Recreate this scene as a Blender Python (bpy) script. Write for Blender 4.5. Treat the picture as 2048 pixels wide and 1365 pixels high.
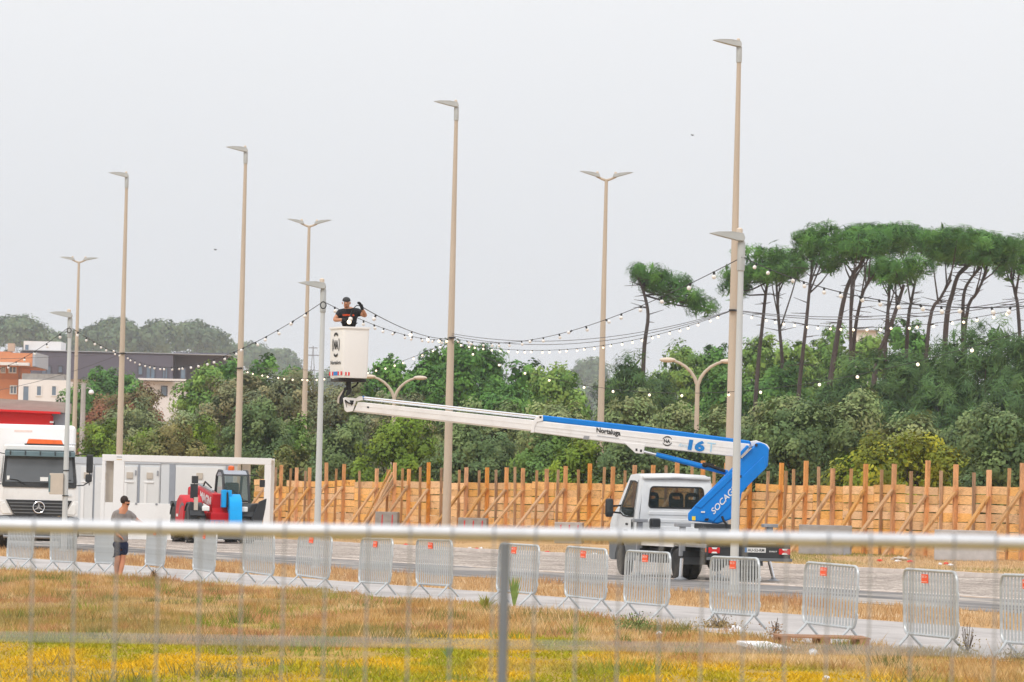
import bpy, math, random
import numpy as np
from mathutils import Vector, Matrix, Quaternion

# ------------------------------------------------------------------ clear
for o in list(bpy.data.objects): bpy.data.objects.remove(o)
SC = bpy.context.scene
COL = SC.collection
random.seed(7)

# ------------------------------------------------------------------ camera
FPX = 9000.0                      # focal length in photo pixels (2048 wide)
EYE = Vector((0, 0, 2.05))
HOR = 978.0                       # horizon row at the picture's centre
ROLL = 0.024
HAZE = 0.00014                     # haze density per metre
CROSS = 0.011                     # the site rises gently to the right
th = math.atan((HOR - 682.5) / FPX)
Fw = Vector((0, math.cos(th), math.sin(th)))
R0 = Vector((1, 0, 0)); U0 = Vector((0, -math.sin(th), math.cos(th)))
Rt = R0 * math.cos(ROLL) + U0 * math.sin(ROLL)
Up = -R0 * math.sin(ROLL) + U0 * math.cos(ROLL)
cd = bpy.data.cameras.new('camera'); cam = bpy.data.objects.new('camera', cd); COL.objects.link(cam)
m = Matrix.Identity(4)
for i in range(3):
    m[i][0] = Rt[i]; m[i][1] = Up[i]; m[i][2] = -Fw[i]; m[i][3] = EYE[i]
cam.matrix_world = m
cd.sensor_width = 36.0; cd.lens = FPX * 36.0 / 2048.0
cd.clip_start = 0.5; cd.clip_end = 9000
cd.dof.use_dof = True; cd.dof.focus_distance = 98.0; cd.dof.aperture_fstop = 9.0
SC.camera = cam

# ------------------------------------------------------------------ world and sun (overcast)
SUN_EL, SUN_AZ = 48.0, -150.0     # azimuth measured from +Y towards +X
w = bpy.data.worlds.new('World'); SC.world = w; w.use_nodes = True
nt = w.node_tree; nt.nodes.clear()
out = nt.nodes.new('ShaderNodeOutputWorld'); bg = nt.nodes.new('ShaderNodeBackground')
sky = nt.nodes.new('ShaderNodeTexSky'); sky.sky_type = 'NISHITA'; sky.sun_disc = False
sky.sun_elevation = math.radians(SUN_EL); sky.sun_rotation = math.radians(SUN_AZ)
sky.air_density = 1.0; sky.dust_density = 4.0; sky.ozone_density = 1.0
tc = nt.nodes.new('ShaderNodeTexCoord'); sep = nt.nodes.new('ShaderNodeSeparateXYZ')
nt.links.new(tc.outputs['Generated'], sep.inputs[0])
ramp = nt.nodes.new('ShaderNodeValToRGB')
ramp.color_ramp.elements[0].position = 0.0; ramp.color_ramp.elements[0].color = (0.700, 0.728, 0.778, 1)
ramp.color_ramp.elements[1].position = 0.14; ramp.color_ramp.elements[1].color = (0.880, 0.882, 0.895, 1)
nt.links.new(sep.outputs['Z'], ramp.inputs[0])
nz = nt.nodes.new('ShaderNodeTexNoise'); nz.inputs['Scale'].default_value = 3.0; nz.inputs['Detail'].default_value = 3.0
nt.links.new(tc.outputs['Generated'], nz.inputs['Vector'])
mr = nt.nodes.new('ShaderNodeMapRange'); mr.inputs['To Min'].default_value = 9.7; mr.inputs['To Max'].default_value = 10.3
nt.links.new(nz.outputs[0], mr.inputs['Value'])
vm = nt.nodes.new('ShaderNodeVectorMath'); vm.operation = 'SCALE'
zc = nt.nodes.new('ShaderNodeMath'); zc.operation = 'MULTIPLY_ADD'; zc.use_clamp = False; zc.inputs[1].default_value = 1.05; zc.inputs[2].default_value = 1.0   # overcast: brighter overhead
zm = nt.nodes.new('ShaderNodeMath'); zm.operation = 'MAXIMUM'; zm.inputs[1].default_value = 0.0; nt.links.new(sep.outputs['Z'], zm.inputs[0]); nt.links.new(zm.outputs[0], zc.inputs[0])
zz = nt.nodes.new('ShaderNodeMath'); zz.operation = 'MULTIPLY'; nt.links.new(zc.outputs[0], zz.inputs[0]); nt.links.new(mr.outputs[0], zz.inputs[1])
nt.links.new(ramp.outputs[0], vm.inputs[0]); nt.links.new(zz.outputs[0], vm.inputs['Scale'])
mx = nt.nodes.new('ShaderNodeMixRGB'); mx.inputs[0].default_value = 0.93
nt.links.new(sky.outputs[0], mx.inputs[1]); nt.links.new(vm.outputs[0], mx.inputs[2])
nt.links.new(mx.outputs[0], bg.inputs[0]); bg.inputs[1].default_value = 0.1
nt.links.new(bg.outputs[0], out.inputs[0])
sd = bpy.data.lights.new('sun', 'SUN'); sd.energy = 1.3; sd.angle = math.radians(14); sd.color = (1.0, 0.955, 0.89)
so = bpy.data.objects.new('sun', sd); COL.objects.link(so)
az, el = math.radians(SUN_AZ), math.radians(SUN_EL)
sdir = Vector((math.sin(az) * math.cos(el), math.cos(az) * math.cos(el), math.sin(el)))
so.rotation_euler = sdir.to_track_quat('Z', 'Y').to_euler()
so.location = (0, -20, 60)

SC.view_settings.view_transform = 'Standard'; SC.view_settings.look = 'None'
SC.view_settings.exposure = 0.0; SC.view_settings.gamma = 1.0
SC.render.engine = 'CYCLES'
SC.cycles.use_denoising = True
try: SC.cycles.denoiser = 'OPENIMAGEDENOISE'
except Exception: pass
SC.cycles.max_bounces = 7; SC.cycles.diffuse_bounces = 3; SC.cycles.glossy_bounces = 3
SC.cycles.transmission_bounces = 4; SC.cycles.transparent_max_bounces = 12; SC.cycles.volume_bounces = 1

# ------------------------------------------------------------------ photo <-> place
def ray(x, y): return Fw + Rt * ((x - 1024) / FPX) + Up * ((682.5 - y) / FPX)
def P(x, y, d): return EYE + ray(x, y) * d
def gz(X, Y=0): return CROSS * X
def G(x, y):
    r = ray(x, y); t = -EYE.z / (r.z - CROSS * r.x)
    return EYE + r * t
_D = Vector((-0.386, 1, 0)).normalized(); DX, DY = _D.x, _D.y        # road direction
NX, NY = DY, -DX                                                     # across the road, away from us
def UV(u, v, z=0.0):
    X = u * DX + v * NX; Y = u * DY + v * NY
    return Vector((X, Y, gz(X) + z))
def on_line(x, v):                # point of the line "v metres across" that shows at column x
    t = (x - 1024) / FPX
    for _ in range(5):
        u = v * (NX - t * NY) / (t * DY - DX); p = UV(u, v); q = p - EYE; dd = q.dot(Fw)
        t += (x - (1024 + FPX * q.dot(Rt) / dd)) / FPX
    return UV(v * (NX - t * NY) / (t * DY - DX), v)
def sc_at(d): return FPX / d

# ------------------------------------------------------------------ mesh helper
class MB:
    def __init__(s): s.v = []; s.f = []
    def add(s, vs, fs):
        n = len(s.v); s.v += [Vector(a) for a in vs]; s.f += [[i + n for i in f] for f in fs]; return s
    def box(s, c, sz, R=None):
        hx, hy, hz = sz[0] / 2, sz[1] / 2, sz[2] / 2; c = Vector(c); vs = []
        for a in ((-1,-1,-1),(1,-1,-1),(1,1,-1),(-1,1,-1),(-1,-1,1),(1,-1,1),(1,1,1),(-1,1,1)):
            p = Vector((a[0]*hx, a[1]*hy, a[2]*hz))
            if R is not None: p = R @ p
            vs.append(c + p)
        return s.add(vs, [(0,3,2,1),(4,5,6,7),(0,1,5,4),(1,2,6,5),(2,3,7,6),(3,0,4,7)])
    def bar(s, a, b, wd, ht, up=(0,0,1)):
        a = Vector(a); b = Vector(b); z = (b - a); L = z.length; z.normalize()
        x = z.cross(Vector(up)); 
        if x.length < 1e-4: x = z.cross(Vector((1,0,0)))
        x.normalize(); y = x.cross(z)
        R = Matrix((x, z, y)).transposed()
        return s.box((a + b) / 2, (wd, L, ht), R)
    def prism(s, poly, vec):
        n = len(poly); vec = Vector(vec); poly = [Vector(p) for p in poly]
        fs = [list(range(n))[::-1], list(range(n, 2*n))]
        fs += [(i, (i+1) % n, (i+1) % n + n, i + n) for i in range(n)]
        return s.add(poly + [p + vec for p in poly], fs)
    def tube(s, pts, r, seg=8, closed=False, flat=1.0):
        pts = [Vector(p) for p in pts]; n = len(pts)
        rs = r if hasattr(r, '__len__') else [r] * n
        vs = []; px = None
        for i, p in enumerate(pts):
            if closed: t = pts[(i+1) % n] - pts[i-1]
            else: t = pts[min(i+1, n-1)] - pts[max(i-1, 0)]
            t.normalize()
            if px is None:
                px = t.cross(Vector((0,0,1)))
                if px.length < 1e-3: px = t.cross(Vector((1,0,0)))
            px = (px - t * px.dot(t)).normalized(); py = t.cross(px)
            for k in range(seg):
                a = 2*math.pi*k/seg
                vs.append(p + (px*math.cos(a) + py*math.sin(a)*flat)*rs[i])
        fs = []; m_ = n if closed else n-1
        for i in range(m_):
            for k in range(seg):
                j = (i+1) % n
                fs.append((i*seg+k, i*seg+(k+1)%seg, j*seg+(k+1)%seg, j*seg+k))
        if not closed:
            fs.append(list(range(seg))[::-1]); fs.append([(n-1)*seg+k for k in range(seg)])
        return s.add(vs, fs)
    def lathe(s, prof, seg=20, o=(0,0,0), axis='Z'):
        vs = []; n = len(prof); o = Vector(o)
        for (r, z) in prof:
            for k in range(seg):
                a = 2*math.pi*k/seg; c, d = r*math.cos(a), r*math.sin(a)
                vs.append(o + (Vector((c, d, z)) if axis == 'Z' else Vector((z, c, d)) if axis == 'X' else Vector((d, z, c))))
        fs = []
        for i in range(n-1):
            for k in range(seg):
                fs.append((i*seg+k, i*seg+(k+1)%seg, (i+1)*seg+(k+1)%seg, (i+1)*seg+k))
        if prof[0][0] > 1e-5: fs.append(list(range(seg))[::-1])
        if prof[-1][0] > 1e-5: fs.append([(n-1)*seg+k for k in range(seg)])
        return s.add(vs, fs)
    def ell(s, c, r, seg=12, rings=8):
        prof = [(max(1e-6, math.sin(math.pi*i/rings)), -math.cos(math.pi*i/rings)) for i in range(rings+1)]
        t = MB().lathe(prof, seg); c = Vector(c)
        return s.add([c + Vector((p.x*r[0], p.y*r[1], p.z*r[2])) for p in t.v], t.f)
    def ring(s, outer, inner, vec=None):      # panel with an opening
        n = len(outer); vs = [Vector(p) for p in outer] + [Vector(p) for p in inner]
        fs = [(i, (i+1)%n, (i+1)%n+n, i+n) for i in range(n)]
        if vec is not None:
            vec = Vector(vec); N = len(vs); vs += [p + vec for p in vs]
            fs += [tuple(a+N for a in f[::-1]) for f in fs[:n]]
            fs += [((i+1)%n, i, i+N, (i+1)%n+N) for i in range(n)]
            fs += [(i+n, (i+1)%n+n, (i+1)%n+n+N, i+n+N) for i in range(n)]
        return s.add(vs, fs)
    def mesh(s, name, mt, smooth=True, M=None, ang=35):
        me = bpy.data.meshes.new(name)
        vs = s.v if M is None else [M @ p for p in s.v]
        me.from_pydata([tuple(p) for p in vs], [], s.f); me.validate(); me.update()
        fix_normals(me)
        if mt is not None: me.materials.append(mt)
        if smooth:
            me.polygons.foreach_set('use_smooth', [True]*len(me.polygons))
            me.set_sharp_from_angle(angle=math.radians(ang))
        return me
    def build(s, name, mt, parent=None, smooth=True, M=None, bevel=0, ang=35, world=False):
        if world and parent is not None: M = wmat(parent).inverted()
        me = s.mesh(name, mt, smooth, M, ang)
        o = link(name, me, parent)
        if bevel:
            b = o.modifiers.new('bevel', 'BEVEL'); b.width = bevel; b.segments = 2; b.limit_method = 'ANGLE'
            b.angle_limit = math.radians(40); b.harden_normals = False
        return o
import bmesh
def fix_normals(me):
    bm = bmesh.new(); bm.from_mesh(me); bmesh.ops.recalc_face_normals(bm, faces=bm.faces); bm.to_mesh(me); bm.free()
def wmat(o):
    return wmat(o.parent) @ o.matrix_basis if o.parent else o.matrix_basis.copy()
def link(name, data, parent=None):
    o = bpy.data.objects.new(name, data); COL.objects.link(o)
    if parent is not None: o.parent = parent
    return o
def tag(o, label, cat, group=None, kind=None):
    o['label'] = label
    if cat: o['category'] = cat
    if group: o['group'] = group
    if kind: o['kind'] = kind
    return o
def thing(name, label, cat, loc=(0,0,0), rz=0.0, group=None):
    o = bpy.data.objects.new(name, None); COL.objects.link(o)
    o.empty_display_size = 0.3; o.location = loc; o.rotation_euler = (0, 0, rz)
    return tag(o, label, cat, group)
def struct(o): o['kind'] = 'structure'; return o
ORD = ['first','second','third','fourth','fifth','sixth','seventh','eighth','ninth','tenth','eleventh','twelfth','thirteenth','fourteenth','fifteenth','sixteenth','seventeenth','eighteenth']

# ------------------------------------------------------------------ materials
def _new(name):
    mt = bpy.data.materials.new(name); mt.use_nodes = True
    t = mt.node_tree; b = t.nodes['Principled BSDF']; return mt, t, b
def mat(name, col, rough=0.6, metal=0.0, var=0.10, scale=4.0, bump=0.0, spec=0.35, emit=0.0, coat=0.0, stretch=(1,1,1), bscale=None, dirt=None, dirt_amt=0.3, rnd=0.0):
    mt, t, b = _new(name); N = t.nodes; L = t.links
    tcn = N.new('ShaderNodeTexCoord'); mp = N.new('ShaderNodeMapping'); mp.inputs['Scale'].default_value = stretch
    L.new(tcn.outputs['Object'], mp.inputs[0])
    n1 = N.new('ShaderNodeTexNoise'); n1.inputs['Scale'].default_value = scale; n1.inputs['Detail'].default_value = 6; n1.inputs['Roughness'].default_value = 0.6
    L.new(mp.outputs[0], n1.inputs['Vector'])
    r = N.new('ShaderNodeValToRGB'); r.color_ramp.elements[0].position = 0.3; r.color_ramp.elements[1].position = 0.7
    r.color_ramp.elements[0].color = (*[c*(1-var) for c in col], 1); r.color_ramp.elements[1].color = (*[min(1, c*(1+var)) for c in col], 1)
    L.new(n1.outputs[0], r.inputs[0]); cur = r.outputs[0]
    if dirt is not None:
        n2 = N.new('ShaderNodeTexNoise'); n2.inputs['Scale'].default_value = scale*0.37; n2.inputs['Detail'].default_value = 8; n2.inputs['Roughness'].default_value = 0.7
        L.new(mp.outputs[0], n2.inputs['Vector'])
        mr2 = N.new('ShaderNodeMapRange'); mr2.inputs['From Min'].default_value = 0.5; mr2.inputs['From Max'].default_value = 0.75
        mr2.inputs['To Max'].default_value = dirt_amt; L.new(n2.outputs[0], mr2.inputs['Value'])
        m2 = N.new('ShaderNodeMixRGB'); m2.inputs[2].default_value = (*dirt, 1)
        L.new(mr2.outputs[0], m2.inputs[0]); L.new(cur, m2.inputs[1]); cur = m2.outputs[0]
    if rnd:
        oi = N.new('ShaderNodeObjectInfo'); mr3 = N.new('ShaderNodeMapRange'); mr3.inputs['To Min'].default_value = 1-rnd; mr3.inputs['To Max'].default_value = 1+rnd
        L.new(oi.outputs['Random'], mr3.inputs['Value'])
        v3 = N.new('ShaderNodeVectorMath'); v3.operation = 'SCALE'; L.new(cur, v3.inputs[0]); L.new(mr3.outputs[0], v3.inputs['Scale']); cur = v3.outputs[0]
    L.new(cur, b.inputs['Base Color'])
    b.inputs['Roughness'].default_value = rough; b.inputs['Metallic'].default_value = metal
    b.inputs['Specular IOR Level'].default_value = spec; b.inputs['Coat Weight'].default_value = coat
    if bump:
        bn = N.new('ShaderNodeBump'); bn.inputs['Strength'].default_value = bump; bn.inputs['Distance'].default_value = 0.02
        n3 = N.new('ShaderNodeTexNoise'); n3.inputs['Scale'].default_value = bscale or scale*5; n3.inputs['Detail'].default_value = 5
        L.new(mp.outputs[0], n3.inputs['Vector']); L.new(n3.outputs[0], bn.inputs['Height']); L.new(bn.outputs[0], b.inputs['Normal'])
    if emit:
        b.inputs['Emission Color'].default_value = (*col, 1); b.inputs['Emission Strength'].default_value = emit
    return mt
def leafmat(name, trans=0.25, rough=0.65):
    mt, t, b = _new(name); N = t.nodes; L = t.links
    at = N.new('ShaderNodeAttribute'); at.attribute_name = 'Col'
    L.new(at.outputs['Color'], b.inputs['Base Color']); b.inputs['Roughness'].default_value = rough; b.inputs['Specular IOR Level'].default_value = 0.2
    tr = N.new('ShaderNodeBsdfTranslucent'); L.new(at.outputs['Color'], tr.inputs[0])
    mxs = N.new('ShaderNodeMixShader'); mxs.inputs[0].default_value = trans
    L.new(b.outputs[0], mxs.inputs[1]); L.new(tr.outputs[0], mxs.inputs[2]); L.new(mxs.outputs[0], N['Material Output'].inputs[0])
    return mt
def glassmat(name, tint, alpha, rough=0.05):
    mt, t, b = _new(name); N = t.nodes; L = t.links
    b.inputs['Base Color'].default_value = (*tint, 1); b.inputs['Roughness'].default_value = rough
    tr = N.new('ShaderNodeBsdfTransparent'); tr.inputs[0].default_value = (*[min(1, 0.55+c) for c in tint], 1)
    mxs = N.new('ShaderNodeMixShader'); mxs.inputs[0].default_value = alpha
    L.new(tr.outputs[0], mxs.inputs[1]); L.new(b.outputs[0], mxs.inputs[2]); L.new(mxs.outputs[0], N['Material Output'].inputs[0])
    return mt
M = {}
M['pole_beige'] = mat('beige_concrete_pole', (0.50,0.42,0.335), 0.85, var=0.08, scale=1.2, stretch=(3,3,0.25), dirt=(0.30,0.26,0.21), dirt_amt=0.35, bump=0.1)
M['pole_grey'] = mat('pale_grey_painted_pole', (0.52,0.54,0.54), 0.55, var=0.05, scale=1.5, stretch=(3,3,0.3), dirt=(0.35,0.34,0.32), dirt_amt=0.3)
M['lamp_grey'] = mat('grey_lamp_housing', (0.42,0.43,0.42), 0.5, var=0.06)
M['lamp_beige'] = mat('beige_lamp_glass', (0.62,0.52,0.42), 0.45, var=0.05)
M['galv'] = mat('galvanized_steel', (0.50,0.525,0.535), 0.42, metal=0.45, var=0.14, scale=14, dirt=(0.40,0.38,0.35), dirt_amt=0.45)
M['galv_rail'] = mat('galvanized_rail', (0.56,0.57,0.59), 0.42, metal=0.55, var=0.10, scale=9)
M['upright_grey'] = mat('dull_galvanized_post', (0.20,0.22,0.25), 0.5, metal=0.3, var=0.1, scale=6)
M['wire'] = mat('fence_wire', (0.34,0.35,0.37), 0.5, metal=0.5)
M['orange_tag'] = mat('orange_red_label', (0.90,0.10,0.025), 0.5, var=0.04)
M['tag_print'] = mat('label_print', (0.95,0.60,0.52), 0.5, var=0.0)
M['white_paint'] = mat('white_paint', (0.78,0.78,0.77), 0.35, var=0.03, scale=2.5, dirt=(0.48,0.46,0.43), dirt_amt=0.45)
M['cab_white'] = mat('cab_white_paint', (0.70,0.72,0.73), 0.3, var=0.03, scale=2.0, dirt=(0.42,0.40,0.38), dirt_amt=0.40, coat=0.15)
M['boom_white'] = mat('boom_white_paint', (0.80,0.785,0.77), 0.4, var=0.04, scale=2.5, dirt=(0.45,0.40,0.35), dirt_amt=0.5)
M['basket_white'] = mat('basket_fibreglass', (0.82,0.81,0.795), 0.45, var=0.02, scale=2.0, dirt=(0.62,0.58,0.54), dirt_amt=0.25)
M['blue'] = mat('lift_blue_paint', (0.004,0.200,0.64), 0.4, var=0.06, scale=2.0, spec=0.25, dirt=(0.02,0.12,0.34), dirt_amt=0.35)
M['lightblue'] = mat('pale_blue_print', (0.36,0.62,0.80), 0.5, var=0.0)
M['blue_print'] = mat('blue_print', (0.01,0.20,0.55), 0.5, var=0.0)
M['chrome'] = mat('chrome_rod', (0.75,0.76,0.78), 0.15, metal=1.0, var=0.03)
M['black'] = mat('black_print', (0.015,0.016,0.018), 0.55, var=0.05)
M['darkplastic'] = mat('dark_plastic', (0.028,0.030,0.033), 0.55, var=0.15, scale=3, dirt=(0.12,0.11,0.10), dirt_amt=0.3)
M['greyplastic'] = mat('grey_bumper_plastic', (0.14,0.15,0.16), 0.6, var=0.08, scale=2, dirt=(0.25,0.23,0.20), dirt_amt=0.3)
M['chassis'] = mat('dark_chassis', (0.025,0.026,0.03), 0.6, var=0.2, scale=5, dirt=(0.10,0.09,0.08), dirt_amt=0.4)
M['steel_grey'] = mat('grey_machine_steel', (0.30,0.31,0.33), 0.5, metal=0.2, var=0.12, scale=4, dirt=(0.14,0.12,0.10), dirt_amt=0.4)
M['tyre'] = mat('tyre_rubber', (0.030,0.028,0.027), 0.85, var=0.2, scale=6, dirt=(0.16,0.13,0.10), dirt_amt=0.6, bump=0.3)
M['rim_dark'] = mat('dusty_wheel_rim', (0.13,0.125,0.12), 0.55, metal=0.3, var=0.2, scale=8, dirt=(0.25,0.20,0.15), dirt_amt=0.5)
M['rim_blue'] = mat('blue_wheel_hub', (0.03,0.20,0.62), 0.5, var=0.1)
M['glass'] = glassmat('tinted_cab_glass', (0.10,0.13,0.13), 0.12)
M['glass_dark'] = glassmat('dark_cab_glass', (0.07,0.08,0.085), 0.78)
M['pane'] = mat('window_pane', (0.15,0.20,0.26), 0.12, var=0.15, scale=0.6, spec=0.6)
M['seat'] = mat('dark_seat_fabric', (0.025,0.03,0.035), 0.85, var=0.2)
M['red_light'] = mat('red_tail_lens', (0.62,0.012,0.015), 0.25, var=0.1, coat=0.5)
M['clear_light'] = mat('clear_lamp_lens', (0.78,0.78,0.76), 0.15, var=0.08, coat=0.6)
M['amber'] = mat('orange_beacon_lens', (0.78,0.13,0.02), 0.3, var=0.15, scale=6, coat=0.4)
M['plate'] = mat('licence_plate', (0.72,0.72,0.70), 0.5, var=0.02)
M['yellow'] = mat('yellow_sticker', (0.85,0.62,0.04), 0.5, var=0.05)
M['teal_grey'] = mat('grey_green_tool_box', (0.13,0.20,0.21), 0.6, var=0.1)
M['red'] = mat('red_machine_paint', (0.52,0.008,0.016), 0.45, var=0.06, scale=3, spec=0.2, dirt=(0.32,0.06,0.05), dirt_amt=0.25)
M['red_fascia'] = mat('red_fascia_board', (0.72,0.012,0.014), 0.5, var=0.04)
M['tele_blue'] = mat('bright_blue_paint', (0.006,0.34,0.76), 0.45, var=0.06, scale=3, spec=0.2)
M['skin'] = mat('sunburnt_skin', (0.52,0.22,0.12), 0.6, var=0.10, scale=9)
M['skin2'] = mat('tanned_skin', (0.50,0.24,0.14), 0.6, var=0.10, scale=9)
M['tee_grey'] = mat('grey_cotton', (0.235,0.212,0.205), 0.9, var=0.12, scale=9, bump=0.3)
M['tee_black'] = mat('black_cotton', (0.020,0.020,0.024), 0.9, var=0.2, scale=9, bump=0.3)
M['navy'] = mat('navy_cotton', (0.014,0.020,0.050), 0.9, var=0.2, scale=8, bump=0.3)
M['hair'] = mat('dark_brown_hair', (0.030,0.018,0.014), 0.8, var=0.3, scale=40)
M['cap_grey'] = mat('charcoal_cap', (0.045,0.046,0.048), 0.9, var=0.15)
M['concrete'] = mat('weathered_concrete', (0.30,0.285,0.27), 0.9, var=0.16, scale=3, bump=0.4, dirt=(0.20,0.18,0.16), dirt_amt=0.5)
M['concrete_light'] = mat('pale_concrete', (0.40,0.375,0.36), 0.9, var=0.14, scale=3, bump=0.3, dirt=(0.3,0.27,0.25), dirt_amt=0.4)
M['red_mark'] = mat('red_spray_mark', (0.55,0.04,0.05), 0.8, var=0.2)
M['bulb_off'] = mat('frosted_bulb', (0.80,0.77,0.73), 0.25, var=0.02, coat=0.4)
M['bulb_on'] = mat('lit_warm_bulb', (1.0,0.86,0.66), 0.3, var=0.0, emit=1.25)
M['cable'] = mat('black_cable', (0.02,0.02,0.022), 0.7, var=0.1)
M['cable_grey'] = mat('grey_cable', (0.10,0.10,0.11), 0.7, var=0.1)
M['cont_white'] = mat('white_container_steel', (0.80,0.79,0.775), 0.45, var=0.02, scale=1.0, dirt=(0.58,0.54,0.50), dirt_amt=0.3, stretch=(1,1,0.4))
M['cont_grey'] = mat('pale_grey_cabin_panel', (0.62,0.64,0.655), 0.5, var=0.03, scale=1.0, dirt=(0.45,0.44,0.42), dirt_amt=0.25, stretch=(1,1,0.4))
M['cont_slate'] = mat('slate_grey_cabin_post', (0.30,0.32,0.36), 0.5, var=0.05)
M['inner_beige'] = mat('beige_inner_wall', (0.52,0.46,0.39), 0.7, var=0.05)
M['roof_taupe'] = mat('taupe_roof_sheet', (0.36,0.31,0.28), 0.8, var=0.12, scale=1.5, stretch=(1,1,6))
M['brick_orange'] = mat('orange_brick_wall', (0.62,0.25,0.12), 0.85, var=0.10, scale=0.8, dirt=(0.45,0.22,0.13), dirt_amt=0.3)
M['render_white'] = mat('white_rendered_wall', (0.74,0.71,0.69), 0.85, var=0.04, scale=0.4, dirt=(0.5,0.47,0.45), dirt_amt=0.25)
M['clad_dark'] = mat('dark_violet_grey_cladding', (0.125,0.118,0.150), 0.7, var=0.05, scale=0.3)
M['clad_frame'] = mat('dark_window_frame', (0.09,0.09,0.11), 0.6)
M['clad_light'] = mat('grey_wall_edge', (0.40,0.42,0.46), 0.7, var=0.05)
M['bark'] = mat('pine_bark', (0.070,0.054,0.050), 0.95, var=0.3, scale=3, stretch=(1,1,0.3), bump=0.5)
M['stem'] = mat('grey_brown_stem', (0.10,0.075,0.055), 0.95, var=0.25, scale=4)
M['leaf'] = leafmat('broad_leaves', 0.10)
M['needle'] = leafmat('pine_needles', 0.12)
M['grass'] = leafmat('grass_blades', 0.30, 0.8)
M['plastic_white'] = mat('white_plastic_litter', (0.80,0.80,0.82), 0.4, var=0.05)
M['pallet'] = mat('old_pallet_wood', (0.36,0.20,0.12), 0.85, var=0.25, scale=5, stretch=(1,6,6))
M['bird'] = mat('grey_bird', (0.10,0.10,0.11), 0.8)
M['pane_ws'] = mat('grey_windscreen', (0.105,0.115,0.125), 0.12, var=0.12, scale=0.8, spec=0.5)
M['visor'] = mat('smoked_visor', (0.10,0.15,0.165), 0.25, var=0.1)
M['body_white'] = mat('bright_white_body', (0.84,0.84,0.84), 0.4, var=0.01)
M['inner_pink'] = mat('faded_pink_print', (0.78,0.62,0.56), 0.6, var=0.1, scale=20)
M['yellow_dull'] = mat('dull_ochre_mark', (0.62,0.42,0.18), 0.7)
M['cont_roof'] = mat('grey_cabin_roof_rim', (0.48,0.50,0.53), 0.5, var=0.04)
M['cont_white2'] = mat('offwhite_cabin_door', (0.70,0.70,0.69), 0.5, var=0.03, scale=1.0, dirt=(0.5,0.48,0.45), dirt_amt=0.2)
M['blue_dark'] = mat('dark_blue_guard', (0.03,0.07,0.28), 0.5)
M['glass_tele'] = glassmat('green_tinted_glass', (0.10,0.15,0.14), 0.35)
M['pylon'] = mat('galvanized_pylon', (0.20,0.20,0.22), 0.6)

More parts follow.
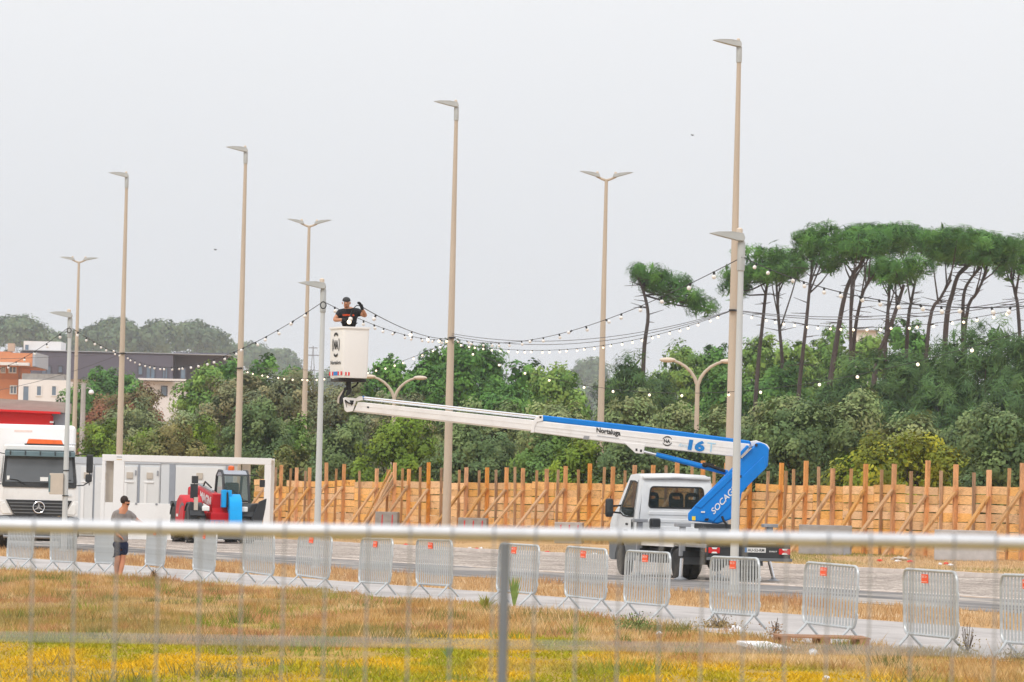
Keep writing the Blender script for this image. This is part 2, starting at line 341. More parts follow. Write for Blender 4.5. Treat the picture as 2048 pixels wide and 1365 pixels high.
def plankmat(name, col, dark, stretch):
    mt, t, b = _new(name); N = t.nodes; L = t.links
    tcn = N.new('ShaderNodeTexCoord'); oi = N.new('ShaderNodeObjectInfo')
    ad = N.new('ShaderNodeVectorMath'); ad.operation = 'ADD'
    cb = N.new('ShaderNodeCombineXYZ'); ml = N.new('ShaderNodeMath'); ml.operation = 'MULTIPLY'; ml.inputs[1].default_value = 57.0
    L.new(oi.outputs['Random'], ml.inputs[0]); L.new(ml.outputs[0], cb.inputs[0]); L.new(ml.outputs[0], cb.inputs[2])
    L.new(tcn.outputs['Object'], ad.inputs[0]); L.new(cb.outputs[0], ad.inputs[1])
    mp = N.new('ShaderNodeMapping'); mp.inputs['Scale'].default_value = stretch; L.new(ad.outputs[0], mp.inputs[0])
    g = N.new('ShaderNodeTexNoise'); g.inputs['Scale'].default_value = 6; g.inputs['Detail'].default_value = 8; g.inputs['Roughness'].default_value = 0.65; g.inputs['Distortion'].default_value = 0.6
    L.new(mp.outputs[0], g.inputs['Vector'])
    r = N.new('ShaderNodeValToRGB'); e = r.color_ramp.elements
    e[0].position = 0.30; e[0].color = (*dark, 1); e[1].position = 0.56; e[1].color = (*col, 1)
    k = e.new(0.8); k.color = (*[min(1, c*1.22) for c in col], 1)
    L.new(g.outputs[0], r.inputs[0])
    st = N.new('ShaderNodeTexNoise'); st.inputs['Scale'].default_value = 1.7; st.inputs['Detail'].default_value = 6; st.inputs['Roughness'].default_value = 0.7
    mp2 = N.new('ShaderNodeMapping'); mp2.inputs['Scale'].default_value = tuple(math.sqrt(q) for q in stretch); L.new(ad.outputs[0], mp2.inputs[0]); L.new(mp2.outputs[0], st.inputs['Vector'])
    mr2 = N.new('ShaderNodeMapRange'); mr2.inputs['From Min'].default_value = 0.52; mr2.inputs['From Max'].default_value = 0.68; mr2.inputs['To Max'].default_value = 0.75
    L.new(st.outputs[0], mr2.inputs['Value'])
    m2 = N.new('ShaderNodeMixRGB'); m2.inputs[2].default_value = (*[c*0.62 for c in dark], 1); L.new(mr2.outputs[0], m2.inputs[0]); L.new(r.outputs[0], m2.inputs[1])
    hs = N.new('ShaderNodeHueSaturation'); hs.inputs['Hue'].default_value = 0.5
    rr = N.new('ShaderNodeMapRange'); rr.inputs['To Min'].default_value = 0.80; rr.inputs['To Max'].default_value = 1.12; L.new(oi.outputs['Random'], rr.inputs['Value'])
    fr_ = N.new('ShaderNodeMath'); fr_.operation = 'MULTIPLY'; fr_.inputs[1].default_value = 7.31; L.new(oi.outputs['Random'], fr_.inputs[0])
    fc_ = N.new('ShaderNodeMath'); fc_.operation = 'FRACT'; L.new(fr_.outputs[0], fc_.inputs[0])
    sr_ = N.new('ShaderNodeMapRange'); sr_.inputs['To Min'].default_value = 0.80; sr_.inputs['To Max'].default_value = 1.10; L.new(fc_.outputs[0], sr_.inputs['Value']); L.new(sr_.outputs[0], hs.inputs['Saturation'])
    L.new(rr.outputs[0], hs.inputs['Value']); L.new(m2.outputs[0], hs.inputs['Color']); L.new(hs.outputs[0], b.inputs['Base Color'])
    b.inputs['Roughness'].default_value = 0.8; b.inputs['Specular IOR Level'].default_value = 0.2
    bn = N.new('ShaderNodeBump'); bn.inputs['Strength'].default_value = 0.4; bn.inputs['Distance'].default_value = 0.02
    L.new(g.outputs[0], bn.inputs['Height']); L.new(bn.outputs[0], b.inputs['Normal'])
    return mt
M['plank'] = plankmat('rough_sawn_plank', (0.86,0.49,0.185), (0.60,0.315,0.115), (0.8,8,7))
M['post'] = plankmat('orange_timber_post', (0.74,0.34,0.105), (0.47,0.215,0.075), (8,8,0.8))
M['batten'] = plankmat('weathered_timber_batten', (0.46,0.27,0.135), (0.30,0.17,0.085), (8,8,0.8))
M['brace'] = plankmat('timber_brace', (0.55,0.30,0.115), (0.33,0.175,0.07), (8,8,0.8))

# ------------------------------------------------------------------ lettering
def text_geo(s, bold=0.0):
    cu = bpy.data.curves.new('lettering', 'FONT'); cu.body = s; cu.resolution_u = 3; cu.offset = bold; cu.fill_mode = 'BOTH'
    ob = bpy.data.objects.new('lettering', cu); COL.objects.link(ob)
    dg = bpy.context.evaluated_depsgraph_get(); dg.update()
    me = bpy.data.meshes.new_from_object(ob.evaluated_get(dg))
    vs = [v.co.copy() for v in me.vertices]; fs = [list(p.vertices) for p in me.polygons]
    bpy.data.objects.remove(ob); bpy.data.meshes.remove(me); bpy.data.curves.remove(cu)
    x0 = min(v.x for v in vs); x1 = max(v.x for v in vs); y0 = min(v.y for v in vs); y1 = max(v.y for v in vs)
    return [((v.x-x0)/(x1-x0), (v.y-y0)/(y1-y0)) for v in vs], fs
def text_on(name, s, o, ax, ay, mt, parent, bold=0.02, shear=0.0, world=True):
    uv, fs = text_geo(s, bold); o = Vector(o); ax = Vector(ax); ay = Vector(ay)
    mb = MB().add([o + ax*(u + shear*v) + ay*v for u, v in uv], fs)
    return mb.build(name, mt, parent, smooth=False, world=world)

# ------------------------------------------------------------------ value noise
class VN:
    def __init__(s, seed, n=256): s.g = np.random.RandomState(seed).rand(n, n); s.n = n
    def __call__(s, x, y):
        xi = np.floor(x).astype(int); yi = np.floor(y).astype(int); fx = x-xi; fy = y-yi
        fx = fx*fx*(3-2*fx); fy = fy*fy*(3-2*fy); n = s.n; g = s.g
        a = g[xi % n, yi % n]; b = g[(xi+1) % n, yi % n]; c = g[xi % n, (yi+1) % n]; d = g[(xi+1) % n, (yi+1) % n]
        return (a*(1-fx)+b*fx)*(1-fy) + (c*(1-fx)+d*fx)*fy
def np_mesh(name, verts, nper, cols, mt, parent=None):
    """faces of nper vertices each, one colour per face"""
    n = len(verts)//nper; me = bpy.data.meshes.new(name)
    me.vertices.add(len(verts)); me.vertices.foreach_set('co', np.ascontiguousarray(verts, dtype=np.float32).ravel())
    me.loops.add(n*nper); me.loops.foreach_set('vertex_index', np.arange(n*nper, dtype=np.int32))
    me.polygons.add(n); me.polygons.foreach_set('loop_start', np.arange(0, n*nper, nper, dtype=np.int32))
    me.update(calc_edges=True)
    at = me.attributes.new('Col', 'FLOAT_COLOR', 'FACE')
    c4 = np.ones((n, 4), dtype=np.float32); c4[:, :3] = cols; at.data.foreach_set('color', c4.ravel())
    me.materials.append(mt)
    return link(name, me, parent)
# ================================================================== SETTING
def groundmat():
    mt, t, b = _new('dry_soil_and_straw'); N = t.nodes; L = t.links
    tcn = N.new('ShaderNodeTexCoord')
    n1 = N.new('ShaderNodeTexNoise'); n1.inputs['Scale'].default_value = 0.35; n1.inputs['Detail'].default_value = 8; n1.inputs['Roughness'].default_value = 0.65
    L.new(tcn.outputs['Object'], n1.inputs['Vector'])
    r = N.new('ShaderNodeValToRGB'); e = r.color_ramp.elements
    e[0].position = 0.32; e[0].color = (0.40,0.24,0.12,1); e[1].position = 0.66; e[1].color = (0.56,0.40,0.25,1)
    k = e.new(0.48); k.color = (0.47,0.29,0.13,1)
    L.new(n1.outputs[0], r.inputs[0])
    n2 = N.new('ShaderNodeTexNoise'); n2.inputs['Scale'].default_value = 9; n2.inputs['Detail'].default_value = 6; L.new(tcn.outputs['Object'], n2.inputs['Vector'])
    mrr = N.new('ShaderNodeMapRange'); mrr.inputs['To Min'].default_value = 0.7; mrr.inputs['To Max'].default_value = 1.25; L.new(n2.outputs[0], mrr.inputs['Value'])
    v = N.new('ShaderNodeVectorMath'); v.operation = 'SCALE'; L.new(r.outputs[0], v.inputs[0]); L.new(mrr.outputs[0], v.inputs['Scale'])
    L.new(v.outputs[0], b.inputs['Base Color']); b.inputs['Roughness'].default_value = 0.95; b.inputs['Specular IOR Level'].default_value = 0.1
    bn = N.new('ShaderNodeBump'); bn.inputs['Strength'].default_value = 0.6; bn.inputs['Distance'].default_value = 0.05; L.new(n2.outputs[0], bn.inputs['Height']); L.new(bn.outputs[0], b.inputs['Normal'])
    return mt
def roadmat(name, c0, c1, c2, sc, along, cells=0):
    mt, t, b = _new(name); N = t.nodes; L = t.links
    tcn = N.new('ShaderNodeTexCoord'); mp = N.new('ShaderNodeMapping'); mp.inputs['Rotation'].default_value = (0,0,math.atan2(DX, DY)); L.new(tcn.outputs['Object'], mp.inputs[0])
    mp2 = N.new('ShaderNodeMapping'); mp2.inputs['Scale'].default_value = (1, along, 1); L.new(mp.outputs[0], mp2.inputs[0])
    n1 = N.new('ShaderNodeTexNoise'); n1.inputs['Scale'].default_value = sc; n1.inputs['Detail'].default_value = 9; n1.inputs['Roughness'].default_value = 0.72; L.new(mp2.outputs[0], n1.inputs['Vector'])
    r = N.new('ShaderNodeValToRGB'); e = r.color_ramp.elements
    e[0].position = 0.38; e[0].color = (*c0,1); e[1].position = 0.63; e[1].color = (*c2,1); k = e.new(0.5); k.color = (*c1,1)
    L.new(n1.outputs[0], r.inputs[0]); cur = r.outputs[0]; h = n1.outputs[0]
    if cells:
        vo = N.new('ShaderNodeTexVoronoi'); vo.feature = 'DISTANCE_TO_EDGE'; vo.inputs['Scale'].default_value = cells; L.new(mp.outputs[0], vo.inputs['Vector'])
        vc = N.new('ShaderNodeTexVoronoi'); vc.inputs['Scale'].default_value = cells; L.new(mp.outputs[0], vc.inputs['Vector'])
        mg = N.new('ShaderNodeMapRange'); mg.inputs['From Max'].default_value = 0.12; L.new(vo.outputs['Distance'], mg.inputs['Value'])
        m2 = N.new('ShaderNodeMixRGB'); m2.inputs[1].default_value = (c0[0]*.6, c0[1]*.6, c0[2]*.6, 1); L.new(mg.outputs[0], m2.inputs[0]); L.new(cur, m2.inputs[2])
        sp = N.new('ShaderNodeSeparateColor'); L.new(vc.outputs['Color'], sp.inputs[0])
        mv = N.new('ShaderNodeMapRange'); mv.inputs['To Min'].default_value = 0.65; mv.inputs['To Max'].default_value = 1.3; L.new(sp.outputs[0], mv.inputs['Value'])
        vs = N.new('ShaderNodeVectorMath'); vs.operation = 'SCALE'; L.new(m2.outputs[0], vs.inputs[0]); L.new(mv.outputs[0], vs.inputs['Scale']); cur = vs.outputs[0]; h = mg.outputs[0]
    L.new(cur, b.inputs['Base Color']); b.inputs['Roughness'].default_value = 0.9; b.inputs['Specular IOR Level'].default_value = 0.15
    bn = N.new('ShaderNodeBump'); bn.inputs['Strength'].default_value = 0.5; bn.inputs['Distance'].default_value = 0.02; L.new(h, bn.inputs['Height']); L.new(bn.outputs[0], b.inputs['Normal'])
    return mt
mb = MB(); E = 4200
mb.add([(-E,-60,gz(-E)),(E,-60,gz(E)),(E,4200,gz(E)),(-E,4200,gz(-E))], [(0,1,2,3)])
struct(mb.build('ground', groundmat(), smooth=False))
_ex = np.array([-400,0,240,620,1030,1350,1600,2000,2500]); _ev = np.array([26.6,26.8,27.5,28.3,28.2,27.0,26.25,26.0,25.9])
_eu = np.array([sorted([(on_line(x, v).x*DX + on_line(x, v).y*DY)])[0] for x, v in zip(_ex, _ev)])
def pedge_u(u): return np.interp(u, _eu[::-1], _ev[::-1])
def strip(name, v0, v1, z, mt, u0=-60, u1=420, wob=0.0, seed=1):
    vs = []; fs = []; n = 240 if wob else 2; rn = random.Random(seed)
    for i in range(n):
        u = u0 + (u1-u0)*i/(n-1)
        if v0 is None: vs += [UV(u, float(pedge_u(u)) - 0.35, z), UV(u, v1, z)]; continue
        vs += [UV(u, v0 + rn.uniform(-wob, wob), z), UV(u, v1 + rn.uniform(-wob, wob), z)]
    for i in range(n-1): fs.append((2*i, 2*i+2, 2*i+3, 2*i+1))
    return MB().add(vs, fs).build(name, mt, smooth=False)
struct(strip('footpath', None, 31.7, 0.012, roadmat('pale_concrete_path', (0.34,0.315,0.30), (0.41,0.38,0.365), (0.46,0.43,0.41), 1.2, 0.25), wob=0.10, seed=2))
struct(strip('asphalt_lane', 36.4, 41.3, 0.010, roadmat('worn_grey_asphalt', (0.115,0.11,0.108), (0.20,0.188,0.182), (0.44,0.385,0.335), 1.1, 0.10), wob=0.35, seed=3))
struct(strip('cobbled_bay', 41.55, 51.0, 0.010, roadmat('pale_granite_setts', (0.29,0.245,0.21), (0.44,0.37,0.32), (0.60,0.52,0.45), 0.9, 0.3, cells=7)))
kb = mat('pale_kerb_stone', (0.66,0.59,0.54), 0.85, var=0.15, scale=1.5, bump=0.3)
def kerb(name, v, wd, ht, seglen=1.0):
    k = struct(bpy.data.objects.new(name, None)); COL.objects.link(k)
    me = MB().box((0,0,ht/2-0.05), (seglen-0.015, wd, ht+0.1)).mesh('kerb_stone', kb)
    rz = math.atan2(DY, DX); rn = random.Random(4)
    for i in range(250):
        u = 50 + i*seglen; p = UV(u, v, rn.uniform(-0.006, 0.006)); o = link('kerb_stone', me, k); o.location = p; o.rotation_euler = (0, -CROSS*DX, rz + rn.uniform(-0.01,0.01))
    return k
kerb('far_kerb', 51.12, 0.20, 0.12)
kerb('gutter_line', 41.42, 0.22, 0.018)

# ---- grass and straw (too many blades to count)
VNa, VNb, VNc, VNd = VN(1), VN(2), VN(3), VN(4)
def blades(name, pts, hgt, wid, cols, seed, lean=0.5):
    r = np.random.RandomState(seed); n = len(pts)
    a = r.rand(n)*2*np.pi; dx = np.cos(a)*wid/2; dy = np.sin(a)*wid/2*0.4
    la = r.rand(n)*2*np.pi; ll = hgt*lean*(0.3+0.7*r.rand(n))
    v = np.zeros((n, 3, 3)); base = np.array(pts); base[:, 2] -= 0.01
    v[:, 0] = base; v[:, 0, 0] -= dx; v[:, 0, 1] -= dy
    v[:, 1] = base; v[:, 1, 0] += dx; v[:, 1, 1] += dy
    v[:, 2] = base; v[:, 2, 0] += np.cos(la)*ll; v[:, 2, 1] += np.sin(la)*ll; v[:, 2, 2] += hgt
    return np_mesh(name, v.reshape(-1, 3), 3, cols, M['grass'])
def scatter(n, d0, d1, seed, v0=-999, v1=999, mrg=1.3):
    r = np.random.RandomState(seed); out_ = []
    # uniform per area in a widened view cone
    d = np.sqrt(r.rand(n)*(d1*d1-d0*d0)+d0*d0); t = (r.rand(n)*2-1)*0.1138*mrg
    X = t*d; Y = d; vv = X*NX + Y*NY
    k = (vv > v0) & (vv < v1)
    return X[k], Y[k], vv[k]
def mixc(a, b, t): t = np.clip(t, 0, 1)[:, None]; return np.array(a)*(1-t)+np.array(b)*t if not isinstance(a, np.ndarray) else a*(1-t)+np.array(b)*t
r_ = np.random.RandomState(5)
def fieldmat():
    mt, t, b = _new('straw_thatch'); N = t.nodes; L = t.links; tcn = N.new('ShaderNodeTexCoord')
    mp = N.new('ShaderNodeMapping'); mp.inputs['Scale'].default_value = (1, 0.35, 1); L.new(tcn.outputs['Object'], mp.inputs[0])
    n1 = N.new('ShaderNodeTexNoise'); n1.inputs['Scale'].default_value = 1.4; n1.inputs['Detail'].default_value = 10; n1.inputs['Roughness'].default_value = 0.7; L.new(mp.outputs[0], n1.inputs['Vector'])
    r = N.new('ShaderNodeValToRGB'); e = r.color_ramp.elements; e[0].position = 0.3; e[0].color = (0.26,0.17,0.05,1); e[1].position = 0.7; e[1].color = (0.44,0.30,0.07,1); L.new(n1.outputs[0], r.inputs[0]); L.new(r.outputs[0], b.inputs['Base Color'])
    b.inputs['Roughness'].default_value = 0.95; b.inputs['Specular IOR Level'].default_value = 0.1; return mt
_f = []
for u in np.linspace(-60, 420, 120): _f += [UV(u, -30, 0.004), UV(u, float(pedge_u(u))-0.1, 0.004)]
struct(MB().add(_f, [(2*i, 2*i+2, 2*i+3, 2*i+1) for i in range(119)]).build('field', fieldmat(), smooth=False))
# near field
X, Y, vv = scatter(520000, 43, 120, 11, v1=29.2)
edge = pedge_u(X*DX+Y*DY) + 0.9*(VNa(X*0.9, Y*0.45)-0.55) + 0.5*(VNb(X*2.7, Y*1.3)-0.5)
k = vv < edge; X, Y, vv = X[k], Y[k], vv[k]; n = len(X)
big = 0.5*VNa(X*0.55+9, Y*0.14)+0.5*VNd(X*1.9, Y*0.6+11); mid = VNb(X*1.3, Y*0.40+3); fine = VNc(X*4, Y*1.6)
lawn = np.clip((58.0 + 10*(VNd(X*0.35, Y*0.10)-0.5)*2 - 0.3*X - Y)/3.0, 0, 1)
straw = mixc((0.44,0.245,0.085), (0.60,0.40,0.185), np.clip(fine*1.6-0.3, 0, 1))
straw = mixc(straw, (0.42,0.21,0.11), np.clip((mid-0.55)*3, 0, 0.8))
green = mixc((0.30,0.25,0.07), (0.17,0.20,0.045), np.clip(fine*1.5-0.2, 0, 1))
gold = mixc((0.74,0.45,0.022), (0.58,0.38,0.022), np.clip(fine*1.6-0.2, 0, 1))
gg = mixc((0.40,0.36,0.02), (0.27,0.30,0.02), np.clip(fine*1.5, 0, 1))
straw = mixc(straw, (0.70,0.52,0.30), np.clip((VNa(X*2.3+5, Y*0.9)-0.62)*4, 0, 0.8))
dryc = straw*(1-np.clip((big-0.55)*3.5, 0, 0.6)[:, None]) + green*np.clip((big-0.55)*3.5, 0, 0.6)[:, None]
t2 = np.clip((0.5*mid+0.5*big-0.43)*6, 0, 0.9)[:, None]
lwnc = gold*(1-t2) + gg*t2
bare = np.clip((VNd(X*0.5+40, Y*0.2)-0.78)*8, 0, 0.8)
cols = dryc*(1-lawn[:, None]) + lwnc*lawn[:, None]
cols = cols*(1-0.8*bare[:, None]) + np.array((0.52,0.36,0.22))*0.8*bare[:, None]
cols *= (0.75+0.5*r_.rand(n))[:, None]
hgt = (0.045+0.085*r_.rand(n)) * (0.45+1.1*VNd(X*2.1, Y*0.8)) * (1-0.45*lawn) * (1-0.6*bare)
tall = (r_.rand(n) < 0.02) & (lawn < 0.5); hgt[tall] *= 1.9
pts = np.stack([X, Y, CROSS*X], 1)
tag(blades('dry_grass', pts, hgt, (0.011+0.010*r_.rand(n))*(1+1.2*lawn), cols, 21, 0.9+0.6*lawn), 'dry straw-coloured and yellow-green grass covering the field behind the mesh fence', 'grass', kind='stuff')
# darker green tufts
tp = []; tcs = []; th_ = []
rr = np.random.RandomState(8)
Xc, Yc, vc = scatter(900, 44, 105, 31, v1=27.0, mrg=1.2)
kp = (Yc > 57.5) | (np.random.RandomState(77).rand(len(Xc)) < 0.5); Xc, Yc = Xc[kp][:210], Yc[kp][:210]
for a, b in zip(Xc, Yc):
    kk = rr.randint(30, 90); rad = rr.uniform(0.08, 0.32)
    q = rr.normal(size=(kk, 2))*rad; q[:, 1] *= 0.8
    tp.append(np.stack([a+q[:, 0], b+q[:, 1], CROSS*(a+q[:, 0])], 1))
    base = np.array([(0.17,0.20,0.05), (0.24,0.28,0.04), (0.30,0.24,0.10), (0.20,0.20,0.07)][rr.randint(4)])
    tcs.append(base*(0.7+0.6*rr.rand(kk))[:, None]); th_.append((0.10+0.16*rr.rand(kk))*rr.uniform(0.6, 1.15))
tp = np.concatenate(tp); tcs = np.concatenate(tcs); th_ = np.concatenate(th_)
tag(blades('grass_tufts', tp, th_, 0.014, tcs, 22, 0.9), 'dark green grass tufts scattered through the dry field', 'grass', kind='stuff')
# verge between path and lane
X, Y, vv = scatter(420000, 60, 190, 12, v0=31.0, v1=37.2, mrg=1.25)
e0 = 31.75 + 0.25*(VNb(X*1.5, Y*0.7)-0.5); e1 = 36.3 + 1.3*(VNa(X*0.6, Y*0.25)-0.5)
k = (vv > e0) & (vv < e1) & (np.random.RandomState(2).rand(len(X)) < 0.8); X, Y = X[k], Y[k]; n = len(X)
fine = VNc(X*3, Y); mid = VNb(X*0.9, Y*0.35)
cols = mixc((0.46,0.27,0.115), (0.58,0.41,0.23), np.clip(fine*1.5-0.2, 0, 1)); cols = mixc(cols, (0.40,0.22,0.11), np.clip((mid-0.6)*3, 0, 0.8))
cols *= (0.75+0.5*r_.rand(n))[:, None]
hgt = (0.05+0.12*r_.rand(n))*(0.5+0.9*mid)
tag(blades('verge_grass', np.stack([X, Y, CROSS*X], 1), hgt, 0.014+0.012*r_.rand(n), cols, 23, 0.7), 'dry tan grass on the verge between footpath and lane', 'grass', kind='stuff')
# strip in front of the wooden hoarding
X, Y, vv = scatter(330000, 90, 250, 13, v0=51.4, v1=66.2, mrg=1.2)
k = (VNa(X*0.5, Y*0.12+7) > 0.36); X, Y, vv = X[k], Y[k], vv[k]; n = len(X)
gr = np.clip((VNb(X*0.35+3, Y*0.10)-0.5)*5, 0, 0.9)*np.clip((vv-52)/6, 0, 1); fine = VNc(X*2, Y*0.8)
cols = mixc((0.50,0.33,0.17), (0.60,0.44,0.27), np.clip(fine*1.5-0.2, 0, 1)); cols = mixc(cols, (0.24,0.25,0.06), gr)
cols *= (0.75+0.5*r_.rand(n))[:, None]
hgt = 0.03+0.09*r_.rand(n)
tag(blades('roadside_grass', np.stack([X, Y, CROSS*X], 1), hgt, 0.022, cols, 24, 0.8), 'sparse dry grass and weeds on the soil before the wooden hoarding', 'grass', kind='stuff')

# ================================================================== WOODEN HOARDING
def Ft(x, v=66.0): return on_line(x, v)
f0 = Ft(500); f1 = Ft(2085)
hoard = thing('wooden_hoarding', 'long orange timber hoarding of horizontal planks with upright posts and slanting braces', 'fence', (f0+f1)/2)
Wi = wmat(hoard).inverted()
Lf = (f1-f0).length; nb = int(Lf/2.42); rz = math.atan2(DY, DX)
rn = random.Random(12)
pm = []
for k in range(5):
    mb = MB(); q = random.Random(k); L_ = 2.40; hh = 0.276
    e = [q.uniform(-0.013, 0.013) for _ in range(4)]
    mb.add([(-L_/2,-0.02,e[0]),(L_/2,-0.02,e[1]),(L_/2,0.02,e[1]),(-L_/2,0.02,e[0]),(-L_/2,-0.02,hh+e[2]),(L_/2,-0.02,hh+e[3]),(L_/2,0.02,hh+e[3]),(-L_/2,0.02,hh+e[2])],
           [(0,3,2,1),(4,5,6,7),(0,1,5,4),(1,2,6,5),(2,3,7,6),(3,0,4,7)])
    pm.append(mb.mesh('plank', M['plank']))
for i in range(nb):
    bo = rn.uniform(-0.05, 0.05)
    for j in range(8):
        u = (i+0.5)*2.42
        p = f1 + (f0-f1).normalized()*u; p.z = gz(p.x) + j*0.291 + bo*(j/8) + rn.uniform(-0.008, 0.008)
        if j == 7 and rn.random() < 0.1: continue
        o = link('plank', pm[rn.randrange(5)], hoard)
        off = rn.uniform(-0.03, 0.02) 
        p = p + Vector((NX, NY, 0))*off
        o.location = Wi @ p; o.rotation_euler = (rn.uniform(-0.02, 0.02), -CROSS*DX*1.0 + rn.uniform(-0.012, 0.012), rz + (math.pi if rn.random() < .5 else 0))
thick = [537,562.5,594,620.6,654.8,688,754,790,818.5,859,934,976,1013.7,1048,1095.7,1132,1181,1225.6,1268.5,1306,1355,1407,1452,1502,1562.5,1612,1668,1732,1788,1855,1913.5,1981,2047]
thin = [550,579.6,611,640,671,721,775,804,841.8,883.5,918,959.7,994,1032.5,1074,1115,1159.6,1207,1250,1288,1333,1386,1430,1478,1534.6,1571,1589,1640,1701,1763.5,1825,1885,1950,2017]
for x in thick:
    p = Ft(x) - Vector((NX, NY, 0))*0.09; H_ = 2.33 + rn.uniform(0.50, 0.85)
    a = p - Vector((0,0,0.1)); b = p + Vector((rn.uniform(-.04,.04), rn.uniform(-.04,.04), H_))
    MB().bar(a, b, 0.14, 0.12, up=(DX, DY, 0)).build('post', M['post'], hoard, world=True, bevel=0.006)
    ta = p + Vector((0,0,rn.uniform(1.88, 2.10))) - Vector((NX,NY,0))*0.10
    ft = p - Vector((NX, NY, 0))*rn.uniform(1.45, 1.75) + Vector((DX,DY,0))*rn.uniform(-0.15,0.25); ft.z = gz(ft.x) - 0.05
    MB().bar(ft, ta + (ta-ft)*0.05, 0.08, 0.22, up=(DX, DY, 0)).build('brace', M['brace'], hoard, world=True, bevel=0.005)
for x in thin:
    p = Ft(x) - Vector((NX, NY, 0))*0.075; H_ = 2.33 + rn.uniform(0.42, 0.68)
    a = p - Vector((0,0,0.1)); b = p + Vector((rn.uniform(-.05,.05), rn.uniform(-.05,.05), H_))
    MB().bar(a, b, 0.095, 0.07, up=(DX, DY, 0)).build('batten', M['batten'], hoard, world=True)
# loose boards leaning against it
for k, (xt, yt, xf, yf) in enumerate([(785,945,722,1066),(781,940,712,1068),(790,950,735,1064),(697,965,731,1022)]):
    a = Ft(xt) - Vector((NX,NY,0))*(0.20+0.05*k); d = a.y; top = P(xt, yt, d)
    if k < 3:
        ft = a - Vector((NX,NY,0))*1.2 + Vector((DX,DY,0))*rn.uniform(-.3,.3); ft.z = gz(ft.x)
        tag(MB().bar(ft, top, 0.06, 0.14, up=(DX,DY,0)).build('loose_board', M['brace'], bevel=0.004), 'loose weathered board leaning in the bundle against the hoarding, '+['middle','leftmost','rightmost'][k]+' of the three', 'board', 'loose boards leaning on the hoarding')
    else:
        b = P(xf, yf, d); MB().bar(top, b, 0.10, 0.05, up=(NX,NY,0)).build('diagonal_brace', M['brace'], hoard, world=True)

# ================================================================== CONCRETE BLOCKS
def jersey(name, xc, v, L_, H_, wb, wt, label, rz_, mt, marks=0):
    p = on_line(xc, v); t = thing(name, label, 'concrete block', p, rz_, 'concrete blocks along the hoarding')
    pr = [(-wb/2,0),(wb/2,0),(wb/2,0.08),(wb*0.30,0.34*H_),(wt/2,H_),(-wt/2,H_),(-wb*0.30,0.34*H_),(-wb/2,0.08)]
    if wb == wt: pr = [(-wb/2,0),(wb/2,0),(wb/2,H_),(-wb/2,H_)]
    MB().prism([(-L_/2, a, b) for a, b in pr], (L_,0,0)).build('block', mt, t, bevel=0.015)
    for k in range(marks):
        xx = -L_/2 + L_*(k+0.6)/(marks+0.2)
        MB().prism([(xx,-wb/2-0.004,H_*0.25),(xx+0.06,-wb/2-0.004,H_*0.22),(xx+0.07,-wb/2-0.004,H_*0.9),(xx+0.02,-wb/2-0.004,H_*0.86)], (0,0.002,0)).build('red_mark', M['red_mark'], t)
    return t
jersey('concrete_block', 774, 64.3, 0.95, 1.0, 0.8, 0.8, 'grey concrete block with two red marks behind the leaning loose boards', -0.1, M['concrete'], 2)
jersey('concrete_block', 946, 64.3, 1.15, 0.85, 0.8, 0.8, 'grey concrete block with red marks just right of the beige mast', -0.1, M['concrete'], 3)
jersey('concrete_block', 1138, 64.0, 1.05, 0.80, 0.8, 0.8, 'pale concrete block with faint red marks, midway between mast and lift truck', -0.12, M['concrete_light'], 3)
b4 = jersey('concrete_barrier', 1650, 63.6, 1.75, 0.98, 0.62, 0.24, 'flared concrete traffic barrier at the hoarding just right of the lift truck', -0.08, M['concrete'])
MB().box((0.72,-0.30,0.2), (0.2,0.10,0.36)).build('slot', M['cont_slate'], b4)
jersey('concrete_barrier', 1930, 63.4, 1.9, 0.95, 0.66, 0.26, 'flared concrete traffic barrier among the braces near the right edge', -0.06, M['concrete_light'])
# ================================================================== LAMP MASTS
def wing(mb, o, L_, side, tilt, th0, wd):
    """blade shaped lantern from o outwards along x*side"""
    prof = [(0.0,0.0),(0.04,th0*0.55),(0.35,th0*0.62),(0.75,th0*0.40),(1.0,th0*0.05),(0.8,-th0*0.10),(0.5,-th0*0.28),(0.2,-th0*0.45),(0.03,-th0*0.45)]
    pts = []
    for a, b in prof:
        x = a*L_; z = b
        pts.append((side*(x*math.cos(tilt) - z*math.sin(tilt)*0), -wd/2, x*math.sin(tilt) + z))
    vs = []
    n = len(prof)
    for sgn in (-1, 1):
        for (a, b), p in zip(prof, pts):
            wv = wd/2*(0.55+0.45*math.sin(math.pi*min(1, max(0, a*0.8+0.2))))
            vs.append(Vector(o) + Vector((p[0], sgn*wv, p[2])))
    fs = [list(range(n)), [n+i for i in range(n)][::-1]] + [(i, i+n, (i+1)%n+n, (i+1)%n) for i in range(n)]
    mb.add(vs, fs); return mb
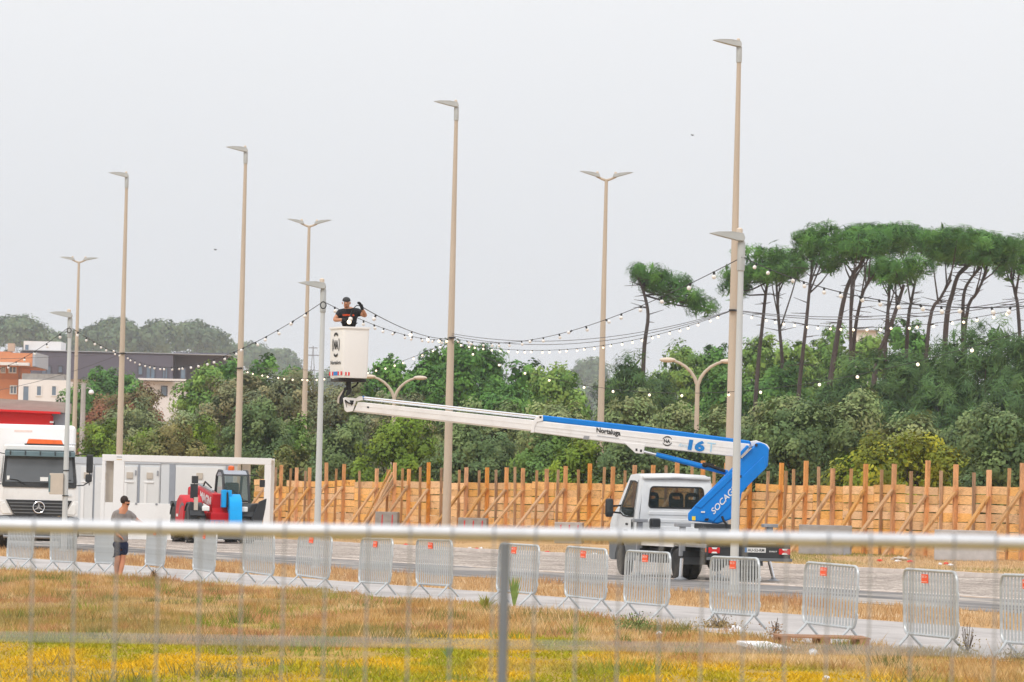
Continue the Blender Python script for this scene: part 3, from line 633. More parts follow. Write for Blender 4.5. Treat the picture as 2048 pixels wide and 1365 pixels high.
def mast(name, label, base, H_, r0, r1, pmt, heads, group, arm=0.0, headL=1.0, th0=0.16, wd=0.34, tilt=0.08, sleeve=True):
    t = thing(name, label, 'street lamp', base, 0, group)
    MB().tube([(0,0,-0.1),(0,0,H_*0.35),(0,0,H_*0.7),(0,0,H_)], [r0, r0*0.72+r1*0.28, r0*0.35+r1*0.65, r1], 12).build('pole', pmt, t)
    MB().lathe([(r0*2.0,0.0),(r0*2.0,0.04),(r0*1.2,0.10),(r0*1.15,0.25)], 12).build('base_plate', M['lamp_grey'], t)
    if sleeve: MB().lathe([(r1*1.05,H_-0.1),(r1*1.35,H_-0.08),(r1*1.35,H_+0.45),(r1*1.0,H_+0.5)], 12).build('sleeve', M['lamp_grey'], t)
    zt = H_ + (0.45 if sleeve else 0)
    for sd in heads:
        o = Vector((sd*arm, 0, zt + 0.10))
        if arm:
            MB().tube([(0,0,H_-0.05),(sd*arm*0.5,0,H_+0.02),(sd*arm,0,H_+0.12)], [r1*0.9, 0.05, 0.05], 8).build('arm', pmt, t)
            o = Vector((sd*arm*0.85, 0, H_+0.14))
        h = wing(MB(), o - Vector((sd*r1*1.2,0,0)), headL, sd, tilt, th0, wd).build('lamp_head', M['lamp_grey'], t, bevel=0.01)
        MB().lathe([(0.055,0),(0.06,0.03),(0.06,0.09),(0.03,0.115)], 10, o + Vector((sd*0.04,0,th0*0.55))).build('photocell', M['lamp_beige'], h)
    return t
tall_x = [235, 472, 892, 1456]; TALL = []
for i, x in enumerate(tall_x):
    b = on_line(x, 64.6); d = b.y; topy = [336, 291, 201, 81][i]
    # real height is the same for all four
    TALL.append((x, b))
    mast('tall_lamp_mast', ['tall beige lamp mast rising behind the white container','tall beige lamp mast rising just behind the red telehandler','tall beige lamp mast between lift basket and mid boom, in front of the hoarding','tallest-looking beige lamp mast, behind the hinge of the blue lift arm'][i],
         b, 17.35, 0.185, 0.075, M['pole_beige'], [-1], 'tall beige lamp masts', headL=1.05, th0=0.20, wd=0.4, tilt=0.12)
dbl_x = [144, 603, 1196]
for i, x in enumerate(dbl_x):
    b = on_line(x, 74.0)
    mast('double_lamp_mast', ['beige mast with two spread lamp wings, leftmost, behind the parked truck','beige mast with two spread lamp wings, left of the lift basket','beige mast with two spread lamp wings, rising behind the lift boom'][i],
         b, 15.55, 0.17, 0.07, M['pole_beige'], [-1, 1], 'double winged lamp masts', arm=0.42, headL=0.92, th0=0.15, wd=0.34, tilt=[0.12,0.2,0.2][i], sleeve=False)
thin_x = [127.5, 632.5, 1467]; THIN = []
for i, x in enumerate(thin_x):
    b = on_line(x, 35.5); THIN.append((x, b))
    t = mast('grey_lamp_post', ['pale grey lamp post with a meter box, in front of the parked truck','pale grey lamp post beside the lift basket','pale grey lamp post in front of the lift truck'][i],
         b, 6.42, 0.085, 0.055, M['pole_grey'], [-1], 'pale grey lamp posts', headL=0.70, th0=0.15, wd=0.30, tilt=0.10)
    if i == 0:
        MB().box((-0.26,-0.06,2.02), (0.40,0.22,0.62)).build('meter_box', M['inner_beige'], t, bevel=0.01)
        MB().box((-0.455,-0.172,2.02), (0.05,0.006,0.50)).build('meter_sticker', M['teal_grey'], t)
        for z in (1.66, 2.40): MB().lathe([(0.085,z),(0.095,z),(0.095,z+0.03),(0.085,z+0.03)], 12).build('clamp', M['darkplastic'], t)
# beige street lamps with two curved arms
for i, (x, yt, lab) in enumerate([(782, 742, 'beige street lamp with two curved arms, half hidden behind the lift basket'), (1388, 708, 'beige street lamp with two curved arms, rising behind the white boom')]):
    b = on_line(x, 77.0); H_ = 6.6
    t = thing('curved_street_lamp', lab, 'street lamp', b, 0, 'curved double street lamps')
    MB().tube([(0,0,-0.1),(0,0,3),(0,0,H_-0.1)], [0.13,0.11,0.095], 12).build('pole', M['pole_beige'], t)
    for sd in (-1, 1):
        pts = [(0,0,H_-0.15)] + [(sd*1.30*(1-math.cos(a))**0.9, 0, H_-0.15 + 1.20*math.sin(a)) for a in [0.15,0.4,0.65,0.9,1.15,1.35]]
        MB().tube(pts, [0.09,0.08,0.075,0.07,0.065,0.06,0.055], 8).build('arm', M['pole_beige'], t)
        e = Vector(pts[-1]); hd = MB().ell(e + Vector((sd*0.26,0,0.03)), (0.36,0.15,0.11), 12, 8)
        hd.build('lamp_head', M['lamp_beige'], t)
# plain concrete post with a small lantern
b = on_line(160, 74.0)
t = thing('concrete_lamp_post', 'pale concrete post with a small white lantern beyond the parked truck', 'street lamp', b)
MB().tube([(0,0,-0.1),(0,0,4),(0,0,8.1)], [0.2,0.17,0.14], 8).build('pole', M['concrete_light'], t)
MB().tube([(0,0,7.7),(0.25,0,7.85),(0.45,0,7.75)], 0.04, 6).build('arm', M['concrete_light'], t)
MB().lathe([(0.05,0.12),(0.14,0.06),(0.17,-0.08),(0.10,-0.16)], 12, (0.47,0,7.6)).build('lantern', M['plastic_white'], t)

# ================================================================== STRINGS OF BULBS
bulb_off = MB().lathe([(0.001,-0.165),(0.024,-0.160),(0.044,-0.140),(0.052,-0.112),(0.046,-0.088),(0.028,-0.062),(0.022,-0.05)], 10).mesh('bulb', M['bulb_off'])
bulb_on = bulb_off.copy(); bulb_on.materials.clear(); bulb_on.materials.append(M['bulb_on'])
sock = MB().lathe([(0.022,0.012),(0.026,0.006),(0.026,-0.055),(0.030,-0.058),(0.030,-0.068),(0.024,-0.072)], 8).mesh('socket', M['cable'])
def string(label, A, B, via, n, lit, seed, t0=0.02, t1=0.98, scale=0.92, cr=0.009, hang=None):
    """A, B = (x, y, depth) in the place; via = picture point the sagging cable passes"""
    a = P(*A); b = P(*B); r = random.Random(seed)
    def at(t, sag): p = a.lerp(b, t); p.z -= sag*4*t*(1-t); return p
    def proj(p):
        q = p - EYE; d = q.dot(Fw); return 1024 + FPX*q.dot(Rt)/d, 682.5 - FPX*q.dot(Up)/d
    lo, hi = 0.02, 0.98
    for _ in range(40):
        mid_ = (lo+hi)/2
        if (proj(at(mid_, 0))[0] < via[0]) == (A[0] < B[0]): lo = mid_
        else: hi = mid_
    tm = lo; y0 = proj(at(tm, 0))[1]; d = (at(tm, 0)-EYE).dot(Fw)
    sag = (via[1]-y0)*d/FPX/(4*tm*(1-tm))
    t = thing('light_string', label, 'string lights', a, 0, 'strings of bulbs between the lamp masts')
    pts = [at(i/40, sag) for i in range(41)]
    MB().tube(pts, cr, 5).build('cable', M['cable'], t, world=True)
    for i in range(n):
        tt = t0 + (t1-t0)*(i + r.uniform(-0.13, 0.13) + 0.5)/n
        p = at(tt, sag) - a
        s_ = link('socket', sock, t); s_.location = p; s_.scale = (scale,)*3
        s_.rotation_euler = (r.uniform(-0.35,0.35), r.gauss(0, 0.42), 0)
        g = link('bulb', bulb_on if lit else bulb_off, s_)
    return t
dT = [p[1].y for p in TALL]; dN = [p[1].y for p in THIN]
S = []
string('bulb string dropping left from the leftmost grey lamp post to the picture edge', (139,654,dN[0]), (-70,746,240), (57,711), 13, False, 1, t1=1.0)
string('short bulb string from the leftmost grey lamp post to the mast behind the container', (140,654,dN[0]), (244,709,dT[0]), (197,689), 8, False, 2)
string('bulb string sagging from the container mast up to the post beside the basket', (247,709,dT[0]), (646,604,dN[1]), (384,731), 24, False, 3)
string('bulb string passing before the worker from the grey post to the middle mast', (648,604,dN[1]), (903,680,dT[2]), (770,658), 13, False, 4)
string('rising bulb string from the middle mast up to the lamp post before the lift truck', (905,676,dT[2]), (1484,515,dN[2]), (1122,668), 19, False, 5)
string('lit bulb string sagging behind the basket from the telehandler mast to the middle mast', (478,737,dT[1]), (903,680,dT[2]), (630,757), 24, True, 6, scale=0.8)
string('lit bulb string from the middle mast rising to the mast behind the blue arm', (905,684,dT[2]), (1464,622,dT[3]), (1121,700), 30, True, 7, scale=0.78)
string('lit bulb string running right from the mast behind the blue arm past the pine trunks', (1468,622,dT[3]), (2120,598,120), (1693,655), 24, True, 8, scale=0.78)
string('bulb string running right from the lamp post before the lift truck past the pine crowns', (1488,516,dN[2]), (2240,590,62), (1705,590), 17, False, 9, scale=0.72)
string('widely spaced lit bulbs drooping below the other strings behind the white boom', (905,686,dT[2]), (2330,560,100), (1425,786), 16, True, 10, scale=0.85, t1=0.99)
def wirething(label, A, B, via, r=0.012):
    a = P(*A); b = P(*B); pts = []
    tm = (via[0]-A[0])/(B[0]-A[0])
    ym = A[1]+(B[1]-A[1])*tm; d = A[2]+(B[2]-A[2])*tm; sag = (via[1]-ym)*d/FPX/(4*tm*(1-tm))
    for i in range(33):
        t_ = i/32; p = a.lerp(b, t_); p.z -= sag*4*t_*(1-t_); pts.append(p)
    tag(MB().tube(pts, r, 5).build('overhead_cable', M['cable_grey']), label, 'cable', 'bare overhead cables')
wirething('upper bare cable from the middle mast to the mast behind the blue arm', (905,668,dT[2]), (1464,621,dT[3]), (1121,681))
wirething('lower bare cable from the middle mast to the mast behind the blue arm', (905,672,dT[2]), (1464,622,dT[3]), (1100,688))
wirething('upper bare cable running right from the mast behind the blue arm', (1468,620,dT[3]), (2120,585,120), (1680,632))
wirething('lower bare cable running right from the mast behind the blue arm', (1468,621,dT[3]), (2120,590,120), (1680,637))
wirething('bare cable running left from the container mast across the dark building', (243,708,dT[0]), (-60,720,240), (90,715))
wirething('bare cable drooping left across the white house below the dark building', (243,708,dT[0]), (-60,790,240), (140,745))
wirething('short bare cable left of the basket toward the telehandler mast', (480,735,dT[1]), (640,742,dT[2]), (560,738), 0.009)
# coils and ties on the poles
def coil(label, x, y, d, rad):
    p = P(x, y, d); pts = [p + Vector((rad*math.cos(a), -0.10, -rad*0.9+rad*1.2*math.sin(a))) for a in [i*2*math.pi/14 for i in range(14)]]
    tag(MB().tube(pts, 0.014, 5, closed=True).build('cable_coil', M['cable']), label, 'cable', 'coils of spare cable')
coil('coil of spare cable tied under the lamp head beside the basket', 647, 606, dN[1], 0.07)
coil('coil of spare cable tied under the leftmost grey lamp head', 139, 658, dN[0], 0.06)
for i, (x, y, d, r) in enumerate([(246,707,dT[0],0.15),(904,676,dT[2],0.15),(1466,621,dT[3],0.15),(479,737,dT[1],0.15)]):
    p = P(x, y, d)
    tag(MB().lathe([(r*0.92,-0.03),(r,-0.03),(r,0.03),(r*0.92,0.03)], 12, p).build('cable_tie', M['cable']), 'black cable tie round the '+['container','middle','blue arm','telehandler'][i]+' mast', 'cable tie', 'black ties round the masts')

# ================================================================== CROWD BARRIERS
BL = 2.1; BH = 1.06; nbar = 16
def rr2(w0, w1, z0, z1, r, k=5):
    pts = []
    for cx, cz, a0 in ((w1-r, z1-r, 0), (w0+r, z1-r, 90), (w0+r, z0+r, 180), (w1-r, z0+r, 270)):
        for i in range(k): a = math.radians(a0 + 90*i/(k-1)); pts.append((cx+r*math.cos(a), cz+r*math.sin(a)))
    return pts
fr_me = MB().tube([(a, 0, b) for a, b in rr2(-BL/2, BL/2, 0.22, BH, 0.13)], 0.021, 8, closed=True).mesh('frame', M['galv'])
bar_me = MB().tube([(0,0,0.22),(0,0,BH)], 0.0145, 6).mesh('bar', M['galv'])
leg_me = MB().tube([(0,0,0.24),(0,0.04,0.18),(0,0.215,0.0)], 0.020, 8).mesh('leg', M['galv'])
hook_me = MB().tube([(0,0,0),(0.05,0,0.0),(0.065,0,-0.02),(0.065,0,-0.07)], 0.008, 6).mesh('hook', M['galv'])
tag_me = MB().box((0,0,0), (0.26,0.006,0.115)).mesh('label_plate', M['orange_tag'])
uvt, fst = text_geo('BEE 24', 0.02)
tag_tx = MB().add([(-0.10+0.19*u, -0.006, 0.012+0.03*v) for u, v in uvt], fst).add([(-0.11,-0.006,-0.043),(0.09,-0.006,-0.043),(0.09,-0.006,-0.036),(-0.11,-0.006,-0.036)], [(0,1,2,3)]).mesh('label_print', M['tag_print'], smooth=False)
BAR = [(13,61.5,1136),(99.5,151,1143),(187,230,1146),(286,328,1150),(382,428,1162),(485,547,1168),(591,653,1176),(714,779,1189),(833,902,1193),(987,1072,1209),(1127,1211,1222),(1248,1332,1236),(1420,1516,1258),(1607,1704,1283),(1806,1918,1306),(2005,2123,1324)]
blab = ['at the left edge in front of the truck bumper','in front of the right corner of the parked truck','immediately left of the man in shorts','just right of the man in shorts','in front of the telehandler front wheel','in front of the telehandler blade','at the foot of the grey lamp post beside the basket','first to the right of the grey lamp post foot','just left of the foot of the middle mast','behind the mesh fence post','right of the fence post, before the bare road','in front of the lift truck left wheels','in front of the lift truck tail lights','first to the right of the lift truck, behind the pallet','second from the right edge','cut by the right picture edge']
for i, (xl, xr, yf) in enumerate(BAR):
    c = G((xl+xr)/2, yf); d = c.y; s_ = FPX/d
    los = math.atan2(c.x, c.y); ang = math.asin(min(0.95, (xr-xl)/(s_*BL)))
    # barrier axis points (near end) to the right and towards us
    ax = Vector((math.sin(math.pi - ang + los), math.cos(math.pi - ang + los)))
    t = thing('crowd_barrier', 'crowd barrier with orange label, ' + blab[i] if i not in (0,1,2,5) else 'galvanized crowd barrier, ' + blab[i], 'barrier', c, math.atan2(ax.y, ax.x), 'crowd barriers along the footpath')
    t.rotation_euler[1] = random.uniform(-0.016, 0.016); t.rotation_euler[0] = random.uniform(-0.07, 0.07); t.rotation_euler[2] += random.uniform(-0.03, 0.03)
    link('frame', fr_me, t)
    for k in range(nbar):
        o = link('bar', bar_me, t); o.location = (-BL/2 + BL*(k+1)/(nbar+1), 0, 0)
    for sx in (-1, 1):
        for sy in (-1, 1):
            o = link('leg', leg_me, t); o.location = (sx*(BL/2-0.2), 0, 0); o.rotation_euler = (0, 0, 0 if sy > 0 else math.pi)
    for z in (0.42, 0.80):
        o = link('hook', hook_me, t); o.location = (BL/2, 0, z)
    if i not in (0,1,2,5):
        o = link('label_plate', tag_me, t); o.location = (-0.12+random.uniform(-.15,.15), -0.028, 0.955); link('label_print', tag_tx, o)

# ================================================================== MESH FENCE IN FRONT
DF = 11.0
fl = P(-260, 1046.5, DF); fr = P(2310, 1090.5, DF)
fence = thing('mesh_fence', 'out-of-focus galvanized temporary mesh fence with round top rail close to the viewer', 'fence', (0, DF, gz(0)))
MB().tube([fl.lerp(fr, i/8) for i in range(9)], 0.0172, 16).build('top_rail', M['galv_rail'], fence, world=True)
MB().tube([P(1010.5, 1086, DF), P(1010.5, 1086, DF) - Vector((0,0,1.95))], 0.0128, 14).build('upright', M['upright_grey'], fence, world=True)
i = 0
x = -182 + 0.0
while x < 2300:
    tt = (x+260)/2570; top = fl.lerp(fr, tt)
    rp = top + Vector((0,-0.0245,0.0))
    pts = [top + Vector((0, 0.0195*math.cos(a), 0.0199*math.sin(a))) for a in [0.3, 0.9, 1.57, 2.2, 2.8, 3.4]] + [top + Vector((0,-0.014,-0.05)), top + Vector((random.uniform(-.004,.004), -0.006, -1.95))]
    MB().tube(pts, 0.0026, 5).build('vertical_wire', M['wire'], fence, world=True)
    x += 83.6
for z in (0.262, 0.274):
    MB().tube([fl + Vector((0,0.0,-z-0.004)), fr + Vector((0,0.0,-z))], 0.0028, 5).build('cross_wire', M['wire'], fence, world=True)
for z in (0.9, 1.4):
    MB().tube([fl + Vector((0,0,-z)), fr + Vector((0,0,-z))], 0.0028, 5).build('cross_wire', M['wire'], fence, world=True)
# ================================================================== WHEELS
def wheel(parent, loc, R_, W_, rimmt, side, lug=0, name='wheel'):
    """axis along local x; side = outward direction"""
    t = MB().lathe([(R_*0.60,-W_/2),(R_*0.86,-W_*0.52),(R_*0.97,-W_*0.42),(R_,-W_*0.25),(R_,W_*0.25),(R_*0.97,W_*0.42),(R_*0.86,W_*0.52),(R_*0.60,W_/2)], 32, axis='X')
    if lug:
        for k in range(lug):
            for sg in (-1, 1):
                a = 2*math.pi*(k + (0.5 if sg > 0 else 0))/lug
                c = Vector((sg*W_*0.23, math.cos(a)*R_*1.02, math.sin(a)*R_*1.02))
                Rm = Matrix.Rotation(a - math.pi/2, 3, 'X') @ Matrix.Rotation(sg*0.6, 3, 'Z')
                t.box(c, (W_*0.52, R_*0.09, R_*0.10), Rm)
    else:
        pass
    w = t.build(name, M['tyre'], parent); w.location = loc
    s = side
    MB().lathe([(R_*0.61,s*W_*0.40),(R_*0.60,s*W_*0.49),(R_*0.54,s*W_*0.44),(R_*0.50,s*W_*0.30),(R_*0.30,s*W_*0.20),(R_*0.26,s*W_*0.34),(R_*0.18,s*W_*0.38),(R_*0.0001,s*W_*0.38)], 24, axis='X').build('rim', rimmt, w)
    hb = MB()
    for k in range(10):
        a = 2*math.pi*k/10; hb.ell((s*W_*0.30, math.cos(a)*R_*0.37, math.sin(a)*R_*0.37), (0.02, R_*0.05, R_*0.05), 6, 4)
    hb.build('bolt_ring', M['steel_grey'], w)
    return w
def rrect(cx, cz, w_, h_, r, k=4):
    return [(cx+a, cz+b) for a, b in rr2(-w_/2, w_/2, -h_/2, h_/2, r, k)]

# ================================================================== LIFT TRUCK
yaw = math.radians(16.1)
rl = G(1353, 1160.5)
TD = Vector((-math.sin(yaw), math.cos(yaw), 0)); TX = Vector((math.cos(yaw), math.sin(yaw), 0))
org = rl + TX*0.95; org.z = gz(org.x)
truck = thing('lift_truck', 'white flatbed truck carrying a blue and white telescopic lift boom with raised arm', 'truck', org, yaw)
Tw = wmat(truck); Ti = Tw.inverted()
def tb(name, mt, mb, par=None, **k): return mb.build(name, mt, par or truck, **k)
# wheels
for (x, y, sd) in ((-0.86,0,-1),(0.86,0,1),(-0.86,4.2,-1),(0.86,4.2,1)):
    wheel(truck, (x, y, 0.36), 0.36, 0.23, M['rim_dark'], sd)
for x in (-0.60, 0.60): wheel(truck, (x, 0, 0.36), 0.36, 0.22, M['rim_dark'], 1 if x > 0 else -1)
# chassis
ch = MB()
for x in (-0.36, 0.36): ch.box((x, 1.0, 0.62), (0.09, 6.2, 0.17))
ch.box((0,0,0.42),(1.4,0.14,0.14)); ch.box((0,4.2,0.42),(1.4,0.12,0.12)); ch.ell((0,0,0.40),(0.22,0.2,0.2)); ch.box((0.55,1.6,0.55),(0.5,0.9,0.36)); ch.box((-0.55,2.2,0.52),(0.45,0.8,0.34))
tb('chassis', M['chassis'], ch, bevel=0.01)
for sx in (-1, 1):
    pts = []
    mbm = MB(); R1 = 0.45
    arc = [(R1*math.cos(a), R1*math.sin(a)) for a in [math.radians(q) for q in range(0, 181, 20)]]
    arc2 = [((R1+0.03)*math.cos(a), (R1+0.03)*math.sin(a)) for a in [math.radians(q) for q in range(180, -1, -20)]]
    mbm.prism([(sx*0.98, 0+a, 0.36+b) for a, b in arc+arc2], (-sx*0.52, 0, 0)); tb('mudguard', M['greyplastic'], mbm)
    # lower cab arch and sill
    arc3 = [(4.2+0.46*math.cos(a), 0.36+0.46*math.sin(a)) for a in [math.radians(q) for q in range(180, -1, -20)]]
    poly = [(3.0,0.40)]+arc3+[(4.9,0.36),(5.12,0.42),(5.14,0.86),(4.3,0.90),(3.0,0.86)]
    tb('sill', M['greyplastic'], MB().prism([(sx*0.985, a, b) for a, b in poly], (-sx*0.10,0,0)))
# cab shell with real openings
def hw(z): return 0.975 if z < 1.42 else 0.975 - (z-1.42)*0.125
rear_o = [(a, b) for a, b in rr2(-0.94, 0.94, 0.80, 2.36, 0.14, 5)]
rear_i = [(a, b) for a, b in rr2(-0.72, 0.72, 1.63, 2.13, 0.09, 5)]
def cw(a, z): return a*hw(z)/0.975
cab = tb('cab_rear_wall', M['cab_white'], MB().ring([(cw(a,z), 3.0+ (0.10 if z > 2.2 else 0)*(z-2.2)/0.16, z) for a, z in rear_o], [(cw(a,z), 3.0, z) for a, z in rear_i], (0,0.05,0)))
tb('rear_window_seal', M['black'], MB().ring([(cw(a,z), 2.992, z) for a, z in rr2(-0.735,0.735,1.615,2.145,0.10,5)], [(cw(a,z), 2.992, z) for a, z in rr2(-0.70,0.70,1.65,2.11,0.08,5)], (0,0.02,0)), cab)
tb('rear_window', M['glass'], MB().prism([(cw(a,z), 3.02, z) for a, z in rr2(-0.73,0.73,1.62,2.14,0.09,5)], (0,0.006,0)), cab)
for z in (1.10, 1.28, 1.46): tb('pressed_rib', M['cab_white'], MB().prism([(-0.70,2.985,z),(0.70,2.985,z),(0.68,2.985,z+0.09),(-0.68,2.985,z+0.09)], (0,0.03,0)), cab, bevel=0.012)
side_o = [(3.0,0.84),(3.0,1.5),(3.02,2.0),(3.08,2.34),(3.45,2.42),(3.95,2.40),(4.30,2.02),(4.62,1.62),(4.95,1.42),(5.12,1.22),(5.15,0.84),(4.0,0.84)]
side_i = [(3.34,1.42),(3.34,1.60),(3.34,1.9),(3.36,2.20),(3.55,2.24),(3.88,2.24),(4.12,1.98),(4.32,1.74),(4.42,1.60),(4.40,1.52),(4.1,1.44),(3.8,1.42)]
for sx in (-1, 1):
    o = tb('cab_side', M['cab_white'], MB().ring([(sx*hw(z), y, z) for y, z in side_o], [(sx*hw(z)-sx*0.004, y, z) for y, z in side_i], (-sx*0.045,0,0)))
    tb('side_window', M['glass'], MB().prism([(sx*(hw(z)-0.025), y, z) for y, z in side_i], (-sx*0.005,0,0)), o)
    tb('window_seal', M['black'], MB().ring([(sx*(hw(z)+0.004), y+(-0.03 if y < 3.5 else 0.03), z+(0.03 if z > 2.1 else -0.03)) for y, z in side_i], [(sx*(hw(z)+0.004), y, z) for y, z in side_i], (-sx*0.012,0,0)), o)
    tb('door_seam', M['greyplastic'], MB().tube([(sx*0.982,3.24,0.86),(sx*0.982,3.24,1.40),(sx*(hw(1.9)+0.003),3.24,1.9),(sx*(hw(2.25)+0.003),3.27,2.28)], 0.006, 5), o)
    tb('door_handle', M['darkplastic'], MB().box((sx*0.99,3.36,1.22),(0.03,0.07,0.24)), o, bevel=0.01)
    tb('model_badge', M['darkplastic'], MB().box((sx*0.982,3.86,1.06),(0.012,0.30,0.07)), o)
    tb('side_lettering', M['black'], MB().box((sx*0.980,3.80,1.225),(0.004,0.18,0.05)), o)
roof = [(3.0,2.30),(3.06,2.38),(3.45,2.44),(3.95,2.42),(4.02,2.38),(3.95,2.36),(3.1,2.30)]
rfm = MB()
for y0, z0, y1, z1 in [(3.02,2.30,3.07,2.37),(3.07,2.37,3.45,2.43),(3.45,2.43,3.97,2.405)]:
    rfm.add([(-hw(2.36)+0.02,y0,z0),(0,y0,z0+0.03),(hw(2.36)-0.02,y0,z0),(hw(2.36)-0.02,y1,z1),(0,y1,z1+0.03),(-hw(2.36)+0.02,y1,z1)], [(0,1,4,5),(1,2,3,4)])
o = tb('roof', M['cab_white'], rfm); sm = o.modifiers.new('s','SOLIDIFY'); sm.thickness = 0.04
tb('windscreen', M['glass'], MB().add([(-0.80,3.97,2.38),(0.80,3.97,2.38),(0.86,4.62,1.62),(-0.86,4.62,1.62)], [(0,1,2,3)]))
tb('bonnet', M['cab_white'], MB().add([(-0.93,4.60,1.62),(0.93,4.60,1.62),(0.95,4.95,1.42),(-0.95,4.95,1.42),(0.93,5.14,1.2),(-0.93,5.14,1.2),(0.93,5.16,0.84),(-0.93,5.16,0.84)], [(0,1,2,3),(3,2,4,5),(5,4,6,7)]))
tb('front_bumper', M['greyplastic'], MB().box((0,5.12,0.6),(1.9,0.16,0.48)), bevel=0.04)
tb('cab_floor', M['chassis'], MB().box((0,4.0,0.92),(1.8,2.0,0.08)))
tb('dashboard', M['darkplastic'], MB().box((0,4.45,1.42),(1.7,0.4,0.3)), bevel=0.04)
for x in (-0.52, 0.10, 0.50):
    sb = tb('seat', M['seat'], MB().box((x,3.35,1.25),(0.46,0.16,0.72)), bevel=0.06)
    tb('headrest', M['seat'], MB().ring([(x+a,3.30,1.86+b) for a,b in rr2(-0.17,0.17,-0.26,0.14,0.10,4)], [(x+a,3.30,1.86+b) for a,b in rr2(-0.11,0.11,-0.02,0.05,0.03,4)], (0,0.09,0)), sb)
# mirrors
for sx in (-1, 1):
    mr_ = tb('mirror', M['darkplastic'], MB().box((sx*1.26,4.32,1.60),(0.20,0.10,0.44)), bevel=0.05)
    tb('mirror_glass', M['glass_dark'], MB().box((sx*1.26,4.265,1.63),(0.15,0.006,0.28)), mr_)
    tb('mirror_arm', M['darkplastic'], MB().bar((sx*0.95,4.40,1.66),(sx*1.18,4.33,1.64),0.05,0.04).bar((sx*0.95,4.40,1.48),(sx*1.18,4.33,1.50),0.05,0.04), mr_)
# platform
tb('platform', M['steel_grey'], MB().box((0,0.25,0.80),(1.96,4.9,0.07)), bevel=0.01)
tb('platform_edge', M['boom_white'], MB().box((-0.99,1.35,0.80),(0.03,2.4,0.11)))
rb = tb('rear_bumper', M['darkplastic'], MB().box((0,-2.26,0.72),(1.98,0.10,0.33)), bevel=0.015)
tb('under_run_bar', M['greyplastic'], MB().box((0.02,-2.28,0.53),(2.02,0.12,0.07)), bevel=0.01)
for sx in (-1, 1):
    l = tb('tail_light', M['red_light'], MB().box((sx*0.84,-2.325,0.72),(0.27,0.03,0.13)), bevel=0.01)
    for z in (0.672, 0.768): tb('reversing_lens', M['clear_light'], MB().prism([(sx*0.84-0.07,-2.345,z-0.018),(sx*0.84+0.07,-2.345,z-0.018),(sx*0.84+0.045,-2.345,z+0.018),(sx*0.84-0.045,-2.345,z+0.018)] if z < 0.7 else [(sx*0.84-0.045,-2.345,z-0.018),(sx*0.84+0.045,-2.345,z-0.018),(sx*0.84+0.07,-2.345,z+0.018),(sx*0.84-0.07,-2.345,z+0.018)], (0,0.006,0)), l)
    tb('side_marker', M['amber'], MB().box((sx*0.995,-2.2,0.72),(0.02,0.06,0.09)))
pl = tb('number_plate', M['plate'], MB().box((0.14,-2.318,0.745),(0.50,0.012,0.11)))
tb('plate_band', M['blue_print'], MB().box((-0.087,-2.326,0.745),(0.045,0.006,0.108)), pl)
text_on('plate_lettering', 'AU-52-RM', (-0.045,-2.3275,0.712), (0.40,0,0), (0,0,0.066), M['black'], pl, bold=0.02, world=False)
text_on('model_lettering', 'DAILY', (0.48,-2.313,0.705), (0.19,0,0), (0,0,0.03), M['plate'], rb, bold=0.03, world=False)
tb('tool_box', M['teal_grey'], MB().box((-0.28,-1.9,0.93),(0.66,0.4,0.18)), bevel=0.01)
tb('deck_lamp', M['clear_light'], MB().box((0.5,-2.05,0.87),(0.4,0.2,0.06)), bevel=0.01)
# outriggers
def outrig(x, y, foot_x=None, tall_=1.2, mt=None):
    fx = foot_x if foot_x is not None else x
    o = tb('outrigger', M['steel_grey'], MB().bar((x,y,0.55),(x,y,tall_),0.11,0.13).box((x,y,tall_+0.04),(0.34,0.22,0.08)), bevel=0.01)
    tb('outrigger_ram', M['chrome'], MB().tube([(x,y,0.5),(fx,y,0.06)], 0.042, 10), o)
    tb('outrigger_foot', M['steel_grey'], MB().lathe([(0.16,0.005),(0.16,0.03),(0.06,0.07),(0.05,0.10)], 12, (fx,y,0)), o)
    tb('outrigger_beam', M['darkplastic'], MB().bar((0,y,0.60),(x,y,0.60),0.14,0.14), o)
    return o
outrig(-1.03,-0.60,-1.05,1.22); outrig(1.10,-0.55,1.22,1.25); outrig(-1.0,2.72,-1.0,1.28); outrig(1.0,2.72,1.0,1.28)
tb('side_locker', M['darkplastic'], MB().box((-0.62,2.72,1.25),(0.24,0.2,0.26)), bevel=0.04)
# ---- lift: everything in a vertical plane through the turret, the boom coming slightly towards us
tur = Tw @ Vector((0.05, 0.35, 1.0)); D0 = tur.y
TAN = 0.06
def bd(x): return D0 - (1440-x)/FPX*D0*TAN*1.0
def BP(x, y, off=0.0): return P(x, y, bd(x)+off)
def slab(name, mt, poly, t_, off=0.0, bevel=0.012, par=None):
    mb = MB(); n = len(poly)
    a = [BP(x, y, off-t_/2) for x, y in poly]; b = [BP(x, y, off+t_/2) for x, y in poly]
    mb.add(a+b, [list(range(n)), [n+i for i in range(n)][::-1]] + [(i, i+n, (i+1)%n+n, (i+1)%n) for i in range(n)])
    return mb.build(name, mt, par or truck, world=True, bevel=bevel)
tb('slew_ring', M['chassis'], MB().lathe([(0.42,0.83),(0.42,1.02),(0.36,1.06),(0.36,1.20)], 24, (0.05,0.35,0)))
tb('turret_base', M['darkplastic'], MB().box((0.02,0.35,1.24),(0.72,0.6,0.12)), bevel=0.02)
arm = slab('turret_arm', M['blue'], [(1376,1042),(1376,1027),(1389,1012),(1452,948),(1484,916),(1513,886),(1521,885),(1530,889),(1538,897),(1536,931),(1531,938),(1496,972),(1484,984),(1481,1000),(1479,1015),(1472,1030),(1460,1040),(1436,1048)], 0.42, bevel=0.03)
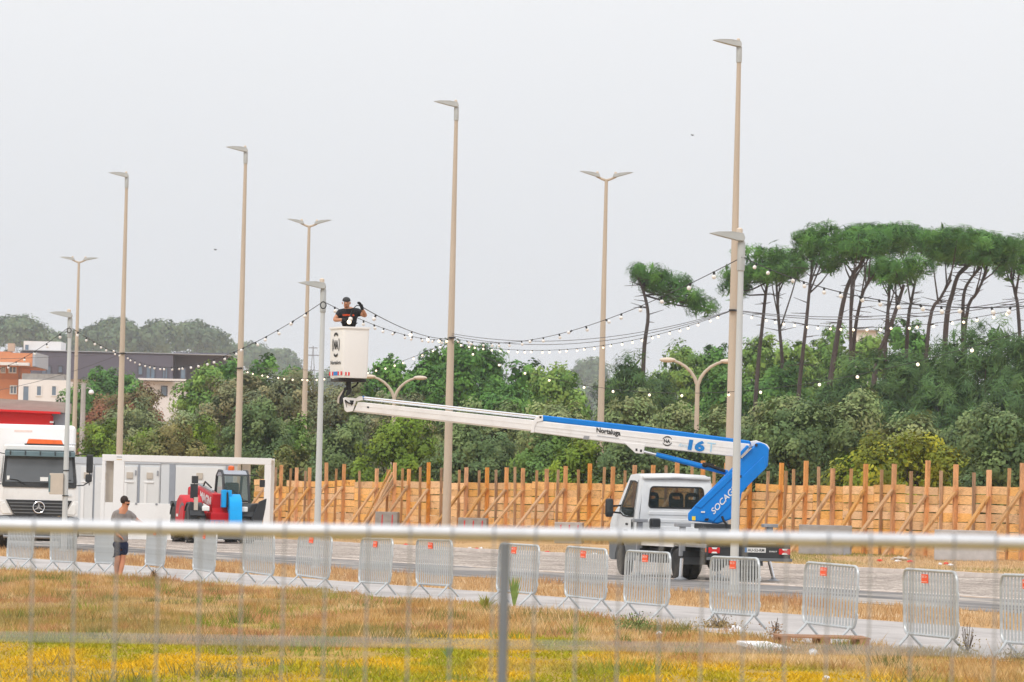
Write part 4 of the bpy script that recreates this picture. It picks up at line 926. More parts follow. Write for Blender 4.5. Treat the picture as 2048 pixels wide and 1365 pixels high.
slab('arm_ridge', M['blue'], [(1389,1013),(1463,944),(1470,952),(1402,1018)], 0.46, bevel=0.015, par=arm)
slab('arm_side_plate', M['blue'], [(1426,1044),(1484,986),(1494,974),(1532,937),(1528,912),(1475,962),(1410,1036)], 0.462, bevel=0.01, par=arm)
slab('arm_cutout', M['black'], [(1408,1041),(1412,1037),(1418,1037),(1416,1042)], 0.47, bevel=0, par=arm)
slab('arm_hole', M['black'], [(1479,951),(1483,951),(1483,956),(1479,956)], 0.47, bevel=0, par=arm)
slab('warning_sticker', M['yellow'], [(1384,1033),(1391,1033),(1391,1041),(1384,1041)], 0.47, bevel=0, par=arm)
slab('white_sticker', M['plate'], [(1402,1023),(1410,1023),(1410,1026),(1402,1026)], 0.472, bevel=0, par=arm)
slab('hinge_plate', M['boom_white'], [(1487,905),(1496,884),(1512,881),(1534,889),(1539,896),(1538,901),(1530,899),(1528,915),(1521,930),(1517,929),(1519,898),(1505,893)], 0.30, off=0.10, bevel=0.01, par=arm)
slab('hinge_bolt', M['chassis'], [(1510,888),(1515,888),(1515,893),(1510,893)], 0.47, bevel=0, par=arm)
slab('levelling_ram', M['blue'], [(1477,908),(1494,890),(1499,894),(1481,913)], 0.10, off=-0.26, bevel=0.02, par=arm)
slab('levelling_rod', M['chrome'], [(1481,915),(1502,895),(1504,897),(1484,917)], 0.05, off=-0.25, bevel=0.0, par=arm)
for k, (xx, yy) in enumerate([(1448,1045)]):
    pts = [BP(xx-4*(1 if k == 0 else -1), yy-12, -0.3), BP(xx, yy-2, -0.32), BP(xx+5*(1 if k == 0 else -1), yy+4, -0.32), BP(xx+3, yy+16, -0.3)]
    MB().tube(pts, 0.03, 6).build('hose', M['cable'], truck, world=True)
bo = slab('boom_outer', M['boom_white'], [(1066,842),(1085,843),(1300,866),(1500,888),(1494,914),(1470,914),(1280,893),(1064,865)], 0.26, bevel=0.02)
slab('boom_rib', M['boom_white'], [(1072,851),(1480,897),(1480,899),(1072,853)], 0.275, bevel=0, par=bo)
slab('boom_rib', M['boom_white'], [(1072,858),(1476,905),(1476,906.5),(1072,860)], 0.27, bevel=0, par=bo)
slab('boom_collar', M['boom_white'], [(1061,866),(1065,843),(1077,831),(1086,831),(1086,842),(1074,845),(1070,853),(1068,866)], 0.30, bevel=0.01, par=bo)
slab('collar_bolt', M['chassis'], [(1079,833),(1083,833),(1083,837),(1079,837)], 0.31, bevel=0, par=bo)
slab('boom_pad', M['steel_grey'], [(1168,872),(1179,873),(1177,880),(1166,879)], 0.29, bevel=0, par=bo)
slab('boom_blue_tube', M['blue'], [(1082,832),(1086,831),(1300,855),(1500,882),(1502,886),(1500,892),(1290,867),(1082,842)], 0.12, off=-0.06, bevel=0.035, par=bo)
bi = slab('boom_inner', M['boom_white'], [(716,804),(1072,841),(1068,862),(708,822)], 0.20, bevel=0.015)
slab('boom_rib', M['boom_white'], [(720,811),(1068,849),(1068,850.5),(720,812.5)], 0.212, bevel=0, par=bi)
slab('boom_underside', M['inner_beige'], [(708,821.5),(1064,861),(1064,863.5),(706,824)], 0.195, bevel=0, par=bi)
slab('boom_bolt', M['chassis'], [(734,813),(738,813.5),(738,817),(734,816.5)], 0.215, bevel=0, par=bi)
MB().tube([BP(727,795.5,-0.05), BP(1080,834,-0.05)], 0.026, 10).build('telescope_rod', M['chrome'], bi, world=True)
MB().tube([BP(727,799,0.03), BP(1080,838,0.03)], 0.018, 8).build('telescope_rod', M['chrome'], bi, world=True)
slab('rod_clamp', M['blue'], [(725,792),(729,792),(729,798),(725,798)], 0.12, bevel=0, par=bi)
tipb = MB(); po = [(686,797),(690,795),(712,797),(718,793),(725,793),(726,801),(712,803),(706,823),(694,825),(689,821)]; pi_ = None
tip = slab('boom_tip_bracket', M['boom_white'], po, 0.24, bevel=0.01)
slab('tip_opening', M['chassis'], [(699,801),(708,801.5),(706,809),(703,812)], 0.25, bevel=0, par=tip)
slab('tip_slot', M['chassis'], [(690,803),(693,815),(694,816),(692,803)], 0.25, bevel=0, par=tip)
jb = slab('jib_link', M['chassis'], [(677,800),(684,786),(688,776),(697,774),(704,777),(703,783),(698,790),(693,794),(691,788),(695,780),(692,781),(688,790),(687,803),(680,811)], 0.2, bevel=0.015)
slab('jib_cover', M['inner_beige'], [(674.5,806),(675,796),(684,782),(687,779),(687,782),(679,796),(678,807)], 0.10, off=-0.05, bevel=0, par=jb)
MB().tube([BP(690,801,-0.15), BP(696,806,-0.16), BP(703,808,-0.15), BP(706,803,-0.15)], 0.02, 6).build('hose', M['cable'], jb, world=True)
slab('basket_pivot', M['chassis'], [(692,764),(702,764),(702,779),(692,777)], 0.24, bevel=0.01, par=jb)
MB().tube([BP(717,763,-0.05), BP(713,771,-0.1), BP(704,776,-0.05)], 0.022, 6).build('hose', M['cable'], jb, world=True)
cb = slab('lift_ram_bracket', M['boom_white'], [(1247,885),(1290,889),(1287,908),(1271,907)], 0.30, bevel=0.01)
for xx, yy in ((1273,900),(1282,902)): slab('bracket_pin', M['chassis'], [(xx-2,yy-2.5),(xx+2,yy-2.5),(xx+2,yy+2.5),(xx-2,yy+2.5)], 0.31, bevel=0, par=cb)
MB().tube([BP(1284,903), BP(1318,911)], 0.035, 10).build('lift_ram_rod', M['chrome'], truck, world=True)
ramo = MB().tube([BP(1312,909), BP(1322,912), BP(1455,946)], [0.05,0.062,0.062], 12).build('lift_ram', M['blue'], truck, world=True)
MB().tube([BP(1405,928,-0.08), BP(1420,932,-0.1), BP(1450,943,-0.08)], 0.035, 8).tube([BP(1405,932,-0.06), BP(1412,927,-0.09), BP(1428,930,-0.09)], 0.022, 6).ell(BP(1410,930.5,-0.06),(0.07,0.07,0.06),8,6).build('ram_hoses', M['cable'], ramo, world=True)
# print on the boom
def boomtext(name, s, p0, p1, h, mt, off=-0.136, bold=0.02, shear=0.0, par=None):
    a = BP(*p0, off); b = BP(*p1, off); up = BP(p0[0], p0[1]-h, off) - a
    return text_on(name, s, a, b-a, up, mt, par or bo, bold, shear)
boomtext('company_lettering', 'Nortaluga', (1193,868.5), (1241,875), 13.5, M['black'], -0.142, 0.03)
slab('company_underline', M['cont_slate'], [(1194,871.5),(1238,877),(1238,877.8),(1194,872.3)], 0.284, bevel=0, par=bo)
def disc(cx, cy, r0, r1, a0, a1, off, mt, par, name='logo_ring', sx=1.0, sy=1.0, fn=None):
    fn = fn or BP; n = 20; vs = []; fs = []
    for i in range(n+1):
        a = math.radians(a0 + (a1-a0)*i/n)
        vs += [fn(cx+sx*r0*math.cos(a), cy-sy*r0*math.sin(a), off), fn(cx+sx*r1*math.cos(a), cy-sy*r1*math.sin(a), off)]
    for i in range(n): fs.append((2*i, 2*i+1, 2*i+3, 2*i+2))
    return MB().add(vs, fs).build(name, mt, par, smooth=False, world=True)
disc(1334.5, 882.5, 8.6, 9.9, 20, 160, -0.142, M['black'], bo); disc(1334.5, 882.5, 8.6, 9.9, 200, 340, -0.142, M['black'], bo)
disc(1334.5, 882.5, 7.6, 9.9, 55, 125, -0.143, M['black'], bo); disc(1334.5, 882.5, 7.6, 9.9, 235, 305, -0.143, M['black'], bo)
boomtext('logo_lettering', 'NA', (1328,885.5), (1340.5,887), 7.5, M['black'], -0.142, 0.03)
boomtext('size_lettering', '16', (1375,900), (1408,904.5), 22, M['blue_print'], -0.144, 0.055, 0.12)
boomtext('size_suffix', 'T', (1413,903), (1430,905), 18, M['lightblue'], -0.144, -0.01, 0.1)
boomtext('script_lettering', 'forste', (1356,893), (1381,896), 7, M['lightblue'], -0.142, -0.005, 0.2)
a = BP(1428,1030,-0.24); b = BP(1475,979,-0.24); up = (BP(1421,1023.5,-0.24) - a)*1.25
text_on('maker_lettering', 'SOCAGE', a, (b-a)*0.98, up, M['plate'], arm, 0.015, 0.05)
# basket: long side runs away from us
bk0 = bd(700); cb_ = P(701, 757, bk0); 
rzb = math.radians(20)
bx = Vector((math.cos(rzb), math.sin(rzb), 0)); by = Vector((-math.sin(rzb), math.cos(rzb), 0))
s_b = FPX/bk0; hB = 100/s_b; wB = 0.64; lB = 1.02
bc = P(697, 757, bk0)
bk = MB()
def ringpts(w_, l_, z, r): return [bc + bx*a + by*b + Vector((0,0,z)) for a, b in rr2(-w_/2, w_/2, -l_/2, l_/2, r, 4)]
lv = [ringpts(wB*0.93, lB*0.95, 0.0, 0.06), ringpts(wB*0.97, lB*0.97, 0.05, 0.06), ringpts(wB, lB, hB-0.02, 0.06), ringpts(wB+0.05, lB+0.05, hB-0.02, 0.07), ringpts(wB+0.05, lB+0.05, hB+0.02, 0.07), ringpts(wB-0.06, lB-0.06, hB+0.02, 0.05), ringpts(wB*0.88, lB*0.90, 0.06, 0.05)]
n = len(lv[0]); vs = [p for l in lv for p in l]; fs = []
for i in range(len(lv)-1):
    for k in range(n): fs.append((i*n+k, i*n+(k+1)%n, (i+1)*n+(k+1)%n, (i+1)*n+k))
fs.append(list(range(n))[::-1]); fs.append([(len(lv)-1)*n+k for k in range(n)])
bask = bk.add(vs, fs).build('basket', M['basket_white'], truck, world=True, ang=50)
MB().box(bc + Vector((0,0,-0.05)), (0.68,0.6,0.07), Matrix.Rotation(rzb,3,'Z')).build('basket_mount', M['chassis'], bask, world=True, bevel=0.01)
flap = bc + bx*(wB/2+0.02) + Vector((0,0,hB))
MB().prism([flap + Vector((0,0,0.01)), flap + bx*0.05 + Vector((0,0,0.01)), flap + bx*0.14 + Vector((0,0,-0.14)), flap + bx*0.11 + Vector((0,0,-0.14))], by*0.5 - by*0.0).build('control_flap', M['basket_white'], bask, world=True)
# left face print (long face seen at a slant)
fc = bc - bx*(wB/2+0.006)
def FL(u, v): return fc - by*u + Vector((0,0,v)) + bx*(0.5-v/hB)*0.016
def facedisc(r0, r1, a0, a1):
    n = 16; vs = []; fs = []
    for i in range(n+1):
        a = math.radians(a0+(a1-a0)*i/n)
        vs += [FL(r0*math.cos(a)*0.95, hB*0.66 + r0*math.sin(a)), FL(r1*math.cos(a)*0.95, hB*0.66 + r1*math.sin(a))]
    for i in range(n): fs.append((2*i, 2*i+1, 2*i+3, 2*i+2))
    return MB().add(vs, fs).build('logo_ring', M['black'], bask, smooth=False, world=True)
facedisc(0.23,0.285,55,125); facedisc(0.23,0.285,235,305)
facedisc(0.245,0.285,-32,32); facedisc(0.245,0.285,148,212)
text_on('logo_lettering', 'NA', FL(-0.17, hB*0.57), FL(0.17, hB*0.57)-FL(-0.17, hB*0.57), FL(-0.17, hB*0.75)-FL(-0.17, hB*0.57), M['black'], bask, 0.04)
text_on('company_lettering', 'Nortaluga', FL(-0.38, hB*0.245), FL(0.38, hB*0.245)-FL(-0.38, hB*0.245), FL(-0.38, hB*0.345)-FL(-0.38, hB*0.245), M['black'], bask, 0.02)
for k in range(9):
    u0 = -0.48 + k*0.107; mt_ = M['blue_print'] if 2 < k < 6 else (M['red_fascia'] if k % 2 == 0 else M['plate'])
    MB().add([FL(u0,hB*0.045+0.004), FL(u0+0.107,hB*0.045+0.004), FL(u0+0.107,hB*0.125), FL(u0,hB*0.125)], [(0,1,2,3)]).build('hazard_stripe', mt_, bask, smooth=False, world=True)
fn0 = bc - by*(lB/2+0.006)
for k in range(4):
    q = fn0 - bx*(wB/2-0.04) + bx*0.035*k
    MB().add([q+Vector((0,0,0.05))+by*0.012, q+bx*0.036+Vector((0,0,0.05))+by*0.012, q+bx*0.036+Vector((0,0,0.13))+by*0.010, q+Vector((0,0,0.13))+by*0.010], [(0,1,2,3)]).build('hazard_stripe', M['red_fascia'] if k % 2 else M['plate'], bask, smooth=False, world=True)

# ================================================================== PARKED TRUCK (left)
pc = G(75, 1101)
pr_yaw = math.radians(8.2)
ptr = thing('parked_truck', 'white and grey lorry cab seen from the front at the left edge', 'truck', pc, pr_yaw)
def pt(name, mt, mb, par=None, **k): return mb.build(name, mt, par or ptr, **k)
# local: x right, y away, front face near y=0
for sx in (-1, 1):
    for y in (1.5, 4.9): wheel(ptr, (sx*1.02, y, 0.52), 0.52, 0.30, M['rim_dark'], sx)
pt('chassis', M['chassis'], MB().box((0,3.2,0.75),(0.9,6.4,0.3)).box((0,0.5,0.5),(2.0,0.5,0.45)).box((0,1.5,0.52),(1.9,0.14,0.14)).box((0,4.9,0.52),(1.9,0.14,0.14)))
sidep = [(0.05,1.05),(0.0,1.5),(0.02,2.0),(0.20,2.95),(0.34,3.12),(0.6,3.20),(1.95,3.20),(2.0,3.1),(2.0,1.05)]
wdt = lambda z: 1.16 if z < 2.0 else 1.16-(z-2.0)*0.10
sh = MB(); n = len(sidep); nv = []
for sx in (-1,1): nv += [(sx*wdt(z), y, z) for y, z in sidep]
sh.add(nv, [list(range(n)), [n+i for i in range(n)][::-1]] + [(i, i+n, (i+1)%n+n, (i+1)%n) for i in range(n)])
pcab = pt('cab', M['white_paint'], sh, bevel=0.05)
# windscreen with black surround, roof visor
def fy(z): return -0.012 if z < 2.0 else (z-2.0)/0.95*0.18-0.012
def front(poly, off=0.0, th_=0.02): return MB().prism([(x, fy(z)-off, z) for x, z in poly], (0,th_,0))
pt('windscreen_surround', M['darkplastic'], front([(-1.13,1.98),(-1.10,1.90),(1.10,1.90),(1.13,1.98),(1.05,2.92),(0.98,2.97),(-0.98,2.97),(-1.05,2.92)], 0.004), pcab)
ws = pt('windscreen', M['pane_ws'], front([(-1.03,2.06),(1.03,2.06),(0.97,2.84),(0.90,2.88),(-0.90,2.88),(-0.97,2.84)], 0.012), pcab)
pt('sun_visor', M['visor'], MB().prism([(1.06,0.16,2.86),(1.06,-0.12,2.84),(1.06,-0.08,2.98),(1.06,0.22,3.02)], (-2.12,0,0)), pcab, bevel=0.01)
for x in (-0.9,-0.45,0.0,0.45,0.9): pt('visor_bracket', M['darkplastic'], MB().box((x,-0.02,2.94),(0.03,0.22,0.12)), pcab)
pt('visor_trim', M['white_paint'], MB().box((0,0.30,3.10),(2.1,0.3,0.16)), pcab, bevel=0.03)
for x0, x1 in ((-0.92,-0.42),(0.95,0.05)):
    pt('wiper', M['black'], MB().tube([(x0,fy(2.2)-0.03,2.14),((x0+x1)/2,fy(2.1)-0.04,2.12),(x1,fy(2.0)-0.03,1.99)], 0.012, 5), ws)
pt('paper', M['plate'], front([(0.02,2.10),(0.26,2.10),(0.26,2.22),(0.02,2.22)], 0.02, 0.006), ws)
pt('sticker', M['plate'], front([(-0.98,2.12),(-0.90,2.12),(-0.90,2.24),(-0.98,2.24)], 0.02, 0.006), ws)
gr_ = pt('grille', M['darkplastic'], front([(-1.0,1.52),(1.0,1.52),(0.78,1.12),(0.70,1.05),(-0.70,1.05),(-0.78,1.12)], 0.01, 0.03), pcab)
for z in (1.13,1.23,1.33,1.43):
    w_ = 0.80+ (z-1.12)*0.5
    pt('grille_slat', M['greyplastic'], MB().box((0,-0.035,z),(2*w_-0.1,0.03,0.035)), gr_)
# star badge
sg = MB().tube([(0.17*math.cos(a), -0.07, 1.30+0.17*math.sin(a)) for a in [i*2*math.pi/28 for i in range(28)]], 0.016, 6, closed=True)
for k in range(3):
    a = math.radians(90+120*k); p1 = Vector((0.165*math.cos(a),-0.07,1.30+0.165*math.sin(a))); q = Vector((-math.sin(a)*0.03,0,math.cos(a)*0.03)); c0 = Vector((0,-0.07,1.30))
    sg.prism([c0-q, c0+q, p1], (0,-0.02,0))
pt('star_badge', M['chrome'], sg, gr_)
pt('door_lettering', M['cont_grey'], MB().box((0.85,-0.022,1.68),(0.26,0.006,0.06)), pcab)
for sx in (-1,1):
    hl = pt('headlight', M['clear_light'], MB().prism([(sx*1.12,-0.03,1.42),(sx*1.02,-0.03,1.44),(sx*0.80,-0.03,1.10),(sx*1.08,-0.03,1.08),(sx*1.14,-0.03,1.18)], (0,0.06,0)), bevel=0.015)
    pt('headlight_rim', M['white_paint'], MB().prism([(sx*1.20,-0.01,1.50),(sx*1.04,-0.01,1.50),(sx*0.76,-0.01,1.06),(sx*1.20,-0.01,1.02)], (0,0.08,0)), hl, bevel=0.02)
    mr_ = pt('mirror', M['darkplastic'], MB().box((sx*1.52,0.25,2.66),(0.20,0.14,0.56)), bevel=0.04)
    pt('lower_mirror', M['darkplastic'], MB().box((sx*1.50,0.25,2.22),(0.20,0.12,0.24)), mr_, bevel=0.04)
    pt('mirror_arm', M['darkplastic'], MB().tube([(sx*1.06,0.1,2.90),(sx*1.3,0.2,2.95),(sx*1.52,0.25,2.92)],0.016,6).tube([(sx*1.13,0.05,1.98),(sx*1.35,0.15,2.0),(sx*1.52,0.25,2.12)],0.02,6).tube([(sx*1.52,0.25,2.0),(sx*1.52,0.25,2.9)],0.016,6), mr_)
    pt('side_window', M['glass_dark'], MB().prism([(sx*(wdt(z)+0.004),y,z) for y,z in ((0.35,2.05),(1.35,2.05),(1.35,2.85),(0.45,2.85))], (-sx*0.01,0,0)), pcab)
    pt('corner_panel', M['white_paint'], MB().prism([(sx*1.19,0.02,1.02),(sx*1.19,0.02,1.9),(sx*1.16,0.02,1.98),(sx*1.06,-0.005,1.9),(sx*1.1,-0.005,1.52)], (0,0.3,0)), pcab)
bp_ = pt('bumper', M['greyplastic'], MB().prism([(-1.24,-0.06,0.42),(1.24,-0.06,0.42),(1.24,-0.06,1.0),(0.92,-0.06,1.03),(0.70,-0.06,0.72),(-0.70,-0.06,0.72),(-0.92,-0.06,1.03),(-1.24,-0.06,1.0)], (0,0.5,0)), bevel=0.04)
pt('bumper_intake', M['black'], MB().box((0,0.02,0.88),(1.6,0.1,0.32)), bp_)
for z in (0.80,0.90): pt('intake_slat', M['darkplastic'], MB().box((0,-0.05,z),(1.55,0.05,0.035)), bp_)
pt('step_bar', M['steel_grey'], MB().tube([(-1.05,-0.1,0.40),(1.05,-0.1,0.40)],0.045,8), bp_)
lb = pt('light_bar', M['amber'], MB().prism([(-0.40,0.55,3.22),(0.72,0.55,3.22),(0.66,0.55,3.36),(-0.34,0.55,3.38)], (0,0.28,0)), bevel=0.02)
pt('light_bar_base', M['darkplastic'], MB().box((0.15,0.69,3.21),(1.2,0.3,0.04)), lb)
for k in range(5): pt('roof_horn', M['chrome'], MB().ell((0.80+0.07*k,0.75,3.24),(0.03,0.08,0.04),8,6), pcab)
pt('box_body', M['body_white'], MB().box((-0.08,5.2,2.58),(2.50,6.0,2.50)), bevel=0.12)
pt('body_marking', M['inner_pink'], MB().box((-0.45,2.195,3.62),(0.55,0.006,0.06)))

# ================================================================== RED FASCIA STALL behind the truck
d = 175.0; s_ = FPX/d
c = P(52, 850, d); fz = gz(c.x)
st = thing('red_market_trailer', 'red-fronted trailer roof with taupe top showing above the parked truck', 'trailer', (c.x, c.y, fz))
W_ = 3.6; zt_ = P(52, 822, d).z - fz
MB().box((-0.6,1.2,zt_/2-0.1),(W_-0.2,2.2,zt_-0.6)).build('body', M['darkplastic'], st)
MB().box((-0.70,-0.1,zt_-0.35),(W_-0.2,0.12,0.75)).build('fascia', M['red_fascia'], st, bevel=0.01)
MB().box((1.02,-0.17,zt_-0.45),(0.10,0.06,0.55)).build('fascia_edge', M['red'], st)
MB().prism([(-2.6,-0.5,zt_-0.02),(1.35,-0.5,zt_-0.10),(1.35,-0.5,zt_-0.02),(-2.6,-0.5,zt_+0.06)], (0,0.9,0)).build('red_lip', M['red_fascia'], st)
MB().prism([(-2.6,-0.2,zt_+0.05),(1.5,-0.2,zt_-0.04),(1.5,-0.2,zt_+0.36),(-2.6,-0.2,zt_+0.50)], (0,2.8,0)).build('roof', M['roof_taupe'], st)
MB().box((1.22,0.2,zt_-0.4),(0.62,0.2,0.7)).build('side_panel', M['cont_slate'], st)
MB().box((1.02,-0.205,zt_-0.42),(0.16,0.008,0.07)).build('sticker', M['plate'], st)

# ================================================================== CONTAINERS
def wbox(mb, x0, y0, x1, y1, d, thick):
    """upright box filling the picture rectangle at depth d"""
    a = P((x0+x1)/2, (y0+y1)/2, d); s_ = FPX/d
    return mb.box(a + Vector((0, thick/2, 0)), ((x1-x0)/s_, thick, (y1-y0)/s_))
d = 166.0; s_ = FPX/d; pA = P(205, 909, d); pB = P(543, 916, d)
zb = gz(pA.x)
cont = thing('white_container_frame', 'white open-sided site container frame behind the man and the telehandler', 'container', (pA.x, d, zb), 0.0)
Wd = (543-205)/s_; Ht = pA.z - zb
q = 0.62; 
def cbx(name, x0, x1, y0, y1, z0, z1, mt, par=None): return MB().box(((x0+x1)/2,(y0+y1)/2,(z0+z1)/2),(x1-x0,y1-y0,z1-z0)).build(name, mt, par or cont, bevel=0.01)
cbx('roof_beam', 0, Wd, 0, 0.16, Ht-0.24, Ht, M['cont_white'])
cbx('roof_beam', 0, Wd, 2.28, 2.44, Ht-0.24, Ht-0.003, M['cont_white'])
cbx('roof_sheet', 0.02, Wd-0.02, 0.16, 2.28, Ht-0.10, Ht-0.02, M['cont_white'])
cbx('corner_post', 0.0, 0.16, 2.27, 2.43, 0.15, Ht-0.24, M['cont_white'])
cbx('corner_post', Wd-0.20, Wd, 2.27, 2.43, 0.15, Ht-0.24, M['cont_white'])
cbx('corner_post', 0.44, 0.82, 0.0, 0.20, 0.15, Ht-0.24, M['cont_white'])
cbx('corner_post', 0.0, 0.12, 0.0, 0.16, 0.15, Ht-0.24, M['cont_white'])
cbx('side_reveal', 0.12, 0.40, 0.3, 0.36, 1.35, Ht-0.24, M['inner_beige'])
cbx('side_panel', 0.12, 0.44, 0.02, 0.08, 0.15, 1.36, M['cont_white'])
cbx('corner_post', Wd-0.24, Wd, 0.0, 0.20, 0.15, Ht-0.24, M['cont_white'])
cbx('floor_beam', 0, Wd, 0, 0.16, 0.0, 0.15, M['cont_white'])
cbx('floor_beam', 0, Wd, 2.28, 2.44, 0.0, 0.147, M['cont_white'])
cbx('low_wall', 0.82, 4.4, 0.06, 0.12, 0.15, 1.36, M['cont_white'])
cbx('inner_post', 5.05, 5.35, 1.9, 2.2, 0.15, Ht-0.24, M['cont_white'])
cbx('vent_slot', 0.53, 0.73, -0.006, 0.0, Ht-0.10, Ht-0.07, M['cont_slate'])
cbx('yellow_mark', 0.53, 0.73, -0.006, 0.0, Ht-0.19, Ht-0.165, M['yellow_dull'])
for k in range(3): cbx('hasp', 1.25+0.75*k, 1.33+0.75*k, 0.03, 0.055, 1.30, 1.37, M['steel_grey'])
d2 = 172.5; s2 = FPX/d2
def cabin(x0, x1, ytop, label, doors, slate):
    a = P(x0, ytop, d2); zb = gz(a.x); H_ = a.z - zb; W_ = (x1-x0)/s2
    t = thing('grey_site_cabin', label, 'cabin', (a.x, d2, zb), 0.0, 'pale grey site cabins')
    def cx(name, u0, u1, v0, v1, z0, z1, mt, par=None): return MB().box(((u0+u1)/2,(v0+v1)/2,(z0+z1)/2),(u1-u0,v1-v0,z1-z0)).build(name, mt, par or t, bevel=0.008)
    cx('body', 0, W_, 0, 2.4, 0.05, H_-0.26, M['cont_grey'])
    cx('roof_rim', -0.02, W_+0.02, -0.03, 2.43, H_-0.26, H_, M['cont_roof'])
    for (p0, p1) in doors:
        u0, u1 = (p0-x0)/s2, (p1-x0)/s2
        dr = cx('door', u0, u1, -0.05, -0.003, 0.15, H_-0.36, M['cont_white2'])
        cx('door_box', (u0+u1)/2-0.12, (u0+u1)/2+0.12, -0.10, -0.05, H_-0.82, H_-0.58, M['inner_beige'], dr)
        cx('door_bar', (u0+u1)/2-0.22, (u0+u1)/2+0.16, -0.09, -0.05, H_-0.98, H_-0.92, M['cont_white'], dr)
        cx('hinge', u1-0.09, u1-0.03, -0.09, -0.05, H_-0.70, H_-0.50, M['steel_grey'], dr)
        cx('door_pipe', (u0+u1)/2-0.2, (u0+u1)/2-0.1, -0.08, -0.05, 0.2, H_-1.0, M['cont_white'], dr)
    for (p0, p1) in slate: cx('dark_post', (p0-x0)/s2, (p1-x0)/s2, -0.02, 0.0, 0.1, H_-0.28, M['cont_slate'])
    return t
cabin(148, 242, 914, 'pale grey site cabin between the parked truck and the white frame', [(163,188),(192,236)], [(188.5,190.5)])
cabin(243, 322, 914, 'pale grey cabin with door box, seen through the left half of the frame', [(246,276),(282,320)], [(277,281)])
cabin(323, 468, 914, 'pale grey site cabin with dark posts, seen through the frame behind the telehandler', [(353,448)], [(340,352),(452,467)])

# ================================================================== TELEHANDLER
tc_ = G(424, 1086); ta_ = math.radians(14)
tele = thing('telehandler', 'red telehandler with bright blue lifting head and dark cab in front of the container', 'telehandler', tc_, math.pi + ta_)
# local: +y forward (towards us), +x machine's right = picture left
def te(name, mt, mb, par=None, **k): return mb.build(name, mt, par or tele, **k)
for y in (1.45, -1.45):
    for sx in (-1, 1): wheel(tele, (sx*0.95, y, 0.64), 0.64, 0.44, M['rim_blue'], sx, lug=16)
te('chassis', M['red'], MB().box((0,0,0.85),(0.9,4.2,0.45)).box((0,1.45,0.64),(1.4,0.2,0.2)).box((0,-1.45,0.64),(1.4,0.2,0.2)).prism([(-0.35,1.5,0.6),(-0.35,2.0,0.75),(-0.35,1.7,1.45),(-0.35,1.1,1.3)], (0.7,0,0)), bevel=0.02)
# engine hood on the right side
hp = [(-0.95,0.55),(-0.92,1.15),(-0.70,1.50),(-0.3,1.68),(0.35,1.66),(0.78,1.45),(0.92,1.15),(0.95,0.55),(0.72,0.55),(0.66,1.05),(0.42,1.25),(0.1,1.3),(-0.2,0.55)]
hood = te('engine_hood', M['red'], MB().prism([(1.20,y,z) for y,z in [(-0.85,0.5),(-0.85,1.2),(-0.62,1.52),(-0.2,1.68),(0.4,1.66),(0.82,1.42),(0.9,1.1),(0.72,0.5)]], (-0.72,0,0)), bevel=0.08)
te('hood_stripe', M['greyplastic'], MB().prism([(1.205,y,z) for y,z in [(-0.1,0.98),(0.1,1.30),(0.55,1.42),(0.8,1.36),(0.8,1.28),(0.5,1.32),(0.2,1.2),(0.0,0.95)]], (-0.02,0,0)), hood)
te('hood_lettering', M['plate'], MB().box((1.207,-0.42,0.95),(0.006,0.36,0.10)), hood)
for sx, y in ((1,1.45),(1,-1.45),(-1,1.45),(-1,-1.45)):
    R1 = 0.74; arc = [(R1*math.cos(a), R1*math.sin(a)) for a in [math.radians(q) for q in range(25,156,13)]]; arc2 = [((R1+0.05)*math.cos(a), (R1+0.05)*math.sin(a)) for a in [math.radians(q) for q in range(155,24,-13)]]
    te('mudguard', M['darkplastic'], MB().prism([(sx*1.18, y+a, 0.64+b) for a,b in arc+arc2], (-sx*0.5,0,0)))
te('rear_tail', M['darkplastic'], MB().box((0.75,-2.1,1.35),(0.8,0.3,0.18)).box((0,-2.0,1.0),(1.2,0.3,0.5)), bevel=0.02)
# boom: from rear pivot to the blue head
bm_ = te('boom', M['red'], MB().bar((0.10,-2.0,1.78),(0.10,1.75,1.42),0.40,0.44), bevel=0.02)
te('boom_tube', M['steel_grey'], MB().tube([(0.22,-1.6,2.06),(0.22,1.2,1.82)],0.05,8), bm_)
te('boom_hose', M['cable'], MB().tube([(0.25,-0.6,2.0),(0.25,-0.3,2.16),(0.2,0.1,2.05),(0.15,0.4,1.95)],0.03,6), bm_)
te('boom_front_collar', M['red'], MB().bar((0.10,1.50,1.45),(0.10,1.80,1.42),0.50,0.62), bm_, bevel=0.02)
te('pivot_cap', M['red'], MB().lathe([(0.22,-0.05),(0.24,0.0),(0.2,0.12)],14,(0.45,-1.8,1.76),'X'), bm_)
a = Vector((0.304,-0.95,1.50)); text_on('maker_lettering', 'MAGNI', tele.matrix_basis @ a, tele.matrix_basis.to_3x3() @ Vector((0,2.35,-0.235)), tele.matrix_basis.to_3x3() @ Vector((0,0.0,0.34)), M['plate'], bm_, 0.06)
# lift ram between hood and chassis
te('lift_ram', M['red'], MB().tube([(0.45,0.3,1.2),(0.35,1.75,0.85)],0.09,10))
